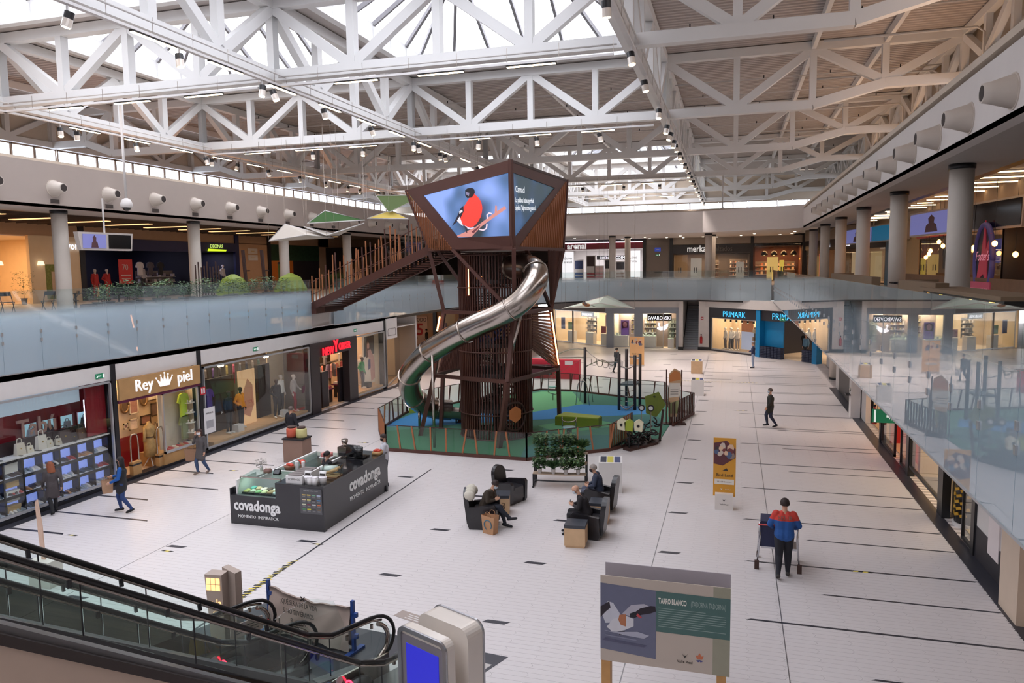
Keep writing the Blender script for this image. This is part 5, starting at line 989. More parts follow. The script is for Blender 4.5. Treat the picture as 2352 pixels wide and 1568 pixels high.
def seated(lean=.05, arms=None, legs=None):
    d = dict(pel=(0, .0, .58), bel=(0, .02+lean*.4, .72), che=(0, .03+lean, .9), nec=(0, .05+lean*1.5, 1.08), hea=(0, .1+lean*2, 1.22), sR=(.17, .03+lean*1.3, 1.02), sL=(-.17, .03+lean*1.3, 1.02), hR=(.09, .02, .55), hL=(-.09, .02, .55),
             eR=(.24, .1+lean, .78), eL=(-.24, .1+lean, .78), wR=(.08, .36, .80), wL=(-.08, .34, .80), hdR=(-.3, .8, .3), hdL=(.3, .8, .3), kR=(.12, .46, .58), kL=(-.12, .46, .56), aR=(.12, .5, .1), tR=(.13, .68, .03), aL=(-.12, .46, .1), tL=(-.13, .64, .03), face=(0, .75, -.65))
    d.update(legs or {}); d.update(arms or {}); return d
def phone(loc, rz, who):
    t = thing('phone', 'dark phone in the hands of '+who, 'phone', loc, rz); part('case', MB().box(-.035, .035, -.006, .006, -.07, .07), black, t); part('screen', MB().box(-.031, .031, .006, .008, -.064, .064), M('phone_screen', (60, 60, 70), .1), t)
r1 = face_to(1, -.15)
person('seated person in a dark olive jacket and mask bent over a phone, front left armchair', (-6.42, 18.78), r1, 1.68, seated(.12, legs=dict(kR=(.1, .48, .6), aR=(-.02, .78, .3), tR=(-.02, .98, .32), kL=(-.1, .45, .55), aL=(-.08, .6, .1), tL=(-.08, .8, .04))), (62, 52, 42), (36, 40, 52), (28, 28, 34), (44, 28, 26), 'short', (200, 215, 225), build=1.12)
phone((-6.0, 18.72, .82), r1, 'the person in the olive jacket'); r2 = face_to(-1, -.1)
person('seated bald man in black with a white mask reading his phone, front right armchair', (-3.58, 18.75), r2, 1.72, seated(.1), (38, 34, 38), (36, 34, 38), (30, 30, 34), (60, 50, 46), 'bald', (205, 215, 225), build=1.15)
phone((-4.02, 18.72, .84), r2, 'the bald man')
person('seated grey haired man in a navy quilted jacket and black mask, back right armchair', (-3.62, 20.85), r2, 1.72, seated(.04, arms=dict(face=(0, .95, -.2), wR=(.12, .3, .72), wL=(-.1, .3, .7))), (52, 60, 80), (84, 88, 104), (40, 36, 38), (150, 140, 134), 'short', (30, 30, 34), build=1.15)
paper_bag('large brown paper bag with a blue printed ring beside the front left armchair', (-6.08, 18.22, 0), -.35, .42, .5, .2, (184, 140, 104), True, True)
# plant rack
rk = thing('plant_rack', 'curved three tier plant rack with dark steel ends and wooden shelves', 'rack', (-5.25, 22.9, 0), .12); wood = M('rack_wood', (190, 168, 146), .6, var=.1, scale=4)
for s in (-1, 1):
    for k, (y, z) in enumerate(((-.35, .42), (0, .68), (.35, .92))): part('leg', MB().beam((s*.83, y+.1, 0), (s*.83, y+.1, z), .04, .05), dark, rk)
    part('foot', MB().beam((s*.83, -.4, .03), (s*.83, .5, .03), .04, .06), dark, rk)
for k, (y, z) in enumerate(((-.35, .42), (0, .68), (.35, .92))):
    pl = [(-.85+1.7*i/10, y+.12-.12*math.cos((i/10-.5)*2.6)*1.0+.0) for i in range(11)]
    part('shelf', MB().prism([(x, yy) for x, yy in pl]+[(x, yy+.24) for x, yy in reversed(pl)], z, z+.035), wood, rk)
part('cross_bar', MB().tube([(-.83+1.66*i/8, -.15-.1*math.cos((i/8-.5)*2.6), .2) for i in range(9)], .025, 6), dark, rk, True)
leafm = [M('leaf_%d' % k, c, .55, var=.2, scale=15) for k, c in enumerate(((52, 86, 46), (74, 104, 60), (40, 70, 40), (94, 120, 70)))]
potm = M('white_pot', (216, 210, 204), .5)
_plants = {}
def plant_mesh(seed, kind, r, h, n):
    rr = random.Random(seed); b = MB()
    for k in range(n):
        a = rr.uniform(0, 2*PI); rad = r*math.sqrt(rr.random()); z = h*(.15+.85*rr.random()); L = rr.uniform(.06, .11) if kind != 'grass' else rr.uniform(.2, .35); w_ = L*(.42 if kind != 'grass' else .06)
        c = V((rad*math.cos(a), rad*math.sin(a), z)) if kind != 'grass' else V((rad*.2*math.cos(a), rad*.2*math.sin(a), .02)); d = V((math.cos(a), math.sin(a), rr.uniform(-.5, .7) if kind != 'grass' else rr.uniform(.5, 2.0))).normalized(); s = d.cross(V((0, 0, 1))).normalized()*w_; u = s.cross(d).normalized()*L*.12
        b.add([c, c+d*L*.45+s+u, c+d*L, c+d*L*.45-s+u, c+d*L*.5], [(0, 1, 4), (1, 2, 4), (2, 3, 4), (3, 0, 4)], k % 2)
    return b
def potted(label, loc, seed, kind='bush', r=.16, h=.3, n=110, pot=.075, group='potted plants on the rack', name='potted_plant', s=1):
    t = thing(name, label, 'plant', loc, R.uniform(0, 6), group)
    part('pot', MB().lathe([(pot*.72, 0), (pot*.95, .15*s), (pot*1.05, .15*s), (pot*1.05, .165*s), (pot*.9, .165*s), (pot*.85, .14*s)], n=14), potm if s == 1 else M('planter_grey', (110, 106, 104), .7), t, True)
    lf = part('foliage', plant_mesh(seed, kind, r, h, n), [leafm[seed % 4], leafm[(seed+1) % 4]], t, loc=(0, 0, .16*s)); lf['kind'] = 'stuff'
    part('stem', MB().tube([(0, 0, .1*s), (.01, 0, .16*s+h*.6)], .01, 5), leafm[2], t); return t
Rr = Matrix.Rotation(.12, 4, 'Z')
for k, (x, y, z, kd, l) in enumerate(((-.62, -.25, .455, 'bush', 'leafy green potted plant, first on the lowest shelf'), (-.18, -.3, .455, 'grass', 'thin grassy potted plant, second on the lowest shelf'), (.22, -.3, .455, 'bush', 'dark trailing potted plant, third on the lowest shelf'), (.6, -.25, .455, 'bush', 'round bushy potted plant, last on the lowest shelf'),
    (-.6, .1, .715, 'bush', 'tall bushy plant at the left of the middle shelf'), (-.15, .05, .715, 'bush', 'bushy plant left of centre on the middle shelf'), (.25, .05, .715, 'bush', 'plant right of centre on the middle shelf'), (.58, .1, .715, 'bush', 'plant at the right of the middle shelf'),
    (-.68, .45, .955, 'bush', 'tall pointed plant at the left of the top shelf'), (-.1, .42, .955, 'bush', 'wide dark leaved plant in the middle of the top shelf'), (.3, .42, .955, 'bush', 'small plant on the right part of the top shelf'), (.68, .45, .955, 'grass', 'pale feathery plant at the right end of the top shelf'))):
    p = Rr @ V((x, y, z)); potted(l, (-5.25+p.x, 22.9+p.y, z), k, kd, .19 if k not in (8, 9, 11) else .24, .32 if k < 8 else .42, 380 if k < 8 else 480)
def box_stand(label, loc, rz, w, d, h, face=None):
    t = thing('display_plinth', label, 'plinth', loc, rz); wm = M('plinth_white', (222, 218, 214), .5)
    part('body', MB().box(-w/2, w/2, -d/2, d/2, 0, h-.06), face or wm, t); part('lid', MB().add([(-w/2, -d/2, h-.06), (w/2, -d/2, h-.06), (w/2, d/2, h-.06), (-w/2, d/2, h-.06), (-w/2, -d/2, h-.02), (w/2, -d/2, h-.02), (w/2, d/2, h+.04), (-w/2, d/2, h+.04)], [(0, 1, 5, 4), (1, 2, 6, 5), (2, 3, 7, 6), (3, 0, 4, 7), (4, 5, 6, 7)]), wm, t)
    for k, c in enumerate(((40, 44, 60), (190, 180, 70), (60, 70, 110))): part('printed_panel', MB().add([(-w/2+.05+k*w*.3, -d/2+.05, h-.014), (-w/2+.02+(k+1)*w*.3, -d/2+.05, h-.014), (-w/2+.02+(k+1)*w*.3, d/2-.05, h+.04), (-w/2+.05+k*w*.3, d/2-.05, h+.04)], [(0, 1, 2, 3)]), M('print_%d' % c[0], c), t)
    return t
box_stand('white display box with pictures on its top behind the back right armchair', (-3.6, 22.75, 0), .15, .72, .6, .98)
box_stand('white display box on the open floor right of the playground', (-1.78, 41.0, 0), .05, .66, .5, .87)
box_stand('display box with a brown front, farther back on the open floor', (-2.2, 49.4, 0), 0, .7, .5, .85, ply)
# banners
orange = M('banner_orange', (214, 152, 50), .6, var=.03)
def vlogo(t, x, y, z, s, mat): part('leaf_logo', MB().plate([(x-.5*s, y, z+.5*s), (x, y, z-.35*s), (x+.5*s, y, z+.5*s), (x+.25*s, y, z+.15*s), (x, y, z+.1*s), (x-.25*s, y, z+.15*s)], .004), mat, t)
ink = M('ink_dark', (60, 54, 50)); inkw = M('ink_white', (228, 222, 212)); 
def kid_patches(t, w, z0, z1, y):
    rr = random.Random(3)
    for k in range(16):
        x = rr.uniform(-w*.42, w*.32); z = rr.uniform(z0, z1); c = [(120, 60, 60), (84, 100, 132), (206, 190, 176), (226, 190, 160), (70, 56, 60), (150, 130, 120)][k % 6]; s = rr.uniform(.05, .11)
        part('photo_patch', MB().plate([(x+s*math.cos(a)*rr.uniform(.7, 1), y-.001*k, z+s*math.sin(a)*rr.uniform(.8, 1.2)) for a in [2*PI*q/7 for q in range(7)]], .001), M('photo_%d' % c[0], c), t)
t = thing('banner_stand', 'orange upright banner on a white base near the middle of the floor', 'banner', (-.17, 21.85, 0), face_to(0, 1))
part('panel', MB().box(-.31, .31, -.02, .02, .35, 2.05), orange, t); part('base', MB().box(-.25, .25, -.2, .12, 0, .46), M('base_white', (224, 216, 210), .4), t)
part('photo_field', MB().plate([(-.3, -.024, 1.3), (-.05, -.024, 1.25), (.3, -.024, 1.5), (.3, -.024, 1.75), (.05, -.024, 1.98), (-.3, -.024, 1.9)], .001), M('photo_wine', (96, 50, 56)), t); kid_patches(t, .6, 1.3, 1.85, -.027)
lettering('Bird Land', .12, ink, t, (0, -.026, .93), 0, ext=.002); part('info_box', MB().box(-.27, .27, -.026, -.021, .7, .85), inkw, t); lettering('18 > 27 diciembre', .055, M('ink_brown', (120, 84, 60)), t, (0, -.028, .76), 0, ext=.001); vlogo(t, -.08, -.026, .56, .07, inkw); lettering('Valle Real', .04, inkw, t, (.1, -.026, .54), 0, ext=.001); vlogo(t, 0, -.206, .28, .1, ink); lettering('Valle Real', .06, ink, t, (0, -.204, .14), 0, ext=.001); part('bird_mark', MB().plate([(-.06, -.026, 1.1), (.1, -.026, 1.1), (.06, -.026, 1.18)], .001), ink, t)
t = thing('banner_stand', 'pale orange upright banner far behind the climbing frame', 'banner', (-6.4, 52.2, 0), 0)
part('panel', MB().box(-.5, .5, -.02, .02, .1, 2.05), M('banner_pale', (236, 186, 128), .6), t); kid_patches(t, .9, 1.2, 1.9, -.025); part('info_box', MB().box(-.3, .3, -.026, -.021, .5, .65), inkw, t); lettering('Bird Land', .16, ink, t, (0, -.026, .8), 0, ext=.002); part('foot', MB().box(-.5, .5, -.15, .15, 0, .1), M('banner_foot', (210, 200, 190)), t)
t = thing('totem_board', 'tall narrow crown topped information board at the playground gate', 'sign', (-2.42, 33.1, 0), face_to(-.25, 1))
part('board', MB().plate([(-.26, 0, .35), (.1, 0, .35), (.3, 0, 2.0), (.26, 0, 2.35), (0, 0, 2.5), (-.24, 0, 2.25)], .04), M('board_sand', (206, 172, 136), .6), t); part('orange_field', MB().plate([(-.23, -.045, 1.9), (.27, -.045, 2.0), (.24, -.045, 2.3), (0, -.045, 2.42), (-.22, -.045, 2.2)], .003), M('board_orange', (206, 132, 76), .6), t); part('green_field', MB().plate([(-.25, -.045, .5), (.12, -.045, .5), (.2, -.045, 1.1), (-.25, -.045, .95)], .003), M('board_green', (150, 156, 110), .6), t)
part('white_field', MB().plate([(-.23, -.045, 1.2), (.2, -.045, 1.25), (.26, -.045, 1.85), (-.23, -.045, 1.85)], .003), inkw, t); part('text_lines', MB().box(-.18, .16, -.053, -.05, 1.35, 1.37).box(-.18, .16, -.053, -.05, 1.45, 1.47).box(-.18, .16, -.053, -.05, 1.55, 1.57), ink, t)
for x in (-.34, -.1, .32): part('post', MB().beam((x, .03, 0), (x, .03, 2.1+abs(x)), .05, .05), rust, t)
part('foot', MB().box(-.5, .5, -.2, .2, 0, .06), rust_d, t)
# twin bird information board
BI = thing('information_board', 'twin angled information board with a landing shelduck photo on wooden legs', 'sign', (-.95, 11.2, 0), 0)
bm = M('board_grey_sand', (186, 172, 160), .6, var=.03); 
part('panel', MB().box(-.98, .98, -.015, .0, .8, 2.19), bm, BI, label='front panel with photo and green text field'); part('panel', MB().box(-.94, .98, .22, .235, .85, 2.31), M('board_back_grey', (170, 162, 168), .6), BI, label='plain grey rear panel')
for x in (-.9, .86): part('leg', MB().prism([(x-.07, 0), (x+.07, 0), (x+.07, .2), (x-.07, .2)], 0, .82), M('leg_wood', (190, 142, 88), .6, var=.2, scale=6), BI)
def pl(n_, pts, c, y=-.018, parent=BI): return part(n_, MB().plate([(x, y, z) for x, z in pts], .001), M('pr_%d_%d_%d' % c, c, .6, var=.06, scale=9), parent)
pl('photo', [(-.98, 1.0), (-.12, .93), (-.12, 2.03), (-.98, 2.07)], (104, 106, 128)); pl('green_field', [(-.12, 1.38), (.98, 1.38), (.98, 2.02), (-.12, 2.03)], (74, 104, 100)); pl('olive_corner', [(.73, .8), (.98, .8), (.98, 1.38), (.73, 1.38)], (150, 146, 128)); pl('olive_corner', [(.73, 2.03), (.98, 2.02), (.98, 2.19), (.73, 2.19)], (150, 146, 128))
duck = [('wing', (196, 196, 206), [(-.98, 1.62), (-.86, 1.78), (-.78, 1.76), (-.66, 1.58), (-.72, 1.45), (-.9, 1.42)]), ('dark_feathers', (44, 36, 46), [(-.98, 1.68), (-.84, 1.78), (-.82, 1.68), (-.9, 1.6), (-.98, 1.5)]), ('wing', (176, 172, 184), [(-.64, 1.6), (-.5, 1.76), (-.3, 1.8), (-.2, 1.76), (-.36, 1.66), (-.52, 1.58)]), ('dark_feathers', (40, 32, 42), [(-.5, 1.6), (-.36, 1.72), (-.2, 1.78), (-.13, 1.78), (-.12, 1.7), (-.2, 1.66), (-.34, 1.62), (-.44, 1.56)]), ('body', (206, 204, 210), [(-.88, 1.36), (-.78, 1.5), (-.6, 1.58), (-.46, 1.54), (-.46, 1.42), (-.6, 1.34), (-.78, 1.28)]), ('chest_band', (176, 112, 78), [(-.68, 1.58), (-.58, 1.6), (-.58, 1.4), (-.66, 1.42), (-.7, 1.5)]), ('head', (34, 34, 42), [(-.52, 1.62), (-.44, 1.66), (-.4, 1.62), (-.44, 1.56), (-.52, 1.56)]), ('beak', (190, 70, 74), [(-.4, 1.64), (-.33, 1.58), (-.36, 1.56), (-.42, 1.6)]), ('foot', (40, 34, 44), [(-.7, 1.3), (-.6, 1.33), (-.58, 1.28), (-.68, 1.25)]), ('spray', (170, 170, 186), [(-.92, 1.3), (-.6, 1.26), (-.3, 1.24), (-.22, 1.3), (-.4, 1.34), (-.7, 1.3)]), ('ripple', (84, 84, 108), [(-.95, 1.14), (-.3, 1.1), (-.25, 1.13), (-.9, 1.18)]), ('ripple', (128, 130, 150), [(-.9, 1.22), (-.4, 1.19), (-.42, 1.21), (-.9, 1.24)])]
for i, (n_, c, pts) in enumerate(duck): pl('duck_'+n_ if n_ not in ('spray', 'ripple') else n_, pts, c, -.0195-.0006*i)
lettering('TARRO BLANCO', .12, inkw, BI, (-.08, -.02, 1.84), 0, ext=.001, align='LEFT', sx=.46, bold=.003); lettering('(TADORNA TADORNA)', .12, M('ink_sage', (150, 166, 160)), BI, (.4, -.02, 1.84), 0, ext=.001, align='LEFT', sx=.4)
for k in range(9): part('text_line', MB().box(-.08, .92-(.3 if k in (1, 2, 8) else 0), -.0205, -.018, 1.47+.036*k, 1.477+.036*k), MATS['ink_sage'], BI)
vlogo(BI, .32, -.02, 1.04, .09, ink); lettering('Valle Real', .06, ink, BI, (.32, -.02, .93), 0, ext=.001)
pl('flame_logo', [(.5, 1.02), (.48, 1.08), (.51, 1.07), (.54, 1.12), (.57, 1.07), (.6, 1.08), (.58, 1.02)], (196, 112, 80), -.019); pl('flame_logo', [(.49, 1.0), (.52, .97), (.54, .99), (.56, .97), (.59, 1.0), (.54, 1.01)], (84, 86, 140), -.0195)
# ------------------------------------------------------------------ ice cream kiosk
KB = M('kiosk_black', (40, 39, 44), .28, var=.08, scale=2, coat=.3); kt = M('kiosk_top', (26, 26, 29), .12, coat=.5); kw = M('kiosk_white', (226, 224, 224), .4)
K = thing('ice_cream_kiosk', 'black kiosk with white lettering and an ice cream display at its corner', 'kiosk', (-13.3, 17.17, 0), 0)
KX, KY = 2.9, 3.85
part('front_wall', MB().box(0, KX, 0, .12, 0, .82).box(1.42, KX, 0, .12, .82, 1.22), KB, K); part('side_wall', MB().box(KX-.12, KX, .121, KY-.121, .22, 1.22).box(KX-.16, KX-.04, .121, KY-.121, 0, .22), KB, K); part('left_wall', MB().box(-.04, .08, .121, KY-.121, 0, 1.0).box(-.04, 0, 0, .121, 0, 1.0), KB, K); part('left_wall_inside', MB().box(.081, .12, .13, KY-.13, 0, 1.0), kw, K)
part('back_wall', MB().box(0, KX, KY-.12, KY, 0, 1.0), KB, K); part('worktop', MB().box(1.42, KX, 0, 1.35, 1.221, 1.25), kt, K); part('high_counter', MB().box(KX-.95, KX, 1.35, KY, 1.221, 1.26).box(KX-.95, KX-.9, 1.35, KY, .3, 1.2), kt, K)
part('display_case', MB().box(.12, 1.42, .12, .95, 0, .78), KB, K); part('case_side', MB().box(.1, .14, .1, .98, .78, 1.22), kw, K)
cg = glass_mat('case_glass', (.86, .96, .92), .8)
part('case_glass', MB().plate([(.14, .1, .8), (1.42, .1, .8), (1.42, .28, 1.26), (.14, .28, 1.26)], .01).plate([(.14, .28, 1.26), (1.42, .28, 1.26), (1.42, .9, 1.3), (.14, .9, 1.3)], .01), cg, K)
part('case_rim', MB().beam((.12, .09, .79), (1.42, .09, .79), .03, .05).beam((.12, .28, 1.27), (1.42, .28, 1.27), .03, .03).beam((.12, .1, .79), (.12, .29, 1.27), .025, .025), steel, K); area('case_lamp', (-13.3+.8, 17.17+.5, 1.22), 1.1, .3, 3.5, (235, 255, 245), parent=None)
icec = [(196, 190, 110), (214, 214, 190), (150, 190, 130), (230, 220, 170), (176, 132, 90), (222, 222, 226), (110, 180, 170), (206, 176, 140), (228, 198, 190), (90, 64, 52), (240, 236, 214), (232, 214, 130)]
for k in range(12):
    x = .3+.19*(k % 6)+.0; y = .32+.28*(k//6)
    t = thing('ice_cream_tub', 'tub of '+('yellow', 'cream', 'green', 'pale yellow', 'brown', 'white', 'turquoise', 'tan', 'pink', 'chocolate', 'ivory', 'lemon')[k]+' ice cream in the '+('front' if k < 6 else 'back')+' row of the kiosk display', 'ice cream', (-13.3+x, 17.17+y, .8), 0, 'ice cream tubs')
    part('tray', MB().box(-.085, .085, -.125, .125, 0, .06), steel, t); b = MB()
    for q in range(5): b.ell((R.uniform(-.03, .03), R.uniform(-.07, .07), .055+R.uniform(0, .02)), .08, .07, .035, 8)
    part('ice_cream', b, M('ice_%d' % k, icec[k], .5, var=.2, scale=20), t, True)
wl = M('letter_white', (235, 235, 235), .5)
lettering('covadonga', .42, wl, K, (.82, -.01, .42), 0, ext=.008, bold=.012, sx=.82); lettering('MOMENTO  INSPIRADOR', .12, wl, K, (.85, -.01, .2), 0, ext=.005, sx=.95)
lettering('covadonga', .5, wl, K, (KX+.01, 2.35, .7), PI/2, ext=.008, bold=.014, sx=.9); lettering('MOMENTO  INSPIRADOR', .17, wl, K, (KX+.01, 2.35, .42), PI/2, ext=.005)
mb_ = part('menu_board', MB().box(2.2, 2.86, -.02, 0, .48, 1.17), M('menu_grey', (84, 84, 88), .5), K); lettering('SABORES DE LA CASA', .045, M('ink_grey', (170, 170, 170)), mb_, (2.53, -.024, 1.1), 0, ext=.001)
mc = [(206, 178, 110), (214, 190, 100), (120, 170, 140), (190, 200, 224), (210, 190, 160), (216, 210, 130), (60, 50, 50), (70, 140, 200), (210, 214, 190), (140, 40, 70), (222, 222, 222), (200, 112, 70), (80, 140, 100), (216, 206, 60), (66, 64, 64), (128, 104, 80)]
for k in range(16): part('menu_swatch', MB().box(2.26+.15*(k % 4), 2.37+.15*(k % 4), -.024, -.02, .98-.13*(k//4), 1.01-.13*(k//4)), M('sw_%d' % k, mc[k]), mb_); part('menu_text', MB().box(2.27+.15*(k % 4), 2.36+.15*(k % 4), -.024, -.02, .93-.13*(k//4), .965-.13*(k//4)), M('ink_dim', (124, 124, 126)), mb_)
part('pastry_case', MB().box(.5, 1.6, 1.35, 3.6, 0, .95), kw, K); part('pastry_case_top', MB().box(.45, 1.65, 1.3, 3.7, 1.14, 1.17), cg, K); part('pastry_case_rim', MB().box(.43, .5, 1.3, 3.7, .95, 1.2).box(1.6, 1.67, 1.3, 3.7, .95, 1.2).box(.5, 1.6, 1.3, 1.36, .95, 1.2), kw, K); part('inner_shelf', MB().box(.5, 1.6, 1.4, 3.6, .95, .98), steel, K)
part('menu_post', MB().box(1.3, 1.5, 1.2, 1.24, .9, 1.32), M('post_grey', (70, 70, 74)), K)
def kp(x, y, z=1.25): return (-13.3+x, 17.17+y, z)
def small(name, label, cat, loc, mb, mat, group=None, rz=0, extra=None):
    t = thing(name, label, cat, loc, rz, group)
    part('body', mb, mat, t, True)
    for e in (extra or []): part(e[0], e[1], e[2], t, True)
    return t
redm = M('red_plastic', (206, 70, 50), .4); 
small('flower_vase', 'glass vase of dry white flowers on the corner of the display case', 'vase', kp(.45, .8, 1.3), MB().lathe([(.04, 0), (.05, .12), (.045, .16)], n=12), kw, extra=[('flowers', plant_mesh(5, 'bush', .12, .22, 60), [M('dry_white', (196, 190, 184)), M('dry_grey', (150, 142, 136))])]).children[1].location = (0, 0, .12)
small('cone_holder', 'brown and red box of cones on the display case', 'box', kp(.72, .7, 1.3), MB().box(-.09, .09, -.07, .07, 0, .1), M('cone_box', (130, 96, 88), .7), extra=[('cones', MB().ell((-.04, 0, .12), .03, .03, .03, 8).ell((.02, 0, .12), .03, .03, .03, 8).ell((.06, .03, .12), .03, .03, .03, 8), M('cone_cream', (214, 200, 190)))])
small('card_stand', 'small black card reader stand on the display case', 'stand', kp(1.08, .62, 1.3), MB().add([(-.1, -.06, 0), (.1, -.06, 0), (.1, .08, 0), (-.1, .08, 0), (-.1, .04, .14), (.1, .04, .14)], [(3, 2, 1, 0), (0, 1, 5, 4), (2, 3, 4, 5), (1, 2, 5), (0, 4, 3)]), black, extra=[('screen', MB().add([(-.08, -.05, .03), (.08, -.05, .03), (.08, .025, .12), (-.08, .025, .12)], [(0, 1, 2, 3)]), M('screen_grey', (60, 62, 66), .2))])
tp_ = thing('toppings_box', 'white box lettered TOPPINGS on the kiosk corner counter', 'box', kp(1.95, .55), -.0); part('box', MB().box(-.25, .25, -.45, .45, 0, .2), kw, tp_); lettering('TOPPINGS', .08, ink, tp_, (0, -.452, .08), 0, ext=.001)
for k in range(5): part('tray', MB().box(-.2, .2, -.42+.17*k, -.28+.17*k, .2, .23), M('tray_grey', (120, 112, 110)), tp_)
for k, (x, y) in enumerate(((2.3, .25), (2.45, .12), (2.72, .3), (2.6, .12))):
    small('jar_tub', 'white lidded tub with printed label on the kiosk corner, '+('back left', 'front left', 'back right', 'front right')[k], 'tub', kp(x, y), MB().lathe([(.09, 0), (.1, .14), (.1, .15)], n=16) if k % 2 == 0 else MB().box(-.06, .06, -.06, .06, 0, .2), kw, 'white tubs on the kiosk', extra=[('lid', MB().cyl(0, 0, .15, .18, .105, 16) if k % 2 == 0 else MB().box(-.065, .065, -.065, .065, .2, .215), M('lid_white', (236, 232, 236)))]+([('sign_card', MB().plate([(-.1, -.02, .2), (.1, -.02, .2), (.1, .03, .33), (-.1, .03, .33)], .01), kw), ('sign_print', MB().plate([(-.08, -.023, .215), (.08, -.023, .215), (.08, .02, .315), (-.08, .02, .315)], .004), ink)] if k % 2 == 0 else []))
small('wafer_box', 'clear box full of wafer cones near the inner counter', 'box', kp(2.6, 1.0), MB().box(-.22, .22, -.18, .18, 0, .04), M('wafer', (196, 150, 110), .7), extra=[('wafers', MB().tube([(-.15, -.1, .1), (.18, 0, .2)], .04, 8).tube([(-.1, 0, .1), (.2, .08, .24)], .04, 8).tube([(-.15, .1, .08), (.1, .1, .16)], .04, 8), MATS['wafer']), ('glass_box', MB().box(-.23, .23, -.19, .19, .04, .3), cg)])
small('cup_stack', 'stack of white cups beside the menu post, left one', 'cups', kp(1.55, .9), MB().lathe([(.04, 0), (.05, .36), (.045, .38)], n=12), kw, 'cup stacks'); small('cup_stack', 'stack of white cups beside the menu post, right one', 'cups', kp(1.72, .95), MB().lathe([(.04, 0), (.05, .36), (.045, .38)], n=12), kw, 'cup stacks')
small('paper_stack', 'stack of white paper on the inner shelf', 'papers', kp(2.15, 1.6, 1.2), MB().box(-.2, .2, -.15, .15, 0, .14), kw)
small('red_kettle', 'red kettle on the pastry case', 'kettle', kp(.9, 2.2, 1.17), MB().lathe([(.06, 0), (.09, .05), (.08, .11), (.03, .14)], n=14), redm, extra=[('spout', MB().tube([(-.07, 0, .07), (-.15, 0, .13)], .02, 6), redm)])
small('gift_basket', 'basket of red wrapped sweets on the pastry case', 'basket', kp(.85, 1.6, 1.17), MB().lathe([(.14, 0), (.18, .1), (.17, .11)], n=14), M('basket_brown', (120, 84, 66), .8), extra=[('sweets', MB().ell((0, 0, .13), .07, .06, .06, 8).ell((-.09, .05, .12), .06, .06, .05, 8).ell((.09, -.03, .13), .06, .06, .06, 8), redm)])
small('jam_tray', 'white tray of red jam jars on the pastry case', 'tray', kp(1.2, 3.1, 1.17), MB().box(-.2, .2, -.15, .15, 0, .03), kw, extra=[('jars', MB().cyl(-.12, -.07, .03, .15, .05, 8).cyl(0, -.07, .03, .15, .05, 8).cyl(.12, -.07, .03, .15, .05, 8).cyl(-.12, .07, .03, .15, .05, 8).cyl(0, .07, .03, .15, .05, 8).cyl(.12, .07, .03, .15, .05, 8), M('jam', (196, 120, 116)))])
cf = thing('coffee_machine', 'stainless espresso machine at the back of the kiosk', 'coffee machine', kp(1.75, 3.35, 1.0)); part('body', MB().box(-.2, .22, -.2, .2, 0, .5), steel, cf); part('hopper', MB().lathe([(.05, .5), (.1, .62), (.1, .72)], -.05, 0, 12), steel, cf, True); part('group_head', MB().box(-.1, .1, -.3, -.2, .25, .35), dark, cf)
cf = thing('coffee_grinder', 'small steel grinder right of the espresso machine', 'grinder', kp(2.15, 3.45, 1.0)); part('body', MB().lathe([(.09, 0), (.09, .25), (.06, .3), (.1, .42), (.1, .46)], n=14), steel, cf, True)
small('till_screen', 'black till screens on the high counter', 'till', kp(2.3, 3.05, 1.26), MB().box(-.3, .3, -.2, .2, 0, .04), black, extra=[('screen', MB().plate([(-.34, -.1, .04), (.3, -.25, .04), (.3, -.2, .38), (-.34, -.02, .38)], .03), black), ('screen', MB().plate([(-.4, .25, .04), (-.05, .3, .04), (-.05, .25, .3), (-.4, .2, .3)], .03), dark)])
small('snack_basket', 'small basket of packets at the end of the high counter', 'basket', kp(2.75, 3.5, 1.26), MB().box(-.12, .12, -.14, .14, 0, .1), M('snack_tan', (190, 150, 100)), extra=[('packets', MB().box(-.1, .0, -.1, .1, .1, .15).box(.0, .1, -.08, .1, .1, .14), redm)])
person('attendant in black with tied hair behind the kiosk counter', (-11.55, 19.35), face_to(.5, .85), 1.62, dict(eR=(.24, .08, 1.14), wR=(.15, .28, 1.12)), (34, 30, 38), (30, 28, 34), (20, 20, 20), (34, 26, 26), 'bun')
person('bearded man in a pale grey hoodie at the far end of the kiosk', (-10.7, 21.45), face_to(-.9, -.5), 1.72, dict(eR=(.24, .1, 1.14), wR=(.1, .28, 1.14), eL=(-.24, .1, 1.14), wL=(-.1, .28, 1.14), face=(-.1, .95, -.25)), (196, 196, 204), (60, 62, 74), (40, 40, 44), (46, 34, 30), 'short', (46, 34, 32), build=1.1)
# product stand behind the kiosk
ps = thing('cookie_stand', 'wooden stand behind the kiosk', 'stand', (-15.3, 23.6, 0)); part('body', MB().box(-.4, .4, -.3, .3, 0, .85), M('stand_brown', (140, 112, 98), .7), ps); part('tray', MB().box(-.42, .42, -.34, .34, .85, .9), dark, ps); part('foot', MB().box(-.35, .4, -.25, .25, 0, .05), dark, ps)
for k, (x, c) in enumerate(((-.2, (196, 92, 70)), (.2, (196, 188, 130)))): small('biscuit_tin', ('rust red round tin on the brown stand behind the kiosk', 'cream round tin on the brown stand behind the kiosk')[k], 'tin', (-15.3+x, 23.6, .9), MB().lathe([(.18, 0), (.2, .04), (.2, .3), (.17, .34)], n=16), M('tin_%d' % k, c, .5, var=.2), extra=[('lid', MB().cyl(0, 0, .34, .4, .15, 14), M('tin_lid', (70, 50, 44)))])
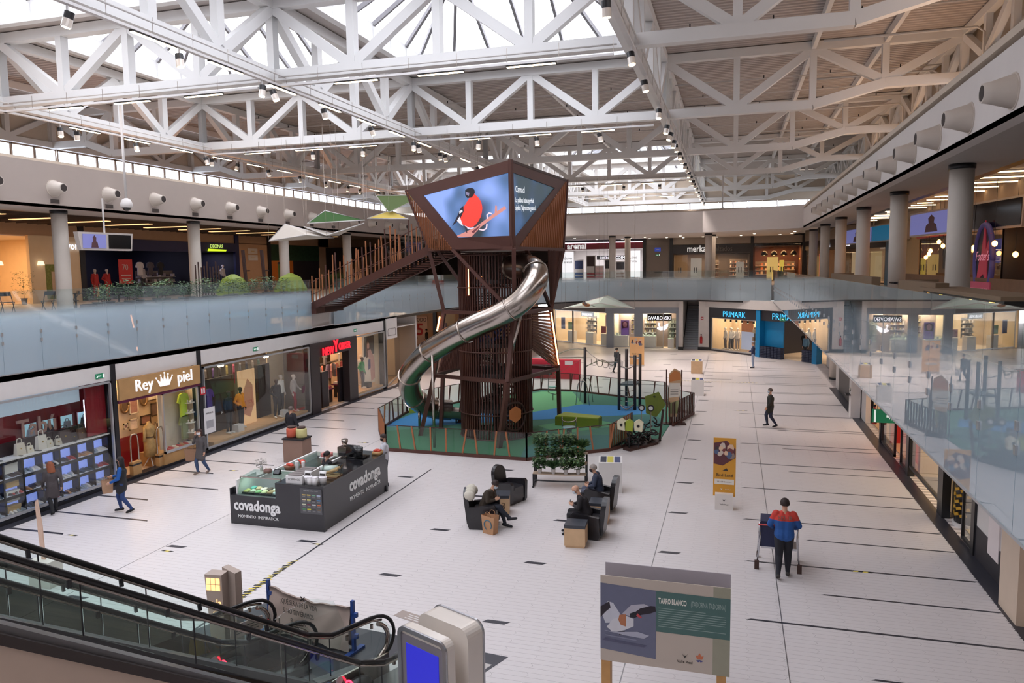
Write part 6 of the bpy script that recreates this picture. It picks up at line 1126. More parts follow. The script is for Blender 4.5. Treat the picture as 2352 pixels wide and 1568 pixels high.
# ------------------------------------------------------------------ far ground floor
gyb = M('swan_grey', (150, 158, 170), .6); 
FS = Fr(0, 63.7, 0); struct('wall_far_lower', MB().box(-10.5, -4.2, 63.55, 63.75, 2.98, 3.48).box(-10.4, -9.8, 63.55, 63.75, 0, 3.0).box(-8.0, -7.38, 63.55, 63.75, 0, 3.0).box(-4.56, -4.3, 63.55, 63.75, 0, 3.0), gyb)
struct('wall_far_header', MB().box(-12, -3.95, 63.4, 63.8, 3.48, 4.25).box(-4.3, -3.95, 62.9, 63.8, 0, 4.2).prism([(-2.7, 63.0), (-1.86, 62.9), (-1.86, 63.3), (-2.7, 70)], 0, 4.2), white); struct('trim_15', MB().box(-4.34, -3.9, 62.86, 63.0, 0, .25).prism([(-2.74, 62.94), (-1.84, 62.84), (-1.84, 63.0), (-2.74, 63.1)], 0, .25), dark)
room(FS, -10.3, -4.3, 3.2, 1.3, cream, cream, white, (255, 236, 210), 260, v0=.2)
window(FS, -9.8, -8.0, .05, 2.98, (-9.3, -8.5)); window(FS, -7.38, -5.6, .05, 2.98, ()); 
def fsign(F, label, text, u0, u1, z0, z1, bg, fg, v=-.12, size=None, sx=.9, align='CENTER', glow=True):
    t = fthing(F, 'shop_sign', label, 'sign', (u0+u1)/2, v, z0); w_ = u1-u0; h = z1-z0
    if bg: part('board', MB().box(-w_/2, w_/2, 0, .06, 0, h), bg, t)
    lettering(text, size or h*.9, fg, t, (0, -.02, h*.18), 0, ext=.01, sx=sx); return t
swf = M('jewel_letter', (245, 240, 250), emit=1.2)
fsign(FS, 'black illuminated jewellery sign in the right hand far window', 'SWAROVSKI', -6.98, -4.95, 2.3, 2.88, black, swf, v=.3, size=.44, sx=.8)
t = fthing(FS, 'swan_logo', 'glowing white swan emblem on the jewellery shop back wall', 'emblem', -5.75, .9, 1.45); part('swan', MB().plate([(-.45, 0, .1), (-.2, 0, .0), (.2, 0, .02), (.45, 0, .3), (.5, 0, .62), (.15, 0, .42), (-.05, 0, .3), (-.2, 0, .32), (-.28, 0, .45), (-.2, 0, .6), (-.35, 0, .66), (-.42, 0, .55), (-.35, 0, .4), (-.3, 0, .3), (-.48, 0, .2)], .02), swf, t)
t = fthing(FS, 'window_poster', 'violet portrait poster in the left grey framed jewellery window', 'poster', -8.85, .15, 1.05); part('sheet', MB().box(-.36, .36, 0, .02, 0, 1.3), M('poster_violet', (104, 84, 150), emit=.15), t); part('face', MB().plate([(.18*math.cos(a), -.01, .92+.24*math.sin(a)) for a in [2*PI*k/12 for k in range(12)]], .003), M('face_mauve', (176, 130, 150), .6), t); part('hair_shape', MB().plate([(-.25, -.006, .6), (.25, -.006, .6), (.3, -.006, 1.1), (0, -.006, 1.25), (-.3, -.006, 1.1)], .002), M('hair_plum', (70, 50, 80)), t); part('robe', MB().plate([(-.33, -.008, .02), (.33, -.008, .02), (.25, -.008, .65), (-.2, -.008, .6)], .002), M('robe_violet', (128, 90, 196), .6), t)
fpart(FS, 'wall_far_display', MB().box(-9.8, -4.4, 1.15, 1.2, 0, 3), M('display_taupe', (150, 134, 124), .6))
for k, (u, v, w_) in enumerate(((-6.9, .5, 1.3), (-9.3, .6, 1.4), (-5.0, .5, .5))):
    t = fthing(FS, 'display_counter', ('long white counter with the card machine in the right far window', 'white counter in the left far window', 'narrow glass showcase by the right edge')[k], 'counter', u, v, .02); part('body', MB().box(-w_/2, w_/2, -.3, .3, 0, 1.0 if k < 2 else .8), white, t); part('glass_top', MB().box(-w_/2, w_/2, -.3, .3, 1.0 if k < 2 else .8, 1.25 if k < 2 else 2.4), cg, t); [part('jewel_box', MB().box(x, x+.15, -.15, .1, 1.01, 1.1+.1*(q % 2)), wl if False else white, t) for q, x in enumerate([-w_/2+.1+.28*q for q in range(int(w_/.3))])]
def shelves(F, label, u0, u1, v, zs, seed, cols, mi=None, nn=5, thing_name='wall_shelf', ilabel=None, grp=None):
    if F is FS: v = min(v, .75)
    rr = random.Random(seed); t = fthing(F, thing_name, label, 'shelf', u0, v, 0)
    sc = (F is FL) and 1 or 1
    for z in zs: part('board', MB().box(0, u1-u0, 0, .25, z-.03, z), mi or white, t)
    part('back_panel', MB().box(0, u1-u0, .25, .27, zs[0]-.05, zs[-1]+.4), greyw, t)
    for z in zs:
        for k in range(nn):
            w_ = (u1-u0)/nn*.55; h = rr.uniform(.12, .28); u = u0+(u1-u0)*(k+.5)/nn
            o = part('merchandise_box', MB().box(-w_/2, w_/2, -.08, .08, 0, h), M('goods_%d_%d_%d' % cols[(k+int(z*7)) % len(cols)], cols[(k+int(z*7)) % len(cols)], .6), None); o.location = F.P(u, v+.1, z); o.rotation_euler = (0, 0, F.rz); tag(o, ilabel or ('small item on the '+label), 'merchandise', grp or label)
    return t
shelves(FS, 'glass shelf wall left of the swan emblem', -7.3, -6.3, .75, (1.3, 1.7, 2.1), 3, [(220, 200, 150), (150, 120, 100), (230, 220, 210)]); shelves(FS, 'glass shelf wall right of the swan emblem', -5.2, -4.5, .75, (.9, 1.3, 1.7, 2.1), 4, [(210, 200, 190), (150, 160, 140), (230, 220, 210)], nn=3); shelves(FS, 'shelf wall at the right of the violet poster', -8.4, -8.05, .6, (1.2, 1.6, 2.0, 2.4), 5, [(214, 196, 130), (190, 180, 170)], nn=2)
# angled jewellery front to the left
FQ = Fr(-16.1, 68.4, math.atan2(63.9-68.4, -10.35+16.1)); taupe = M('front_taupe', (112, 100, 94), .6)
fpart(FQ, 'wall_far_angled', MB().box(-1, 7.3, -.05, .2, 3.0, 4.25).box(2.6, 2.7, -.03, .1, 0, 3), taupe); window(FQ, .1, 7.25, .05, 3.0, (1.45, 2.6, 5.9)); room(FQ, -.5, 7.3, 3.1, 3.0, cream, cream, white, (255, 232, 200), 200, v0=.2)
fsign(FQ, 'small black jewellery sign above the left angled window', 'SWAROVSKI', 3.6, 5.24, 2.5, 2.92, black, swf, v=.2, size=.34, sx=.75)
for k, (u, z, w_, h, c) in enumerate(((.9, 1.2, .55, 1.1, (84, 76, 130)), (2.0, 1.2, .7, .7, (120, 150, 60)), (6.95, 1.75, .5, 1.0, (226, 190, 190)), (6.45, 1.15, .6, .6, (150, 50, 70)))):
    t = fthing(FQ, 'window_poster', ('tall violet poster at the far left jewellery pane', 'lime picture on a white block in the angled window', 'portrait of a person in a pink top beside the grey pier', 'dark red picture on a white block in the angled window')[k], 'poster', u, .3, z); part('sheet', MB().box(-w_/2, w_/2, 0, .03, 0, h), M('wp_%d' % k, c, .6, var=.3, scale=6), t)
    if k == 2: part('head', MB().plate([(.1*math.cos(a), -.01, h*.75+.12*math.sin(a)) for a in [2*PI*q/10 for q in range(10)]], .003), M('hair_dark2', (50, 40, 40)), t)
for k in range(3): t = fthing(FQ, 'display_block', 'white display block in the angled jewellery window, %s' % ('left', 'middle', 'right')[k], 'plinth', (2.0, 4.6, 6.5)[k], .5, 0); part('block', MB().box(-.5 if k == 1 else -.4, .5 if k == 1 else .4, -.2, .2, 0, 1.1), white, t)
shelves(FQ, 'shelf wall behind the angled jewellery window', 2.9, 4.2, 1.3, (.9, 1.3, 1.7, 2.1), 8, [(220, 206, 190), (150, 140, 130), (230, 220, 214)], nn=4)
# stairs
sw = thing('staircase', 'pale staircase climbing back between white walls on the far side', 'staircase', (-3.3, 63.7, 0)); stp = M('stair_grey', (176, 184, 192), .5)
for k in range(18): part('stair_step', MB().box(-.62, .62, .3*k, .3*k+.32, 0, .17*(k+1)), stp, sw)
part('handrail', MB().beam((-.58, 0, .95), (-.58, 5.2, 4.0), .05, .05), dark, sw); part('top_rail', MB().box(-.6, .6, 5.4, 5.45, 3.3, 3.4), dark, sw)
struct('wall_stair', MB().box(-4.0, -3.95, 63.7, 70, 0, 4.2).box(-2.66, -2.6, 63.7, 70, 0, 4.2).box(-4, -2.6, 69.5, 69.6, 0, 4.2), white)
t = thing('fire_extinguisher', 'red fire extinguisher on the pier right of the staircase', 'fire extinguisher', (-2.48, 62.85, .55)); part('cylinder', MB().lathe([(.09, 0), (.1, .05), (.1, .5), (.04, .62), (.03, .7)], n=12), M('fire_red', (180, 36, 40), .3), t, True); part('valve', MB().box(-.05, .05, -.02, .02, .7, .78), dark, t); part('bracket', MB().box(-.08, .08, .08, .14, .2, .3), dark, t)
t = thing('alarm_sign', 'tiny red sign on the pier right of the staircase', 'sign', (-2.42, 62.9, 2.5)); part('plate', MB().box(-.1, .1, 0, .02, 0, .24), M('sign_red', (190, 40, 50), .5), t); part('mark', MB().box(-.05, .05, -.004, 0, .06, .18), white, t)
# blue fashion shop
FP = Fr(-1.86, 62.95, math.atan2(-7.95, 7.99)); blu = M('primary_blue', (20, 132, 190), .45); pdk = M('front_charcoal', (52, 52, 58), .4)
fpart(FP, 'wall_far_right_header', MB().box(-.1, 11.3, -.3, .2, 3.55, 4.25), white); fpart(FP, 'wall_far_right_front', MB().box(.05, 5.2, -.06, .1, 2.72, 3.55).box(.05, .3, -.06, .1, 0, 2.72).box(.05, 5.2, -.06, .1, 0, .12), pdk)
window(FP, .3, 5.2, .12, 2.72, (2.6,)); room(FP, .1, 5.2, 3.4, 2.4, cream, greyw, white, (255, 224, 190), 150); room(FP, 5.3, 14.2, 3.4, 9, pdk, cream, pdk, (255, 224, 200), 260)
t = fthing(FP, 'blue_portal', 'bright blue portal block beside the fashion shop entrance', 'portal', 0, 0, 0); part('pier', MB().box(5.2, 5.6, -.25, .3, 0, 3.5), blu, t); part('side_wall', MB().box(5.6, 7.35, .3, .4, 0, 2.8), blu, t); part('lintel', MB().box(5.6, 10.9, -.1, .1, 2.75, 3.5), pdk, t); part('pier', MB().box(10.35, 10.75, -.25, .3, 0, 2.8), blu, t)
cy = M('cyan_letters', (70, 190, 235), emit=1.1, ecol=(70, 190, 240))
fsign(FP, 'blue shop lettering on the charcoal band above the left window', 'PRIMARK', 1.26, 4.4, 2.75, 3.35, None, cy, v=-.1, size=.62, sx=.95); fsign(FP, 'blue shop lettering above the blue entrance', 'PRIMARK', 6.3, 9.6, 2.8, 3.4, None, cy, v=-.15, size=.66, sx=.95)
for k in range(4): mannequin(FP, 'mannequin in a pale outfit in the charcoal framed far window, '+('leftmost', 'second', 'third', 'fourth')[k], 1.15+.35*k, .7+.25*(k % 2), .15, PI+.3*(k-1), ((226, 216, 206), (206, 196, 190), (236, 228, 220), (214, 206, 200))[k], ((120, 110, 112), (70, 70, 80), (90, 90, 96), (150, 140, 140))[k], kind=('stand', 'pose', 'walk', 'stand')[k])
t = fthing(FP, 'poster_board', 'tall pale blue poster panel with an orange top in the far window', 'poster', 2.75, .8, .3); part('panel', MB().box(0, 1.45, 0, .05, 0, 1.4), M('poster_ice', (186, 196, 226), emit=.2), t); part('panel_top', MB().box(0, 1.2, 0, .05, 1.4, 2.3), M('poster_apricot', (206, 136, 100), .6, var=.2), t)
shelves(FP, 'white shelves with bags at the right of the far window', 4.1, 5.1, .5, (.5, 1.1, 1.7), 9, [(226, 216, 206), (120, 90, 70), (206, 190, 170)], nn=3)
for k in range(6): t = fthing(FP, 'track_spot', 'black spotlight hanging at the top of the far window, '+('first', 'second', 'third', 'fourth', 'fifth', 'sixth')[k], 'lamp', 1.3+.6*k, .5, 2.6, 0, 'spots in the far window'); part('head', MB().cyl(0, 0, -.2, 0, .08, 10), dark, t); part('lens', MB().cyl(0, 0, -.21, -.2, .06, 10), M('spot_glow', (255, 230, 190), emit=9), t)
for k in range(9):
    t = fthing(FP, 'basket_stack', 'stack of dark blue baskets at the blue entrance, '+('first', 'second', 'third', 'fourth', 'fifth', 'sixth', 'left one by the right pier', 'middle one by the right pier', 'last by the right pier')[k], 'basket', (5.85+.33*k) if k < 6 else 9.4+.32*(k-6), -.1 if k < 6 else .2, .02, 0, 'basket stacks')
    for q in range(7): part('basket', MB().add([(-.13, -.18, .12*q), (.13, -.18, .12*q), (.13, .18, .12*q), (-.13, .18, .12*q), (-.15, -.2, .12*q+.1), (.15, -.2, .12*q+.1), (.15, .2, .12*q+.1), (-.15, .2, .12*q+.1)], [(3, 2, 1, 0), (0, 1, 5, 4), (1, 2, 6, 5), (2, 3, 7, 6), (3, 0, 4, 7)]), M('basket_navy', (44, 54, 80), .6), t)
for k in range(10): garment(FP, 'garment on the dark racks inside the blue entrance, '+('black', 'grey', 'navy', 'olive', 'charcoal', 'brown', 'white', 'beige', 'denim', 'wine')[k], 7.6+.3*k, 2.2+.5*(k % 3), 1.6+.35*(k % 2), .4*k, ((34, 34, 36), (90, 88, 90), (40, 44, 60), (70, 70, 50), (50, 48, 50), (90, 70, 56), (200, 196, 190), (180, 160, 140), (70, 90, 120), (90, 40, 50))[k], .9, .36, 'garments inside the blue entrance')
mannequin(FP, 'shop assistant figure in a light blue top inside the blue entrance', 8.3, 1.6, .02, PI, (110, 150, 176), (50, 54, 60), M('skin', (205, 158, 132)), (40, 40, 40))
exit_sign('green exit sign hanging at the blue entrance', FP.P(8.3, -.9, 2.9), FP.rz, .5, .25, 1)
struct('wall_far_right_side', MB().prism([(6.2, 54.9), (6.4, 54.9), (6.4, 44), (5.62, 44), (5.62, 45.2), (6.2, 46)], 0, 4.2), white)
# ------------------------------------------------------------------ far upper shops
FA = Fr(0, 72, 0); crim = M('crimson_band', (128, 28, 46), .4, coat=.2)
def ubox(name, u0, u1, z0, z1, v0, v1, m_, F=FA): fpart(F, name, MB().box(u0, u1, v0, v1, z0, z1), m_)
ubox('wall_upper_far', -25, -16.2, 5.4, 9.5, 0, .2, M('dark_brown', (52, 40, 38), .7)); ubox('wall_upper_far_top', -16.2, 6, 9.3, 9.6, .02, .2, dark)
room(FA, -16.2, -8.3, 3.2, 6, white, white, white, (255, 250, 255), 220, z=5.4, v0=.2)
t = fthing(FA, 'shop_sign', 'crimson shop band with white glowing letters on the far upper floor', 'sign', 0, 0, 0); part('band', MB().box(-16.3, -8.3, -.1, .1, 8.62, 9.24), crim, t); part('light_line', MB().box(-16.3, -8.3, -.14, -.1, 9.2, 9.28), M('line_white', (250, 235, 250), emit=3), t); lettering('arenal', .78, M('white_letter_lit', (240, 240, 240), emit=.9), t, (-14.65, -.13, 8.68), 0, ext=.02, bold=.025, sx=1.0)
for k, (a, b_) in enumerate(((-16.1, -15.0), (-9.9, -8.55))): t = fthing(FA, 'light_box', 'glowing white panel at the %s of the crimson shop' % ('left', 'right')[k], 'sign', a, -.02, 5.9); part('panel', MB().box(0, b_-a, 0, .08, 0, 2.5), M('panel_glow', (245, 245, 250), emit=.9), t); lettering('Love', .4, M('ink_dark', (60, 54, 50)), t, ((b_-a)/2, -.01, 1.75), 0, ext=.002, shear=.3); lettering('arenal', .35, M('ink_dark', (60, 54, 50)), t, ((b_-a)/2, -.01, 1.4), 0, ext=.002)
for k, (u, c, h) in enumerate(((-14.6, (60, 70, 110), 2.2), (-13.4, (60, 40, 40), 2.6), (-11.6, (40, 40, 44), 2.2), (-12.6, (226, 190, 190), 1.6), (-10.5, (60, 60, 66), 2.0))):
    t = fthing(FA, 'product_stand', ('blue product stand', 'tall stand with a dark portrait and red boxes', 'stand with a black and white picture', 'pale pink low stand', 'dark make-up stand')[k]+' inside the crimson shop', 'stand', u, .6, 5.42); part('body', MB().box(-.45, .45, 0, .3, 0, h), white, t); part('picture', MB().box(-.38, .38, -.02, 0, h*.6, h-.08), M('pst_%d' % k, c, .5, var=.5, scale=5), t)
    for q in range(3): part('product_row', MB().box(-.38, .38, -.06, -.0, .15+.3*q, .32+.3*q), M('prow_%d' % k, ((60, 90, 150), (180, 50, 50), (210, 206, 190), (230, 150, 160), (150, 130, 120))[k], .5, var=.5, scale=12), t)
for k, s_ in enumerate(('COSMÉTICA', 'CHERLA')): t = fthing(FA, 'department_sign', ('black department sign with pale letters right of the first column', 'black department sign with pale letters in the middle')[k], 'sign', (-10.3, -12.2)[k], 2.2, 7.6); part('board', MB().box(-.9, .9, 0, .1, 0, .4), black, t); lettering(s_, .34, swf, t, (0, -.01, .08), 0, ext=.004)
shelves(FA, 'white product wall at the back right of the crimson shop', -11.2, -9.2, 3.2, (5.8, 6.2, 6.6, 7.0), 14, [(210, 200, 210), (90, 110, 140), (230, 220, 220), (160, 90, 100)], nn=7)
ubox('wall_upper_pier', -8.3, -8.0, 5.4, 9.5, -.15, .1, dark); ubox('wall_upper_panel', -8.0, -5.8, 5.4, 9.5, 0, .2, M('panel_stone', (120, 110, 104), .6)); ubox('trim_16', -7.9, -5.9, 5.5, 8.9, -.03, 0, M('panel_stone2', (112, 102, 96), .6)); ubox('trim_17', -7.2, -5.9, 6.3, 6.36, -.06, -.03, dark)
t = fthing(FA, 'info_screen', 'small blue screen on the grey doors between the far shops', 'screen', -6.9, -.1, 8.28); part('panel', MB().box(-.28, .28, 0, .05, 0, .36), M('screen_blue', (50, 70, 150), emit=.5, ecol=(50, 70, 170)), t); part('text_line', MB().box(-.15, .15, -.01, 0, .15, .2), white, t)
exit_sign('small dim green exit sign under the blue screen', FA.P(-6.9, -.12, 7.85), 0, .4, .18)
ubox('wall_upper_pier_b', -5.8, -5.5, 5.4, 9.5, -.15, .1, dark); ubox('wall_upper_plain', -5.5, 5.9, 8.85, 9.5, 0, .2, M('plain_sand', (160, 148, 138), .6))
room(FA, -5.5, 1.4, 2.6, 5, greyw, woodf, white, (255, 206, 160), 170, z=5.4, v0=.2); room(FA, 1.7, 5.9, 3.2, 5, M('brick_dark', (110, 70, 58), .7, var=.3, scale=14), woodf, dark, (255, 190, 130), 190, z=5.4, v0=.2)
t = fthing(FA, 'shop_sign', 'dark sign band with large white letters and dim grey letters behind a column', 'sign', 0, 0, 0); part('band', MB().box(-5.5, 1.5, -.1, .1, 8.02, 8.82), M('band_charcoal', (44, 42, 46), .4), t); lettering('merka', .82, M('white_letter_lit', (240, 240, 240), emit=.9), t, (-4.2, -.13, 8.2), 0, ext=.02, align='LEFT', sx=.82, bold=.012); lettering('lcalzados', .72, M('letter_dim', (110, 106, 104)), t, (-2.0, -.13, 8.2), 0, ext=.02, align='LEFT', sx=.72)
for k, (a, b_, z1, l, c) in enumerate(((-5.4, -4.2, 7.9, 'tan panel', (170, 130, 90)), (-3.9, -2.9, 7.6, 'white poster stand with two figures', (206, 200, 196)), (.2, .9, 7.2, 'white poster stand right of the column', (206, 200, 196)), (2.9, 3.9, 7.6, 'yellow lit poster panel', (240, 200, 120)), (4.0, 4.4, 7.3, 'narrow yellow sign with dark birds', (240, 206, 90)))):
    t = fthing(FA, 'poster_stand', l+' inside the far shoe shops', 'poster', a, .8, 5.42); part('panel', MB().box(0, b_-a, 0, .06, 0, z1-5.42), M('pstd_%d' % k, c, emit=.15 if k < 3 else .5), t); [part('print', MB().box((b_-a)*.3+.2*q, (b_-a)*.3+.2*q+.08, -.01, 0, .8, 1.3), M('ink_dark', (60, 54, 50)), t) for q in range(2)]
shelves(FA, 'wall of shoes inside the far dark sign shop', -2.6, -1.4, 3.5, (5.8, 6.2, 6.6, 7.0), 15, [(90, 70, 66), (206, 196, 190), (60, 56, 60)], nn=6); shelves(FA, 'wall of shoes in the right part of the dark sign shop', -.4, 1.3, 3.8, (5.9, 6.3, 6.7, 7.1), 16, [(206, 150, 120), (226, 210, 200), (120, 80, 70)], nn=7); shelves(FA, 'wall of shoes inside the brick walled shop', 2.0, 5.6, 4.2, (6.0, 6.4, 6.8), 17, [(190, 120, 90), (226, 200, 180), (110, 70, 60)], nn=9)
for k in range(4):
    t = fthing(FA, 'dome_lamp', 'dark dome pendant lamp in the brick walled shop, '+('first', 'second', 'third', 'fourth')[k]+' from the left', 'lamp', 2.7+.85*k, 1.5, 7.75); part('shade', MB().lathe([(.3, 0), (.29, .15), (.2, .35), (.05, .42)], n=14), dark, t, True); part('bulb', MB().ell((0, 0, .03), .1, .1, .05, 8), M('bulb_warm', (255, 200, 120), emit=8), t, True); part('cord', MB().cyl(0, 0, .4, .9, .01, 5), dark, t)
ubox('wall_upper_pier_c', 1.45, 1.7, 5.4, 9.5, -.15, .1, dark); ubox('wall_upper_pier_d', 5.85, 6.15, 5.4, 9.5, -.2, .1, dark)
window(FA, -5.45, 1.4, 5.45, 8.0, (-2.8,), dark); window(FA, 1.75, 5.8, 5.45, 8.8, (), dark)
FD = Fr(6.1, 71.8, math.atan2(-14, 4.5)); room(FD, 0, 14, 3.0, 4, greyw, woodf, white, (255, 214, 170), 200, z=5.4, v0=.2); fpart(FD, 'wall_upper_right_far', MB().box(0, 14.5, -.05, .15, 8.9, 9.9), M('plain_sand', (160, 148, 138), .6)); fpart(FD, 'trim_18', MB().box(0, 14.5, -.1, .1, 8.1, 8.9), M('band_charcoal', (44, 42, 46), .4))
for k in range(4): lettering(('SKECH', 'ADIDAS', 'M24', 'ICON')[k] if False else ('HD', 'A', 'Mundi', 'cur')[k], .5, swf, fthing(FD, 'shop_sign', 'small white letters on the dark band behind the right columns, '+('first', 'second', 'third', 'fourth')[k], 'sign', 2+3*k, -.12, 8.3), (0, 0, 0), 0, ext=.01)
window(FD, .2, 13.8, 5.45, 8.1, (3.5, 7, 10.5), dark)
for k in range(4): t = fthing(FD, 'window_poster', ('coral poster with white text', 'grey poster of faces on yellow', 'tall cream lit panel', 'white shelf display')[k]+' behind the right columns', 'poster', 1.5+3*k, .6, 5.6); part('sheet', MB().box(0, 1.6, 0, .04, 0, 2.2), M('fdp_%d' % k, ((220, 120, 100), (150, 130, 110), (226, 206, 176), (206, 190, 160))[k], emit=.2, ecol=((220, 120, 100), (190, 150, 60), (236, 206, 166), (236, 200, 140))[k]), t)
dl = M('downlight_glow', (255, 240, 215), emit=14)
for k, (x, y) in enumerate(((-13.74, 66.5), (-12.35, 70), (-10.17, 71.5), (-9.2, 69.9), (-7.6, 67.5), (-7.6, 71.4), (-5.9, 69.9), (-4.45, 66.5), (-4.5, 71.2), (-2.7, 69.9), (-1.5, 71.4), (.57, 69), (1.6, 65.75), (3.8, 69.1), (4.6, 66.8), (4.6, 63.6))):
    t = thing('downlight', 'small round downlight in the far soffit, '+('left part' if x < -9 else 'middle part' if x < -2 else 'right part'), 'lamp', (x, y, 9.5), 0, 'downlights in the far soffit'); part('lens', MB().cyl(0, 0, -.03, 0, .1, 10), dl, t); part('ring', MB().cyl(0, 0, -.02, 0, .14, 12), white, t)
area('far_gallery_lamp', (-8, 67, 9.4), 14, 3, 160, (255, 232, 210)); area('far_gallery_lamp', (0, 66, 9.4), 8, 3, 90, (255, 225, 200))
# strips above the nozzles etc: air nozzles and vents
nzm = M('nozzle_plaster', (206, 196, 186), .6); nzd = M('nozzle_inside', (60, 52, 50), .8); gr = M('vent_grille', (110, 100, 96), .6)
def nozzle(label, loc, rz, group, tilt=0):
    t = thing('air_nozzle', label, 'nozzle', loc, rz, group); part('cone', MB().tube([(0, 0, 0), (0, -.03, 0), (0, -.35, 0), (0, -.5, 0)], 1, 20, rs=[.3, .3, .2, .17]), nzm, t, True); part('mouth', MB().tube([(0, -.505, 0), (0, -.495, 0)], .14, 16), nzd, t); part('collar', MB().tube([(0, 0.02, 0), (0, -.02, 0)], .33, 20), nzm, t); return t
nz0 = None; ordw = ('foremost', 'second', 'third', 'fourth', 'fifth', 'sixth', 'seventh', 'eighth', 'ninth', 'tenth', 'eleventh', 'twelfth', 'thirteenth', 'fourteenth', 'fifteenth', 'sixteenth')
for k in range(14):
    y = 20.35+2.62*k
    lb = ordw[k]+' flared air nozzle on the left fascia counting from the front'
    if nz0 is None: nz0 = nozzle(lb, (-25.1, y, 10.25), PI/2, 'air nozzles on the left fascia')
    else: dup(nz0, (-25.1, y, 10.25), PI/2, lb, 'air nozzles on the left fascia')
    if k % 1 == 0 and k < 10: t = thing('vent_grille', ordw[k]+' small rectangular vent grille under the left air nozzles', 'vent', (-25.1, y, 9.68), PI/2, 'vent grilles on the left fascia'); part('frame', MB().box(-.2, .2, -.03, 0, 0, .16), gr, t); [part('slat', MB().box(-.19, .19, -.04, -.03, .02+.035*q, .035+.035*q), nzd, t) for q in range(4)]
for k in range(14):
    y = 13.0+2.55*k; dup(nz0, (4.7, y, 9.97), -PI/2, ordw[k]+' flared air nozzle on the right fascia counting from the front', 'air nozzles on the right fascia')
# ------------------------------------------------------------------ upper left gallery
FU = Fr(-36, 0, PI/2); uw = M('gallery_wall', (196, 160, 128), .7)
fpart(FU, 'wall_gallery_left', MB().box(20, 28, 0, .2, 5.4, 10.2).box(28, 62, 0, .2, 9.05, 10.2).box(48.6, 52.6, 0, .2, 5.4, 9.1).box(60.2, 90, 0, .2, 5.4, 10.2), uw)
room(FU, 24, 34.3, 3.6, 6, cream, woodf, white, (255, 206, 150), 420, z=5.4, v0=.2); room(FU, 34.6, 43.9, 3.4, 6, M('shop_navy', (24, 25, 40), .6), greyw, dark, (220, 215, 255), 90, z=5.4, v0=.2); room(FU, 44.2, 48.5, 3.0, 4, M('shop_navy', (40, 42, 66), .6), greyw, dark, (220, 215, 255), 70, z=5.4, v0=.2)
fpart(FU, 'wall_cream_panel', MB().box(31.1, 34.3, -.05, .15, 5.4, 9.05), cream); fpart(FU, 'trim_19', MB().box(34.3, 34.65, -.1, .2, 5.4, 10.15), dark)
fsign(FU, 'glowing white lower case shop name on the cream wall behind the left column', 'mayoral', 31.3, 35.9, 8.25, 8.7, None, M('halo_letter', (235, 240, 255), emit=1.6), v=-.15, size=.62, sx=.85)
for k, u in enumerate((29.3, 31.7)): t = fthing(FU, 'wall_lamp', 'small white shaded wall lamp on the %s of the cream shop entrance' % ('left', 'right')[k], 'lamp', u, -.1, 7.45); part('shade', MB().lathe([(.2, 0), (.13, .22)], n=12), M('shade_glow', (255, 236, 200), emit=1.2), t, True); part('arm', MB().box(-.02, .02, 0, .1, -.1, 0), white, t)
t = fthing(FU, 'window_display', 'green leafy backdrop with printed dress in the cream shop window', 'poster', 32.0, -.06, 5.6); part('panel', MB().box(0, 1.6, 0, .03, 0, 1.9), M('leafy_print', (120, 130, 70), .7, var=.6, scale=9), t); part('figure', MB().box(.35, .9, -.03, 0, .2, 1.5), M('linen_print', (200, 180, 160), .7, var=.2), t)
potted('large leafy plant in the lit cream shop entrance', (-35.6, 30.3, 5.4), 61, 'bush', .5, 1.4, 220, .16, 'plants by the cream shop', 'floor_plant', 2); potted('second leafy plant at the left edge of the cream shop', (-35.8, 28.2, 5.9), 62, 'bush', .35, .8, 160, .14, 'plants by the cream shop', 'floor_plant', 2)
navy = M('navy_band', (34, 42, 96), .45); fpart(FU, 'trim_20', MB().box(37.6, 44.2, -.06, .12, 8.35, 9.05).box(43.7, 44.3, -.1, .15, 5.4, 9.05).box(34.6, 38, -.06, .12, 8.75, 9.05), navy); fpart(FU, 'trim_21', MB().box(44.3, 48.6, -.12, .12, 8.42, 9.05).box(44.3, 44.6, -.1, .1, 5.4, 8.5).box(48.3, 48.75, -.1, .1, 5.4, 10.1), M('navy_deep', (22, 30, 84), .45))
fsign(FU, 'pale green sports shop name with a yellow swoosh on the blue band', 'DECIMAS', 45.0, 47.2, 8.6, 8.95, None, M('lime_letter', (200, 230, 120), emit=.9), v=-.16, size=.38, sx=.9)
t = fthing(FU, 'swoosh', 'yellow green swoosh bar under the sports shop name', 'emblem', 45.1, -.16, 8.42); part('bar', MB().plate([(0, 0, 0), (2.0, 0, .02), (2.1, 0, .14), (.1, 0, .18)], .02), M('swoosh_lime', (200, 230, 40), emit=1.2), t)
for k, (u, v, c, l) in enumerate(((35.6, .6, (190, 60, 60), 'red dress left'), (36.6, .7, (190, 60, 60), 'red dress right'), (35.0, 1.0, (226, 190, 220), 'lilac top'), (39.6, .8, (180, 176, 180), 'grey top'), (44.0, .4, (206, 200, 200), 'white outfit beside the sports sign'), (47.6, .8, (206, 200, 196), 'pale outfit behind the sports window'))): mannequin(FU, 'mannequin in a '+l+' on the upper left gallery', u+.3, v, 5.45 if k < 2 else 5.7, PI, c, c if k < 2 else (60, 60, 66), kind=('stand', 'pose')[k % 2])
t = fthing(FU, 'sale_poster', 'red sale poster marked 70 in the dark upper shop window', 'poster', 37.3, .15, 6.3); part('sheet', MB().box(0, 1.1, 0, .03, 0, 1.5), M('sale_red', (170, 44, 40), emit=.15), t); lettering('70', .5, white, t, (.5, -.01, .85), 0, ext=.004); part('text_line', MB().box(.15, .95, -.01, 0, .5, .56).box(.2, .9, -.01, 0, .3, .35), white, t)
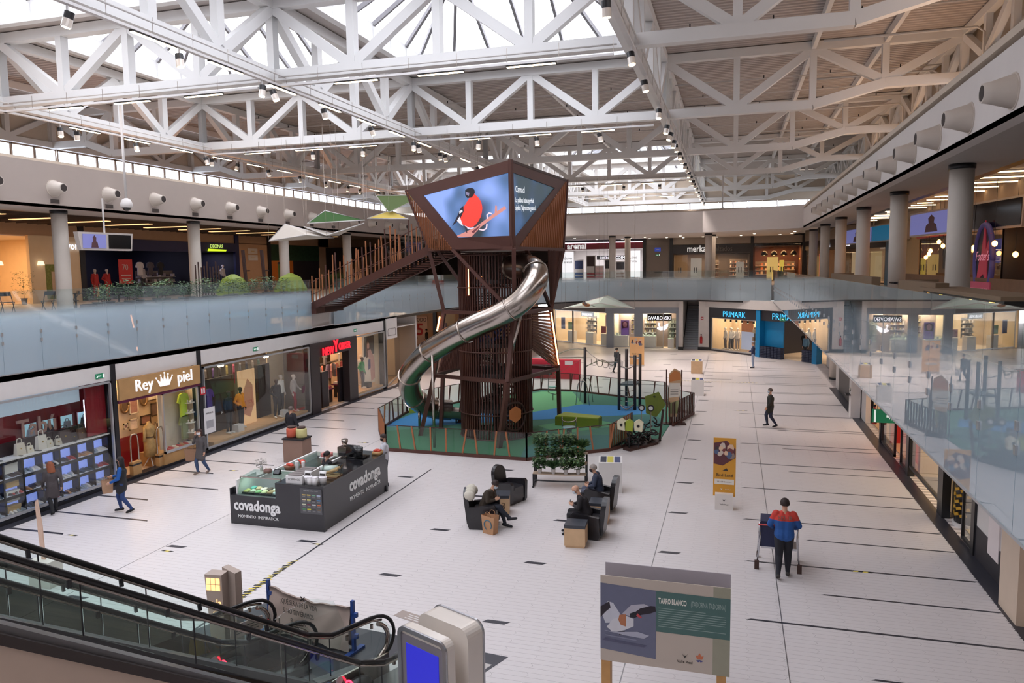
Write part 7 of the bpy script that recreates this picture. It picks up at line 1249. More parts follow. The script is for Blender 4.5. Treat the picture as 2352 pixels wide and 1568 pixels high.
for k in range(3): garment(FU, ('white tee shirt', 'dark patterned top', 'black hooded top')[k]+' hanging in the navy upper shop window', 39.6+.9*k, .7, 7.6, 0, ((220, 216, 216), (90, 84, 90), (40, 40, 44))[k], .8, .5, 'tops in the navy shop window')
shelves(FU, 'shelf of folded shirts and shoes low in the navy upper shop', 40.0, 43.4, 1.2, (6.0, 6.35, 6.7), 21, [(150, 140, 150), (90, 80, 90), (206, 200, 206)], nn=8); shelves(FU, 'rows of white trainers in the dark upper shop', 35.0, 37.0, 2.4, (6.4, 6.75, 7.1, 7.45), 22, [(206, 206, 210), (150, 150, 156)], nn=5)
t = fthing(FU, 'sale_poster', 'poster with stacked NEW lettering in the blue sports window', 'poster', 45.5, .12, 6.1); part('sheet', MB().box(0, 1.5, 0, .03, 0, 1.0), M('poster_pale', (190, 190, 186), emit=.12), t); [lettering('NEW', .36, black, t, (.75, -.01, .65-.3*q), 0, ext=.004, bold=.01) for q in range(3)]
part('panel', MB().box(45.4, 48.1, .1, .13, 6.0, 8.2), M('poster_dim', (84, 86, 92), .6), None).parent = t; t.children[-1].location = (-45.5, 0, -6.1)
for k in range(2): t = fthing(FU, 'wall_sign', 'small pale wall sign on the beige wall, '+('upper', 'lower')[k], 'sign', 49.9, -.05, (8.3, 7.8)[k]); part('panel', MB().box(0, 1.2, 0, .04, 0, .42), white, t); part('text_line', MB().box(.4, .8, -.01, 0, .18, .24), M('gold_ink', (206, 180, 130)), t)
orf = M('orange_wall', (206, 116, 40), .6, var=.1); fpart(FU, 'wall_orange', MB().box(52.75, 56.0, -.05, .1, 5.4, 7.8), orf); fpart(FU, 'trim_22', MB().box(52.75, 60.2, -.06, .12, 7.8, 9.1), M('leaf_green', (34, 66, 44), .7, var=.6, scale=5)); fpart(FU, 'wall_dark_play', MB().box(56.0, 60.2, -.05, .1, 5.4, 7.8), M('play_dark', (36, 28, 36), .8)); fpart(FU, 'trim_23', MB().box(52.45, 52.8, -.12, .15, 5.4, 10.1), dark)
struct('wall_gallery_backfar', MB().box(-36, -27, 61.5, 61.7, 5.4, 9.0), MATS['play_dark'])
column(-26.1, 39.6, 5.4, 7.5, .31, 'olive green painted lower part of the third left gallery column', 'column_wrap'); 
for o in [q for q in C.objects if q.name.startswith('column_wrap')]:
    for c in o.children:
        if c.name.startswith('shaft'): c.data.materials.clear(); c.data.materials.append(M('olive_wrap', (70, 92, 34), .7))
# lime tents and posts on the terrace
for k, (x, y, s_) in enumerate(((-22.2, 29.6, .85), (-21.5, 33.2, .95))):
    t = thing('play_dome', 'olive green faceted play dome on the left terrace, %s one' % ('left', 'right')[k], 'play equipment', (x, y, 5.4)); part('shell', MB().lathe([(1.0*s_, 0), (.95*s_, .7), (.6*s_, 1.25), (.1, 1.45)], n=6), limed, t); part('edge', MB().tube([(s_*math.cos(a), s_*math.sin(a), .02) for a in [2*PI*q/6 for q in range(7)]], .03, 5), limed, t)
for k in range(2): t = thing('timber_post', 'dark leaning timber post on the left terrace, %s one' % ('left', 'right')[k], 'post', (-22.6+.7*k, 31.2+.5*k, 5.4)); part('post', MB().beam((0, 0, 0), (-.25, .1, 2.6), .12, .12), rust_d, t); part('cap', MB().beam((-.2, .1, 1.6), (.1, .1, 1.6), .06, .06), rust_d, t)
t = thing('slatted_gate', 'dark slatted gate panel on the left terrace before the beige wall', 'gate', (-24.0, 29.3, 5.4), .9)
for k in range(9): part('slat', MB().beam((.13*k, 0, 0), (.13*k, 0, 1.9+.15*math.sin(k*2)), .06, .05), rust_d, t)
# terrace plants along the balustrade, chairs and tables
for k in range(17):
    y = 20.3+.68*k; t = potted('low dark shrub in the planter row above the left balustrade, '+('front', 'front middle', 'middle', 'far')[min(3, k//4)]+' part', (-20.6-.25*(k % 2), y, 5.75), 70+k, 'bush', .4, .5+.1*(k % 3), 260, .2, 'planter row shrubs', 'planter_shrub', 1.6)
    if k % 4 == 0: q = thing('planter_box', 'long dark planter box under the shrubs, '+('first', 'second', 'third', 'fourth', 'fifth')[k//4]+' from the front', 'planter', (-20.75, y+1.0, 5.4)); part('box', MB().box(-.35, .35, -1.3, 1.35, 0, .55), rust_d, q); part('soil', MB().box(-.3, .3, -1.25, 1.3, .53, .56), dark, q)
def folding_chair(label, x, y, rz):
    t = thing('folding_chair', label, 'chair', (x, y, 5.4), rz, 'folding chairs on the left terrace')
    for s_ in (-.2, .2): part('leg', MB().beam((s_, -.2, 0), (s_, .22, .85), .025, .025), dark, t); part('leg', MB().beam((s_, .2, 0), (s_, -.18, .46), .025, .025), dark, t)
    part('seat', MB().box(-.2, .2, -.2, .18, .44, .47), dark, t); part('backrest', MB().box(-.21, .21, .18, .22, .7, .86), dark, t)
for k, (x, y, a) in enumerate(((-27.6, 24.6, .4), (-26.6, 24.9, -.6), (-26.0, 25.9, 2.9), (-25.2, 26.6, .2), (-24.3, 27.2, -.4), (-28.4, 23.4, 1.2))): folding_chair('black folding chair on the left terrace seen through the glass, '+('by the column', 'second', 'third', 'fourth', 'beside the planters', 'leftmost')[k], x, y, a)
for k, (x, y) in enumerate(((-27.1, 25.5), (-25.0, 25.7))): t = thing('terrace_table', 'square dark terrace table, %s one' % ('left', 'right')[k], 'table', (x, y, 5.4)); part('top', MB().box(-.35, .35, -.35, .35, .72, .75), dark, t); part('leg', MB().cyl(0, 0, .03, .72, .04, 8), dark, t); part('foot', MB().box(-.25, .25, -.25, .25, 0, .03), dark, t)
# ceiling baffles and warm lamps
bfm = M('baffle_brown', (104, 90, 80), .8, var=.1); bf = MB().box(-4.2, 0, -.02, .02, -.5, 0).mesh('baffle', bfm); wl4 = M('warm_ceiling_light', (255, 200, 140), emit=1.8, ecol=(255, 195, 135))
bt_ = thing('ceiling_baffles', 'rows of brown hanging ceiling baffles over the left gallery', 'baffles', (0, 0, 10.14))
for k in range(72): link('baffle', bf, bt_, (-27.6 if k % 2 else -29.3, 18+.62*k, 0)); 
for k in range(60): link('baffle', bf, bt_, (-33.9+(.6 if k % 2 else 0), 20+.62*k, 0))
for k in range(12):
    t = thing('ceiling_lamp', 'warm glowing ceiling lamp slab over the left gallery, '+ordw[k]+' from the front', 'lamp', (-32.2, 22.6+2.9*k, 9.62), 0, 'warm lamps over the left gallery'); part('diffuser', MB().box(-1.6, 1.4, -.16, .16, 0, .03), wl4, t); part('housing', MB().box(-1.65, 1.45, -.2, .2, .03, .5), bfm, t)
area('gallery_lamp', (-31, 30, 9.5), 7, 14, 120, (255, 205, 155)); area('gallery_lamp', (-31, 48, 9.5), 7, 14, 90, (255, 205, 155))
# monitors
def monitor(label, p, rz, w_, imgs, tilt=.18, h=.72):
    t = thing('hanging_monitor', label, 'monitor', p, rz); g = tilt
    part('casing', MB().add([(-w_/2-.1, 0, h), (w_/2+.1, 0, h), (w_/2, -.02, 0), (-w_/2, -.02, 0), (-w_/2-.1, .25, h), (w_/2+.1, .25, h), (w_/2, .2, 0), (-w_/2, .2, 0)], [(0, 3, 2, 1), (4, 5, 6, 7), (0, 1, 5, 4), (2, 3, 7, 6), (1, 2, 6, 5), (3, 0, 4, 7)]), M('casing_white', (190, 180, 174), .5), t)
    for i, m_ in enumerate(imgs):
        a = -w_/2+w_*i/len(imgs)+.06; b_ = a+w_/len(imgs)-.12; s_ = part('screen', MB().plate([(a, -.03, .08), (b_, -.03, .08), (b_+.03, -.02, h-.08), (a+.03, -.02, h-.08)], .01), m_[0], t, label=m_[1])
        if m_[2]: c = (a+b_)/2; kx = w_/2.35*.8; kz = h/.72; part('presenter', MB().plate([(c+x*kx, -.045, z*kz) for x, z in ((-.2, .1), (.2, .1), (.16, .3), (.08, .36), (.1, .5), (0, .6), (-.1, .5), (-.08, .36), (-.16, .3))], .003), M('presenter_%s' % m_[2], (80, 50, 56), emit=.15), s_)
    part('bracket', MB().beam((0, .1, h), (0, .1, 10.0-p[2]), .05, .05), white, t); return t
msl = M('screen_lilac', (110, 110, 160), emit=.5, ecol=(120, 125, 190)); msb = M('screen_black', (8, 8, 10), .15); mst = M('screen_teal', (20, 110, 150), emit=.4)
monitor('double hanging monitor over the left gallery, one screen showing a woman', (-24.5, 24.75, 7.9), PI/2-.1, 2.35, [(msl, 'lilac screen with a presenter', 'a'), (msb, 'black screen', '')])
monitor('large double hanging monitor over the right gallery behind the nearest column', (8.8, 35.0, 8.15), -PI/2+.15, 10.0, [(msl, 'pale screen with a presenter', 'b'), (msb, 'black screen', '')], h=1.1)
monitor('farther double hanging monitor over the right gallery, one screen teal', (8.8, 55.0, 8.3), -PI/2+.15, 12, [(msl, 'pale screen with a presenter', 'c'), (mst, 'teal screen', '')], h=1.1)
# ------------------------------------------------------------------ upper right gallery
FR = Fr(10.0, 0, -PI/2); rws = M('right_wall', (176, 160, 146), .7)
def rbox(name, y0, y1, z0, z1, m_, v0=0, v1=.15): fpart(FR, name, MB().box(-y1, -y0, v0, v1, z0, z1), m_)
rbox('wall_gallery_right', 2, 62, 8.6, 10, rws); rbox('wall_gallery_right_panel', 47.2, 50.6, 5.4, 8.7, M('sand_panel', (206, 170, 120), .6)); rbox('trim_24', 26, 47.2, 8.25, 8.6, M('coral_band', (190, 72, 66), .5), -.15, .1); rbox('trim_25', 50.6, 57, 5.4, 8.6, M('teal_front', (16, 110, 150), .5)); rbox('trim_26', 14, 33.3, 5.4, 8.25, M('dark_front', (40, 26, 30), .6)); rbox('wall_gallery_wood', 14, 47.2, 5.4, 6.35, M('slat_wood', (120, 92, 70), .7, var=.2, scale=3), -1.0, -.9)
room(Fr(10.0, 0, -PI/2), -46.9, -33.4, 3.0, 4.5, greyw, woodf, white, (255, 190, 140), 160, z=5.4, v0=.2); window(FR, -46.9, -33.4, 6.0, 8.25, (-43.5, -40, -36.6), dark)
for k in range(5): garment(FR, ('dark coat', 'pale dress', 'tan jacket', 'grey jumper', 'violet top')[k]+' hanging in the coral banded right hand shop', -45.5+2.2*k, .9, 7.6, 0, ((40, 36, 40), (206, 190, 176), (170, 130, 90), (120, 116, 116), (90, 80, 140))[k], 1.0, .5, 'garments in the coral banded shop')
t = fthing(FR, 'wall_poster', 'ochre poster of faces in the coral banded shop', 'poster', -37.8, .3, 6.1); part('sheet', MB().box(0, 1.8, 0, .04, 0, 1.6), M('ochre_print', (130, 104, 60), .6, var=.5, scale=4), t)
t = fthing(FR, 'wall_poster', 'blue lit panel in the coral banded shop', 'poster', -36.2, .5, 6.9); part('sheet', MB().box(0, 1.2, 0, .04, 0, 1.0), M('blue_panel', (50, 70, 150), emit=.4), t)
bw = M('bulb_amber', (255, 190, 90), emit=22, ecol=(255, 170, 70))
for k, (y, z, v) in enumerate(((39.5, 7.9, -.8), (39.2, 7.7, -.7), (40.6, 7.5, -.9), (41.3, 7.35, -.8), (42.8, 7.2, -.6), (36.9, 7.3, -.9), (33.4, 7.5, -1.0), (30.6, 7.6, -1.1), (30.4, 7.2, -.5))): t = fthing(FR, 'pendant_bulb', 'bare amber pendant bulb in the right hand restaurant, %s of them' % ordw[k], 'lamp', -y, v, z, 0, 'amber pendant bulbs'); part('bulb', MB().ell((0, 0, 0), .09, .09, .11, 10), bw, t, True); part('cord', MB().cyl(0, 0, .1, 9.98-z, .008, 5), dark, t)
ns_ = fthing(FR, 'neon_sign', 'oval purple restaurant sign with a red star and pink name plate', 'sign', -32.3, -.9, 6.1); ring = [(1.0*math.cos(a), 1.35*math.sin(a)+.9) for a in [2*PI*q/28 for q in range(29)]]
part('oval', MB().plate([(x, 0, z) for x, z in ring[:-1]], .05), M('oval_navy', (24, 22, 44), .5), ns_); part('oval_rim', MB().tube([(x, -.04, z) for x, z in ring], .1, 8), M('rim_purple', (76, 70, 130), emit=.12), ns_, True)
stp_ = [(-.7, -.2), (-.35, .75), (-.2, .85), (.1, 2.1), (.3, 1.0), (.8, 1.6), (.5, .6), (.55, -.3), (.1, .1)]; part('star', MB().plate([(x*1.0, -.08, z+.3) for x, z in stp_], .04), M('star_red', (170, 50, 70), emit=.2), ns_); part('name_plate', MB().box(-1.15, 1.15, -.14, -.06, -.55, .1), M('plate_pink', (170, 70, 96), emit=.15), ns_); lettering('HOLLYWOOD', .42, M('letter_rose', (226, 150, 170), emit=.3), ns_, (0, -.16, -.42), 0, ext=.004, sx=.75); lettering("Foster's", .5, M('letter_rose', (226, 150, 170)), ns_, (.1, -.13, .9), 0, ext=.004, shear=.3)
part('foot_plate', MB().box(-.8, .8, -.12, -.04, -.85, -.58), MATS['rim_purple'], ns_)
for k, (y, a, b_) in enumerate([(28.4, 8.1, 9.3), (30.2, 7.9, 9.7), (32.0, 8.1, 9.95), (33.9, 9.0, 9.9), (35.8, 9.3, 9.95), (38, 8.6, 9.3), (39.9, 8.7, 9.6), (41.8, 8.7, 9.4), (43.4, 8.75, 9.9), (45.3, 9.0, 9.9), (47.8, 8.3, 9.3), (49.2, 8.65, 9.3), (51.4, 8.3, 9.3), (53.5, 8.5, 9.5), (55, 8.7, 9.8), (57.5, 8.5, 9.5), (26, 8.2, 9.6), (24, 8.0, 9.6)]):
    t = thing('ceiling_strip_light', 'warm ceiling strip light over the right gallery, %s part' % ('near', 'middle', 'far')[min(2, int((y-24)/11))], 'lamp', (a, y, 9.86), 0, 'strip lights over the right gallery'); part('tube', MB().box(0, b_-a, -.03, .03, 0, .04), M('strip_warm', (255, 214, 160), emit=7), t); part('housing', MB().box(-.03, b_-a+.03, -.05, .05, .04, .09), white, t)
area('gallery_lamp', (8.5, 35, 9.8), 2, 20, 60, (255, 205, 160))
sof = M('sofa_tan', (122, 100, 78), .8)
for k, (y0, y1) in enumerate(((24.8, 34.6), (17.3, 20.9))): t = thing('booth_sofa', 'tan booth sofa back behind the right balustrade, %s one' % ('farther', 'nearer')[k], 'sofa', (4.1, (y0+y1)/2, 5.4)); part('backrest', MB().box(-.1, .15, -(y1-y0)/2, (y1-y0)/2, 0, 1.15), sof, t); part('seat', MB().box(.15, .7, -(y1-y0)/2, (y1-y0)/2, 0, .45), sof, t); part('end_panel', MB().box(-.1, .8, (y1-y0)/2, (y1-y0)/2+.06, 0, 1.15), sof, t)
t = thing('bar_counter', 'black fronted bar counter with a tan top behind the right balustrade', 'counter', (4.1, 15.6, 5.4)); part('front', MB().box(-.12, .5, -2.5, 2.6, 0, .98), black, t); part('top', MB().box(-.2, .6, -2.6, 2.7, .98, 1.05), sof, t)
for k in range(3): t = thing('bar_table', 'small dark table between the sofas and the columns, %s' % ('near', 'middle', 'far')[k], 'table', (4.9, 22.6+1.1*k, 5.4)); part('top', MB().box(-.35, .35, -.35, .35, .95, 1.0), dark, t); part('leg', MB().cyl(0, 0, 0, .95, .04, 8), dark, t)
exit_sign('green exit sign over the right gallery beside the teal screen', (8.9, 47.2, 8.95), -PI/2, .7, .3); t = thing('alarm_sign', 'red fire point sign over the right gallery', 'sign', (8.9, 41.8, 8.5), -PI/2); part('plate', MB().box(-.35, .35, 0, .04, 0, .5), M('sign_red', (190, 40, 50), .5), t); part('mark', MB().box(-.25, -.05, -.01, 0, .1, .4).box(.05, .25, -.01, 0, .1, .4), white, t)
# ------------------------------------------------------------------ lower right shops
FW = Fr(5.62, 0, -PI/2)
def wbox(name, y0, y1, z0, z1, m_, v0=0, v1=.2): fpart(FW, name, MB().box(-y1, -y0, v0, v1, z0, z1), m_)
wbox('wall_right_lower', 2, 45, 3.2, 4.25, white, -.1, .2); wbox('wall_right_pier', 39, 44, 0, 4.2, M('pier_dark', (66, 62, 62), .5)); wbox('wall_right_white', 35.2, 38.6, 0, 4.2, white); wbox('wall_right_door', 17.2, 19.7, 0, 4.2, white); wbox('wall_right_dado', 17.2, 19.7, 0, .75, M('dado_dark', (44, 42, 48), .6), -.02, .0); struct('wall_right_near', MB().box(5.62, 5.9, 0, 15.9, 0, 4.2).box(5.3, 5.95, 15.9, 16.9, 0, 4.2), M('near_cream', (206, 186, 166), .7))
for k, (a, b_) in enumerate(((31.4, 31.7), (26.6, 26.95), (22.4, 22.9), (19.6, 19.85), (38.5, 38.9))): wbox('trim_%d' % (30+k), a, b_, 0, 4.1, dark, -.06, .15)
room(FW, -31.4, -26.9, 3.2, 4, M('shop_red2', (170, 40, 40), .5), woodf, white, (255, 200, 150), 130); room(FW, -26.6, -22.9, 3.2, 4, cream, greyw, white, (255, 226, 180), 110); room(FW, -22.4, -19.8, 3.2, 4, greyw, cream, white, (255, 226, 190), 90); room(FW, -35.1, -31.7, 3.2, 3, cream, woodf, white, (255, 216, 170), 60)
window(FW, -31.4, -29.0, .05, 3.2, (), dark); window(FW, -28.0, -26.95, .05, 3.2, (), dark); window(FW, -26.6, -22.9, .3, 3.2, (-24.8,), dark); window(FW, -20.7, -19.85, .05, 3.2, (), dark)
t = fthing(FW, 'window_poster', 'bright red poster with slanted white lettering in the lower right shop', 'poster', -29.0, .5, .1); part('sheet', MB().box(0, 1.2, 0, .04, 0, 2.0), M('poster_scarlet', (206, 30, 36), emit=.3), t); [part('text_line', MB().beam((.1, -.01, 1.5-.3*q), (.9, -.01, 1.65-.3*q), .02, .06), white, t) for q in range(4)]
t = fthing(FW, 'sale_pillar', 'black pillar covered with yellow slanted lettering in the lower right shop', 'sign', -21.9, .3, 0); part('pillar', MB().cyl(0, .2, .1, 3.0, .38, 20), dark, t, True)
yy = M('sale_yellow', (196, 150, 40), .6)
for q in range(16):
    for s_ in range(4): a = PI+.55+.55*s_+(.2 if q % 2 else 0); part('printed_word', MB().beam((.385*math.cos(a), .2+.385*math.sin(a), .3+.17*q), (.385*math.cos(a+.42), .2+.385*math.sin(a+.42), .36+.17*q), .02, .075), yy, t)
part('base', MB().cyl(0, .2, 0, .1, .42, 20), white, t)
exit_sign('green hanging exit sign with a white arrow beside the right shops', (4.6, 24.9, 2.08), 0, .9, .42, 1)
tx = thing('exit_sign_rod', 'steel rods holding the hanging exit sign by the right shops', 'rod', (4.6, 24.9, 2.5)); [part('rod', MB().cyl(x, 0, 0, 1.7, .012, 6), steel, tx) for x in (-.3, .3)]
t = thing('fire_extinguisher', 'red fire extinguisher by the first lower right shop', 'fire extinguisher', (5.45, 32.1, .6)); part('cylinder', MB().lathe([(.09, 0), (.1, .05), (.1, .5), (.04, .62), (.03, .7)], n=12), M('fire_red', (180, 36, 40), .3), t, True); part('valve', MB().box(-.05, .05, -.02, .02, .7, .78), dark, t)
t = fthing(FW, 'cabinet_door', 'white fire cabinet door with a red handle in the lower right wall', 'cabinet', -18.3, -.04, .45); part('door', MB().box(-.35, .35, 0, .04, 0, 2.2), M('cab_white', (226, 216, 216), .5), t); part('handle', MB().box(-.3, -.24, -.05, 0, 1.0, 1.2), M('fire_red', (180, 36, 40), .3), t)
t = thing('handrail', 'red handrail on the cream wall at the lower right corner', 'handrail', (0, 0, 0)); part('rail', MB().tube([(5.45, 15.8, 1.15), (5.45, 12, 1.2)], .04, 8), M('rail_red', (150, 40, 40), .4), t, True); part('bracket', MB().box(5.4, 5.62, 15.2, 15.25, 1.08, 1.14), dark, t)
t = fthing(FW, 'ticket_machine', 'tall white payment machine by the dark pier at the right', 'machine', -36.6, -.25, 0); part('body', MB().box(-.3, .3, -.2, .2, 0, 1.7), white, t); part('screen', MB().plate([(-.2, -.21, 1.2), (.2, -.21, 1.2), (.2, -.15, 1.55), (-.2, -.15, 1.55)], .02), black, t); part('shelf', MB().box(-.25, .25, -.4, -.2, 1.0, 1.05), dark, t)

for k, (x, y, tx, ty) in enumerate(((-3.3, 44, 1, 46), (-3.3, 50, -1, 50), (-3.3, 56, 0, 56), (-3.3, 61, -3, 57), (-3.3, 52, -8, 48), (-16.4, 48, -12, 47), (-16.4, 56, -12, 52), (-16.4, 60, -8, 57), (-3.3, 38, 1.5, 38), (-16.4, 44, -14, 42))):
    d = V((tx-x, ty-y, -13.4)); q = d.to_track_quat('-Z', 'Y').to_euler(); spot('track_spot_lamp', (x, y, 13.2), 2600, (255, 240, 232), 62, q, .12)
# ------------------------------------------------------------------ escalators
esk = M('rubber_black', (22, 20, 22), .35, var=.1); eg_ = glass_mat('escalator_glass', (.92, .97, .955), .8); esd = M('escalator_deck', (120, 118, 120), .35, .5); ecl = M('escalator_cladding', (208, 184, 166), .7)
SLP = .69; Y0, Z0 = 10.15, 1.12
def rz_(y): return 1.28+(9.6-y)*SLP if y < 9.6 else (1.28-(y-9.6)*.4 if y < 10.05 else 1.1-.03*(y-10.05))
def prof(y0=2.4): return [y0+.6*i for i in range(int((9.6-y0)/.6)+1)]+[9.6, 9.8, 10.05, 10.3, 10.6, 10.85]
PHI = math.radians(24.5)
def escalator(xa, xb, dy, label):
    t = thing('escalator', label, 'escalator', Matrix.Rotation(-PHI, 3, 'Z') @ V((0, dy, 0)), -PHI)
    for x in (xa, xb):
        ys = prof(); pts = [(x, y, rz_(y)) for y in ys]+[(x, 11.1, 1.02), (x, 11.27, .88), (x, 11.34, .66), (x, 11.27, .44), (x, 11.1, .3), (x, 10.85, .22)]
        part('handrail', MB().tube(spline(pts, 2), .032, 10), esk, t, True)
        part('rail_guide', MB().tube(spline([(a, b-(.03 if b > 10.9 else 0), c-.055) for a, b, c in pts[:-5]], 1), .022, 6), steel, t, True)
        yy = [2.4+1.2*k for k in range(7)]+[10.0, 10.85]
        for a, b in zip(yy[:-1], yy[1:]):
            za, zb = rz_(a)-.05, rz_(b)-.05; part('glass_panel', MB().plate([(x, a+.012, za-(.6 if x == xb else .95) if b < 9.5 else .3), (x, b-.012, max(.3, zb-(.6 if x == xb else .95))), (x, b-.012, zb), (x, a+.012, za)], .012), eg_, t)
            part('panel_joint', MB().beam((x, a, za-(.6 if x == xb else .9) if a < 9 else .3), (x, a, za), .014, .012), dark, t)
        part('newel_glass', MB().plate([(x, 10.86, .25)]+[(x, 10.82+.46*math.sin(q), .64+.38*-math.cos(q)) for q in [PI*i/8 for i in range(9)]], .012), eg_, t)
        s_ = -1 if x == xa else 1
        dk_ = .78 if x == xb else 1.2
        part('deck', MB().beam((x+.0*s_, 2.4, rz_(2.4)-dk_), (x, 9.7, rz_(9.7)-.9), .2, .16).beam((x, 9.7, .38), (x, 11.1, .2), .2, .14), esd, t)
        part('newel_plate', MB().tube([(x, 10.88+.32*math.cos(q), .62+.32*math.sin(q)) for q in [-1.3+.32*i for i in range(9)]], .04, 6), steel, t, True)
        for y in (10.3, 10.8): part('bracket', MB().cyl(x-.07*s_, y, .93, 1.0, .03, 8), steel, t)
        for k in range(5): part('bracket', MB().beam((x, 8.9-1.0*k, rz_(8.9-1.0*k)-.05), (x-.02*s_, 8.9-1.0*k, rz_(8.9-1.0*k)-.15), .04, .05), dark, t)
    for k in range(18):
        y = 9.7-.4*k; z = .1+max(0, (9.5-y))*SLP-.17; part('stair_step', MB().box(xa+.14, xb-.14, y-.42, y, z-.2, z).box(xa+.14, xb-.14, y-.02, y, z-.3, z), M('step_grey', (120, 122, 124), .4, .5), t)
    part('landing_plate', MB().box(xa+.14, xb-.14, 9.7, 11.3, 0.02, .06), M('landing_grey', (120, 118, 118), .3, .6), t); part('comb_plate', MB().box(xa+.16, xb-.16, 9.75, 9.95, .06, .075), M('comb_white', (206, 206, 206), .3, .5), t)
    part('skirt', MB().beam((xa+.13, 2.4, rz_(2.4)-1.4), (xa+.13, 9.6, .2), .02, .3).beam((xb-.13, 2.4, rz_(2.4)-1.35), (xb-.13, 9.6, .2), .02, .3).box(xa+.1, xa+.14, 9.6, 11.1, .02, .4).box(xb-.14, xb-.1, 9.6, 11.1, .02, .4), steel, t)
    part('truss_cladding', MB().add([(x, y, z) for x in (xa-.14, xb+.14) for y, z in ((2.4, rz_(2.4)-(.9 if x == xb+.14 else 1.3)), (9.9, .3), (9.9, .0), (9.0, .0), (2.4, rz_(2.4)-2.4))], [(0, 1, 2, 3, 4), (9, 8, 7, 6, 5), (2, 7, 8, 3), (3, 8, 9, 4)]), ecl, t)
    part('cladding_band', MB().beam((xb+.12, 2.4, rz_(2.4)-.86), (xb+.12, 9.8, .28), .14, .1), M('band_bronze', (70, 62, 60), .4, .3), t)
    lm = M('entry_red_light', (255, 60, 90), emit=5, ecol=(255, 40, 70)); part('entry_light', MB().tube([(xa+.24+.12*math.cos(q), 10.2, .2+.12*math.sin(q)) for q in [.4+.3*i for i in range(9)]], .018, 6), lm, t, True, label='glowing red entry light'); part('entry_housing', MB().ell((xa+.24, 10.35, .16), .17, .3, .15, 12), dark, t, True)
    for k in range(4): part('pictogram', MB().tube([(xa+.145, 9.4+.22*k, .36), (xa+.15, 9.4+.22*k, .36)], .07, 14), M('picto_blue', (110, 140, 180), .5) if k < 3 else M('picto_white', (206, 206, 214), .5), t)
    for x in (xb+.22,): part('guard_glass', MB().plate([(x, 9.9, .25), (x, 11.6, .25), (x, 11.75, .8), (x, 11.55, 1.3), (x, 11.1, 1.5), (x, 10.6, 1.45), (x, 9.9, 1.25)], .01), pg, t); part('guard_post', MB().cyl(x, 10.5, 0, 1.4, .012, 6), steel, t)
    return t
escalator(-12.08, -10.75, -4.25, 'left escalator coming down from the upper floor, its handrails dark and curved'); escalator(-9.89, -8.57, -3.25, 'right escalator in front with its beige clad side')
t = thing('instruction_sign', 'beige rounded instruction plate hung on the left escalator glass', 'sign', (-8.15, 10.75, .62), 1.1); part('plate', MB().box(-.3, .3, -.01, .01, 0, .24), M('plate_beige', (176, 158, 148), .6), t); [part('text_line', MB().box(-.2, .22, -.014, -.01, .06+.05*q, .075+.05*q), M('ink_dark', (60, 54, 50)), t) for q in range(3)]
for k, (x, y) in enumerate(((-8.1, 11.3), (-4.9, 12.1))): t = thing('stop_label', 'small round red stop label near the %s escalator' % ('left', 'right')[k], 'sign', (x, y, .5)); part('disc', MB().tube([(0, -.01, .1), (0, 0, .1)], .05, 12), M('fire_red', (180, 36, 40), .3), t); part('tail', MB().box(-.05, .05, -.005, 0, 0, .05), white, t)
# barrier wrapped in cloth with blue ends
br = thing('wrapped_barrier', 'crowd barrier wrapped in wrinkled beige cloth printed with dark capitals, blue ends', 'barrier', (-7.6, 11.9, 0), -.2); clth = M('barrier_cloth', (176, 158, 148), .85, var=.18, scale=3)
b = MB(); nx = 26; v = []
for s_ in (0, 1):
    for j in range(9):
        for i in range(nx): 
            u = i/(nx-1); z = (.88-(.83*j/8))-.1*math.sin(PI*u)*(1-j/8); v.append((-1.0+2.0*u, (-.09 if s_ == 0 else .09)*(.25+j/8)+.018*math.sin(u*19+j), z+.012*math.sin(u*31)))
f = [(s_*9*nx+j*nx+i, s_*9*nx+j*nx+i+1, s_*9*nx+(j+1)*nx+i+1, s_*9*nx+(j+1)*nx+i) for s_ in (0, 1) for j in range(8) for i in range(nx-1)]+[(i, i+1, 9*nx+i+1, 9*nx+i) for i in range(nx-1)]
b.add(v, f); part('cloth', b, clth, br, True)
for k, s_ in enumerate(('¿QUÉ SERÍA DE LA VIDA', 'SI NO TUVIÉRAMOS', 'EL VALOR', 'DE INTENTAR')): lettering(s_, .14, M('ink_dark', (60, 54, 50)), br, (-.15, -.13-.015*k, .68-.17*k), 0, ext=.002, sx=.62)
part('logo', MB().beam((-.12, -.1, .8), (-.02, -.1, .88), .01, .02).beam((-.12, -.1, .88), (-.02, -.1, .8), .01, .02), M('ink_dark', (60, 54, 50)), br); blu2 = M('barrier_blue', (36, 70, 140), .5)
for s_ in (-1, 1): part('end_post', MB().beam((s_*1.05, 0, .05), (s_*1.05, 0, 1.0), .06, .06), blu2, br); part('foot', MB().box(s_*1.05-.05, s_*1.05+.05, -.25, .25, 0, .05), blu2, br); part('hook', MB().box(s_*1.05-.02, s_*1.05+.1, -.03, .03, .7, .78).box(s_*1.05-.02, s_*1.05+.1, -.03, .03, .3, .38), blu2, br)
t = thing('floor_sticker', 'sand coloured arrow sticker with white text on the floor behind the barrier', 'sticker', (-5.95, 13.2, .004), -.3); part('sheet', MB().prism([(-.55, -.14), (.35, -.14), (.5, 0), (.35, .14), (-.55, .14)], 0, .002), M('sticker_sand', (160, 146, 138), .6), t); [part('text_line', MB().box(-.3, .3, -.09+.07*q, -.07+.07*q, .002, .003), white, t) for q in range(3)]
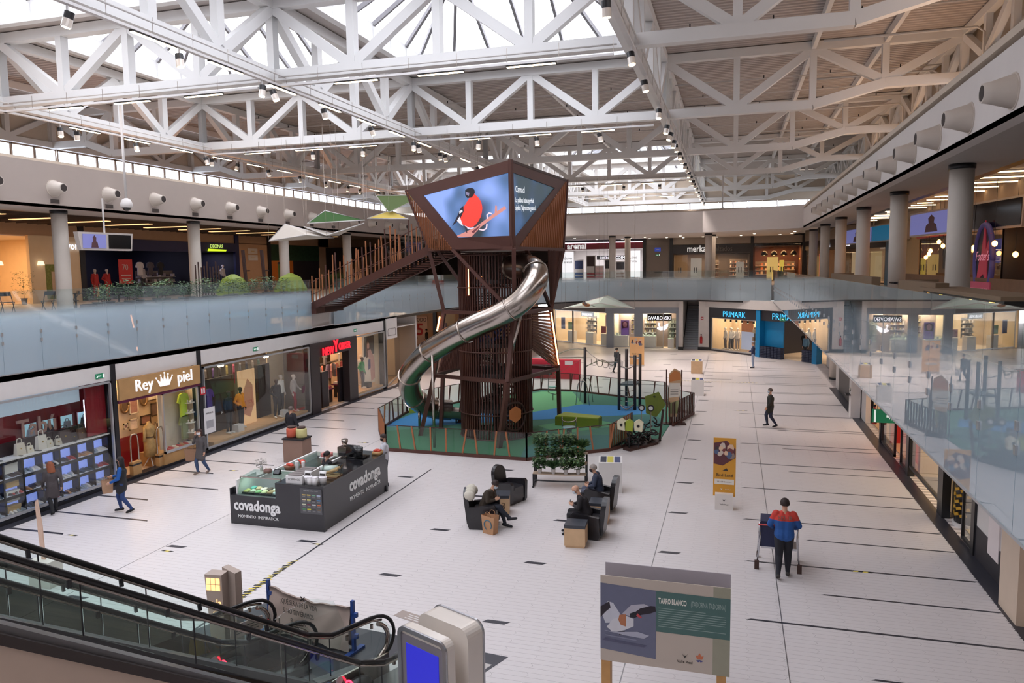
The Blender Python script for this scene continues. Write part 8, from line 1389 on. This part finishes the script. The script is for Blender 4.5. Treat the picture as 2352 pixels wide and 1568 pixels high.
# lit information tower, caution sign, bird pole
lt = thing('light_tower', 'leaning grey cardboard tower with six glowing panes and cut out bird name letters', 'sign', (-9.0, 11.15, 0), .1); crd = M('card_grey', (176, 160, 150), .7); pg2 = M('pane_glow', (250, 214, 150), emit=1.1, ecol=(255, 210, 140))
part('body', MB().add([(-.14, -.1, 0), (.14, -.1, 0), (.14, .1, 0), (-.14, .1, 0), (-.2, -.13, 1.5), (.14, -.13, 1.5), (.14, .1, 1.5), (-.2, .1, 1.5)], [(3, 2, 1, 0), (4, 5, 6, 7), (0, 1, 5, 4), (1, 2, 6, 5), (2, 3, 7, 6), (3, 0, 4, 7)]), crd, lt); part('rear_body', MB().add([(.05, .1, 0), (.32, .0, 0), (.34, .2, 0), (.08, .25, 0), (.0, .12, 1.55), (.3, .05, 1.47), (.34, .2, 1.47), (.05, .25, 1.55)], [(3, 2, 1, 0), (4, 5, 6, 7), (0, 1, 5, 4), (1, 2, 6, 5), (2, 3, 7, 6), (3, 0, 4, 7)]), crd, lt)
for i in range(3):
    for j in range(2): part('lit_pane', MB().box(-.17+.095*i, -.09+.095*i, -.136, -.128, 1.2+.125*j, 1.31+.125*j), pg2, lt, label='glowing square pane')
for s_, z in (('a la', .92), ('as', .72)): lettering(s_, .17, pg2, lt, (0.0, -.128, z), 0, ext=.002)
part('cut_flower', MB().plate([(-.08, -.11, .12), (0, -.11, .08), (.08, -.11, .14), (.04, -.11, .3), (0, -.11, .2), (-.05, -.11, .32)], .003), M('cut_amber', (206, 150, 100)), lt)
cs = thing('caution_sign', 'yellow folding wet floor sign behind the escalator glass', 'sign', (-8.98, 10.52, 0), .1); yel = M('caution_yellow', (222, 176, 30), .5)
part('leaf', MB().plate([(-.17, -.12, 0), (.15, -.12, 0), (.12, -.01, .62), (-.14, -.01, .62)], .015), yel, cs); part('leaf', MB().plate([(-.17, .16, 0), (.15, .16, 0), (.12, .01, .62), (-.14, .01, .62)], .015), yel, cs); part('triangle', MB().tube([(-.08, -.085, .2), (.08, -.085, .2), (0, -.055, .38), (-.08, -.085, .2)], .008, 5), M('fire_red', (180, 36, 40), .3), cs); lettering('CAUTION', .06, M('ink_dark', (60, 54, 50)), cs, (0, -.04, .5), 0, ext=.001); lettering('WET FLOOR', .05, M('ink_dark', (60, 54, 50)), cs, (0, -.05, .44), 0, ext=.001); part('slipping_figure', MB().beam((-.02, -.08, .24), (.02, -.075, .3), .008, .02).beam((.02, -.075, .3), (.0, -.07, .33), .008, .015), M('fire_red', (180, 36, 40), .3), cs)
t = thing('feather_banner', 'thin wooden feather board standing in a pale block at the left', 'sign', (-14.8, 12.6, 0)); part('blade', MB().plate([(-.04, 0, .3), (.05, 0, .3), (.02, 0, 1.4), (-.06, 0, 1.98), (-.13, 0, 1.9), (-.1, 0, 1.2)], .03), M('pale_wood', (206, 176, 156), .6, var=.15, scale=6), t); part('base', MB().box(-.3, .3, -.18, .18, 0, .6), M('base_cream', (206, 200, 192), .6), t)
# information totem
def rrect(w_, h, r, n_=6):
    P = []
    for cx, cz, a0_ in ((w_/2-r, h-r, 0), (-w_/2+r, h-r, PI/2)): P += [(cx+r*math.cos(a0_+PI/2*k/n_), cz+r*math.sin(a0_+PI/2*k/n_)) for k in range(n_+1)]
    return [(w_/2, 0)]+P+[(-w_/2, 0)]
wg = M('totem_white', (226, 216, 206), .15, coat=.6); sv = M('totem_silver', (176, 176, 180), .25, .7)
it = thing('info_totem', 'white rounded information totem with silver frame and blue screen at the bottom edge', 'totem', (-3.98, 9.03, 0), -.41)
part('front_body', MB().plate([(x, -.05, z) for x, z in rrect(.96, 2.05, .14)], -.14), wg, it); part('frame', ringface([V((x, -.055, z)) for x, z in rrect(.96, 2.05, .14)], [V((x*.86, -.055, z*.94+.06)) for x, z in rrect(.96, 2.05, .08)], .03, 0), sv, it)
part('screen', MB().box(-.32, .32, -.07, -.05, .7, 1.82), M('totem_screen', (50, 52, 190), emit=.5, ecol=(50, 50, 205)), it, label='bright blue screen'); part('bezel', MB().box(-.41, .41, -.062, -.045, .5, 1.93), M('bezel_grey', (130, 124, 130), .4), it); part('screen_wave', MB().plate([(-.32, -.073, .72), (.1, -.073, .72), (.0, -.073, .8), (-.2, -.073, .9), (-.32, -.073, .88)], .002), M('wave_teal', (40, 150, 190), emit=.5), it)
part('rear_body', MB().plate([(x, .33, z) for x, z in rrect(.98, 2.08, .16)], -.3), wg, it); part('rear_trim', MB().plate([(x, .63, z) for x, z in rrect(1.0, 2.1, .17)], -.03), sv, it); part('base', MB().box(-.35, .6, -.1, .6, 0, .05), sv, it)
# ------------------------------------------------------------------ hanging tracks, linear lamps, spotlights
trm = M('track_white', (214, 212, 212), .4)
def track(label, a, b_):
    t = thing('lighting_track', label, 'track'); a = V(a); b_ = V(b_); part('channel', MB().beam(a, b_, .16, .08), trm, t); L = (b_-a).length; n_ = int(L/1.7)
    for k in range(n_+1): p = a.lerp(b_, k/max(1, n_)); part('hanger', MB().beam(p, p+V((0, 0, .55)), .012, .012), steel, t)
    part('conduit', MB().tube([a+V((.1, .12, .36)), b_+V((.1, .12, .36))], .03, 6), pipe_m, t, True)
zt = 13.9
for k, y in enumerate((25.3, 38.4, 64.0, 76.8)): 
    track('white lighting track under the %s crosswise truss, left bay' % ('nearest', 'second', 'far', 'farthest')[k], (-30.3, y, zt), (-17.4, y, zt)); track('white lighting track under the %s crosswise truss, middle bay' % ('nearest', 'second', 'far', 'farthest')[k], (-16.7, y, zt), (-3.9, y, zt))
for k, (x, l) in enumerate(((-29.95, 'the left lengthwise truss'), (-16.5, 'the middle lengthwise truss'), (-3.2, 'the right lengthwise truss'))): track('long white lighting track under '+l, (x, 12, zt), (x, 86, zt))
lms = M('linear_lamp', (255, 226, 190), emit=6); lm_b = MB().box(-.85, .85, -.05, .05, 0, .03).mesh('diffuser', lms); lm_h = MB().box(-.88, .88, -.06, .06, .03, .07).mesh('housing', M('lamp_black', (40, 38, 38)))
def lamp(p, rz, label, g): t = thing('linear_lamp', label, 'lamp', p, rz, g); link('diffuser', lm_b, t); link('housing', lm_h, t)
for j, y in enumerate((25.3, 38.4, 64.0, 76.8)):
    for k, x in enumerate((-26.7, -23.3, -19.9, -13.3, -10.0, -6.7)): lamp((x, y, zt-.12), 0, 'slim warm linear lamp under the %s crosswise truss, %s from the left' % (('nearest', 'second', 'far', 'farthest')[j], ordw[k] if k else 'first'), 'linear lamps under the crosswise trusses')
for j, (x, y0) in enumerate(((-29.95, 29.4), (-16.5, 18.9))):
    for k in range(14 if j else 10):
        y = y0+3.3*k+(.2*(k//3)); lamp((x, y, zt-.12), PI/2, 'slim warm linear lamp on the %s lengthwise track, %s from the front' % (('left', 'middle')[j], ordw[k]), 'linear lamps on the lengthwise tracks')
spb = MB().cyl(0, 0, .0, .18, .125, 14).mesh('housing_top', dark); spw = MB().cyl(0, 0, -.22, 0, .125, 14).mesh('housing_white', wg); spl = MB().cyl(0, 0, -.235, -.22, .1, 14).mesh('lens', M('spot_lens', (255, 226, 180), emit=12)); spk = MB().box(-.02, .02, -.02, .02, .18, .42).mesh('stem', trm)
SP = [(-16.64, 15.9), (-16.52, 19.96), (-16.55, 24.2), (-16.55, 24.93), (-16.56, 28.5), (-16.47, 32.8), (-16.64, 37.64), (-16.61, 38.3), (-16.4, 41.4), (-16.4, 42.2), (-29.83, 28.0), (-29.88, 28.9), (-29.93, 32.6), (-30.0, 38.0), (-30, 38.5), (-30.0, 40.9), (-30.0, 44.2), (-29.9, 48.0), (-30, 51.5), (-30, 55), (-30, 57), (-30, 60.5), (-30, 64), (-30, 70), (-19.9, 38.6), (-23.06, 38.6), (-13.1, 38.1), (-9.9, 38.3), (-6.6, 38.35), (-3.38, 19.6), (-3.43, 24.4), (-3.44, 28.2), (-3.45, 33.5), (-3.4, 37.4), (-3.35, 39.5), (-3.38, 42.0), (-3.3, 43.5), (-3.3, 46.7), (-3.3, 48.5), (-3.3, 51.7), (-3.3, 53.5), (-3.3, 56.5), (-3.3, 59), (-3.3, 62), (-3.3, 64.5), (-3.3, 68), (-3.3, 72), (-3.3, 76), (-3.3, 80), (-3.3, 84), (-16.4, 48), (-16.4, 54), (-16.4, 60), (-16.4, 66), (-12.5, 64), (-9, 64), (-6, 64)]
for k, (x, y) in enumerate(SP):
    row = 'right lengthwise track' if x > -4 else 'left lengthwise track' if x < -29 else 'middle lengthwise track' if -17 < x < -16.3 else 'crosswise track'
    x = -3.2 if x > -4 else -29.95 if x < -29 else -16.5 if -17 < x < -16.3 else x; y = 38.4 if 38 < y < 39 and -29 < x < -4 and x != -16.5 else y
    t = thing('spotlight', 'black and white spotlight on the '+row+', '+('nearest part', 'near part', 'before the tower', 'beside the tower', 'behind the tower', 'far part', 'farthest part')[max(0, min(6, int((y-14)/9)))], 'lamp', (x, y, 13.5), 0, 'track spotlights'); te = (R.uniform(-.15, .35), R.uniform(-.3, .3), R.uniform(0, 6))
    for n_, m_ in (('housing_top', spb), ('housing_white', spw), ('lens', spl), ('stem', spk)):
        o = link(n_, m_, t)
        if n_ != 'stem': o.rotation_euler = te
for k, (x, y, z, zt_) in enumerate(((-24.2, 25.6, 9.72, 13.85), (-.95, 64.35, 11.3, 14.2))):
    t = thing('dome_camera', ('white dome security camera hanging on a long pole at the upper left', 'small white dome camera on a pole before the far fascia')[k], 'camera', (x, y, z)); part('pole', MB().cyl(0, 0, .3, zt_-z, .05, 10), white, t, True); part('housing', MB().lathe([(.2, -.05), (.24, 0), (.24, .12), (.16, .28), (.06, .34)], n=18), white, t, True); part('dome', MB().ell((0, 0, -.04), .17, .17, .15, 14), M('smoked_dome', (50, 48, 50), .1), t, True)
# ------------------------------------------------------------------ hanging sails and bird mobiles
sl_g = M('sail_green', (44, 84, 28), .8, var=.05); sl_w = M('sail_white', (196, 188, 178), .8, var=.04); sl_y = M('sail_yellow', (230, 206, 110), .7, emit=.0); sl_m = M('sail_mint', (206, 222, 214), .8, var=.03); sl_o = M('sail_olive', (110, 130, 84), .8)
def sail(label, pts, m_, wires=True):
    t = thing('hanging_sail', label, 'sail'); P = [V(p) for p in pts]; part('cloth', MB().plate(P, .02), m_, t); part('frame', MB().tube(P+[P[0]], .03, 6), pipe_m, t, True)
    for p in P: part('wire', MB().tube([p, (p.x, p.y, 14.2)], .006, 4), steel, t)
sail('dark green triangular sail left of the tower', [(-20.9, 34, 9.36), (-20.2, 34.6, 10.02), (-17.65, 34, 9.43)], sl_g); sail('small yellow sail behind the green one', [(-20.6, 40, 9.95), (-19.3, 40.5, 10.4), (-18.0, 40, 9.85)], sl_y)
sail('beige white sail hanging lowest at the left', [(-23.2, 34, 8.52), (-22.6, 34.6, 9.4), (-19.4, 34, 8.6), (-20.6, 33.4, 8.75)], sl_w); sail('white sail under the green one', [(-21.1, 34.0, 9.2), (-19.4, 34.5, 8.75), (-17.8, 34.2, 9.3), (-19.6, 33.6, 8.7)], sl_w); sail('olive green sail tucked behind the tower head', [(-20.0, 40, 11.25), (-17.2, 40.5, 11.2), (-19.2, 40, 10.25)], sl_o)
sail('mint white sail below the far balustrade', [(-12.1, 55, 3.9), (-9.0, 55.6, 4.8), (-6.9, 55, 3.9)], sl_m); sail('pale sail beside the mint one in front', [(-12.3, 54.6, 3.85), (-9.4, 54.2, 4.3), (-6.9, 54.8, 3.85), (-9.2, 55.2, 4.7)], sl_m)
def bird(label, loc, rz, c, s=1):
    t = thing('bird_mobile', label, 'mobile', loc, rz); t.scale = (s, s, s); part('body', MB().ell((0, 0, 0), .5, .14, .15, 10), M('bird_%d' % c[0], c, .6), t, True); part('head', MB().ell((.5, 0, .1), .14, .12, .12, 8), M('bird_%d' % c[0], c, .6), t, True); part('tail', MB().plate([(-.45, 0, 0), (-1.1, .1, -.05), (-1.1, -.1, -.15)], .02), M('bird_tail', (90, 80, 80)), t); part('wing', MB().plate([(-.2, .1, .05), (.2, .12, .05), (-.3, .7, .35), (-.55, .6, .3)], .02), M('bird_tail', (90, 80, 80)), t); part('wire', MB().tube([(0, 0, .1), (0, 0, (14.2-loc[2])/s)], .005, 4), steel, t)
bird('orange and grey bird mobile under the mint sail', (-9.6, 50.5, 4.35), 2.4, (150, 100, 60), .8); bird('yellow orange bird mobile near the tower left of the far balustrade', (-15.4, 44.5, 6.35), .3, (206, 130, 50), .9)
# bird park lettering behind the footbridge
t = thing('park_sign', 'red letters and small text on the far left frosted glass under the footbridge', 'sign', (-17.6, 52.6, 5.55), .88); lettering('BIRD LAND', .8, M('park_red', (190, 80, 60), .6), t, (0, 0, 0), 0, ext=.02, sx=.8); lettering('Parque Infantil', .25, M('ink_dark', (60, 54, 50)), t, (.2, 0, -.55), 0, ext=.01)
t = thing('play_block', 'red and grey padded play blocks behind the tower', 'play equipment', (-11.3, 45.2, 0)); part('block', MB().box(-1.1, 2.2, 0, .6, 0, 1.2), M('pad_red', (196, 40, 62), .5), t); part('block', MB().box(-.9, .5, -.3, 0, .3, .9), M('pad_dark', (70, 30, 40), .6), t); part('label', MB().box(1.3, 1.8, -.01, 0, .9, 1.15), white, t)
# warm lamps over the gallery roofs light the perimeter trusses
for x in (7.4,):
    for k in range(5): area('uplighter', (x, 14+11*k, 11.3), 1.2, 3, 120, (255, 200, 150), (PI, 0, 0))
for k in range(6): area('uplighter', (-33, 22+10*k, 11.6), 3, 3, 60, (255, 165, 100), (PI, 0, 0))
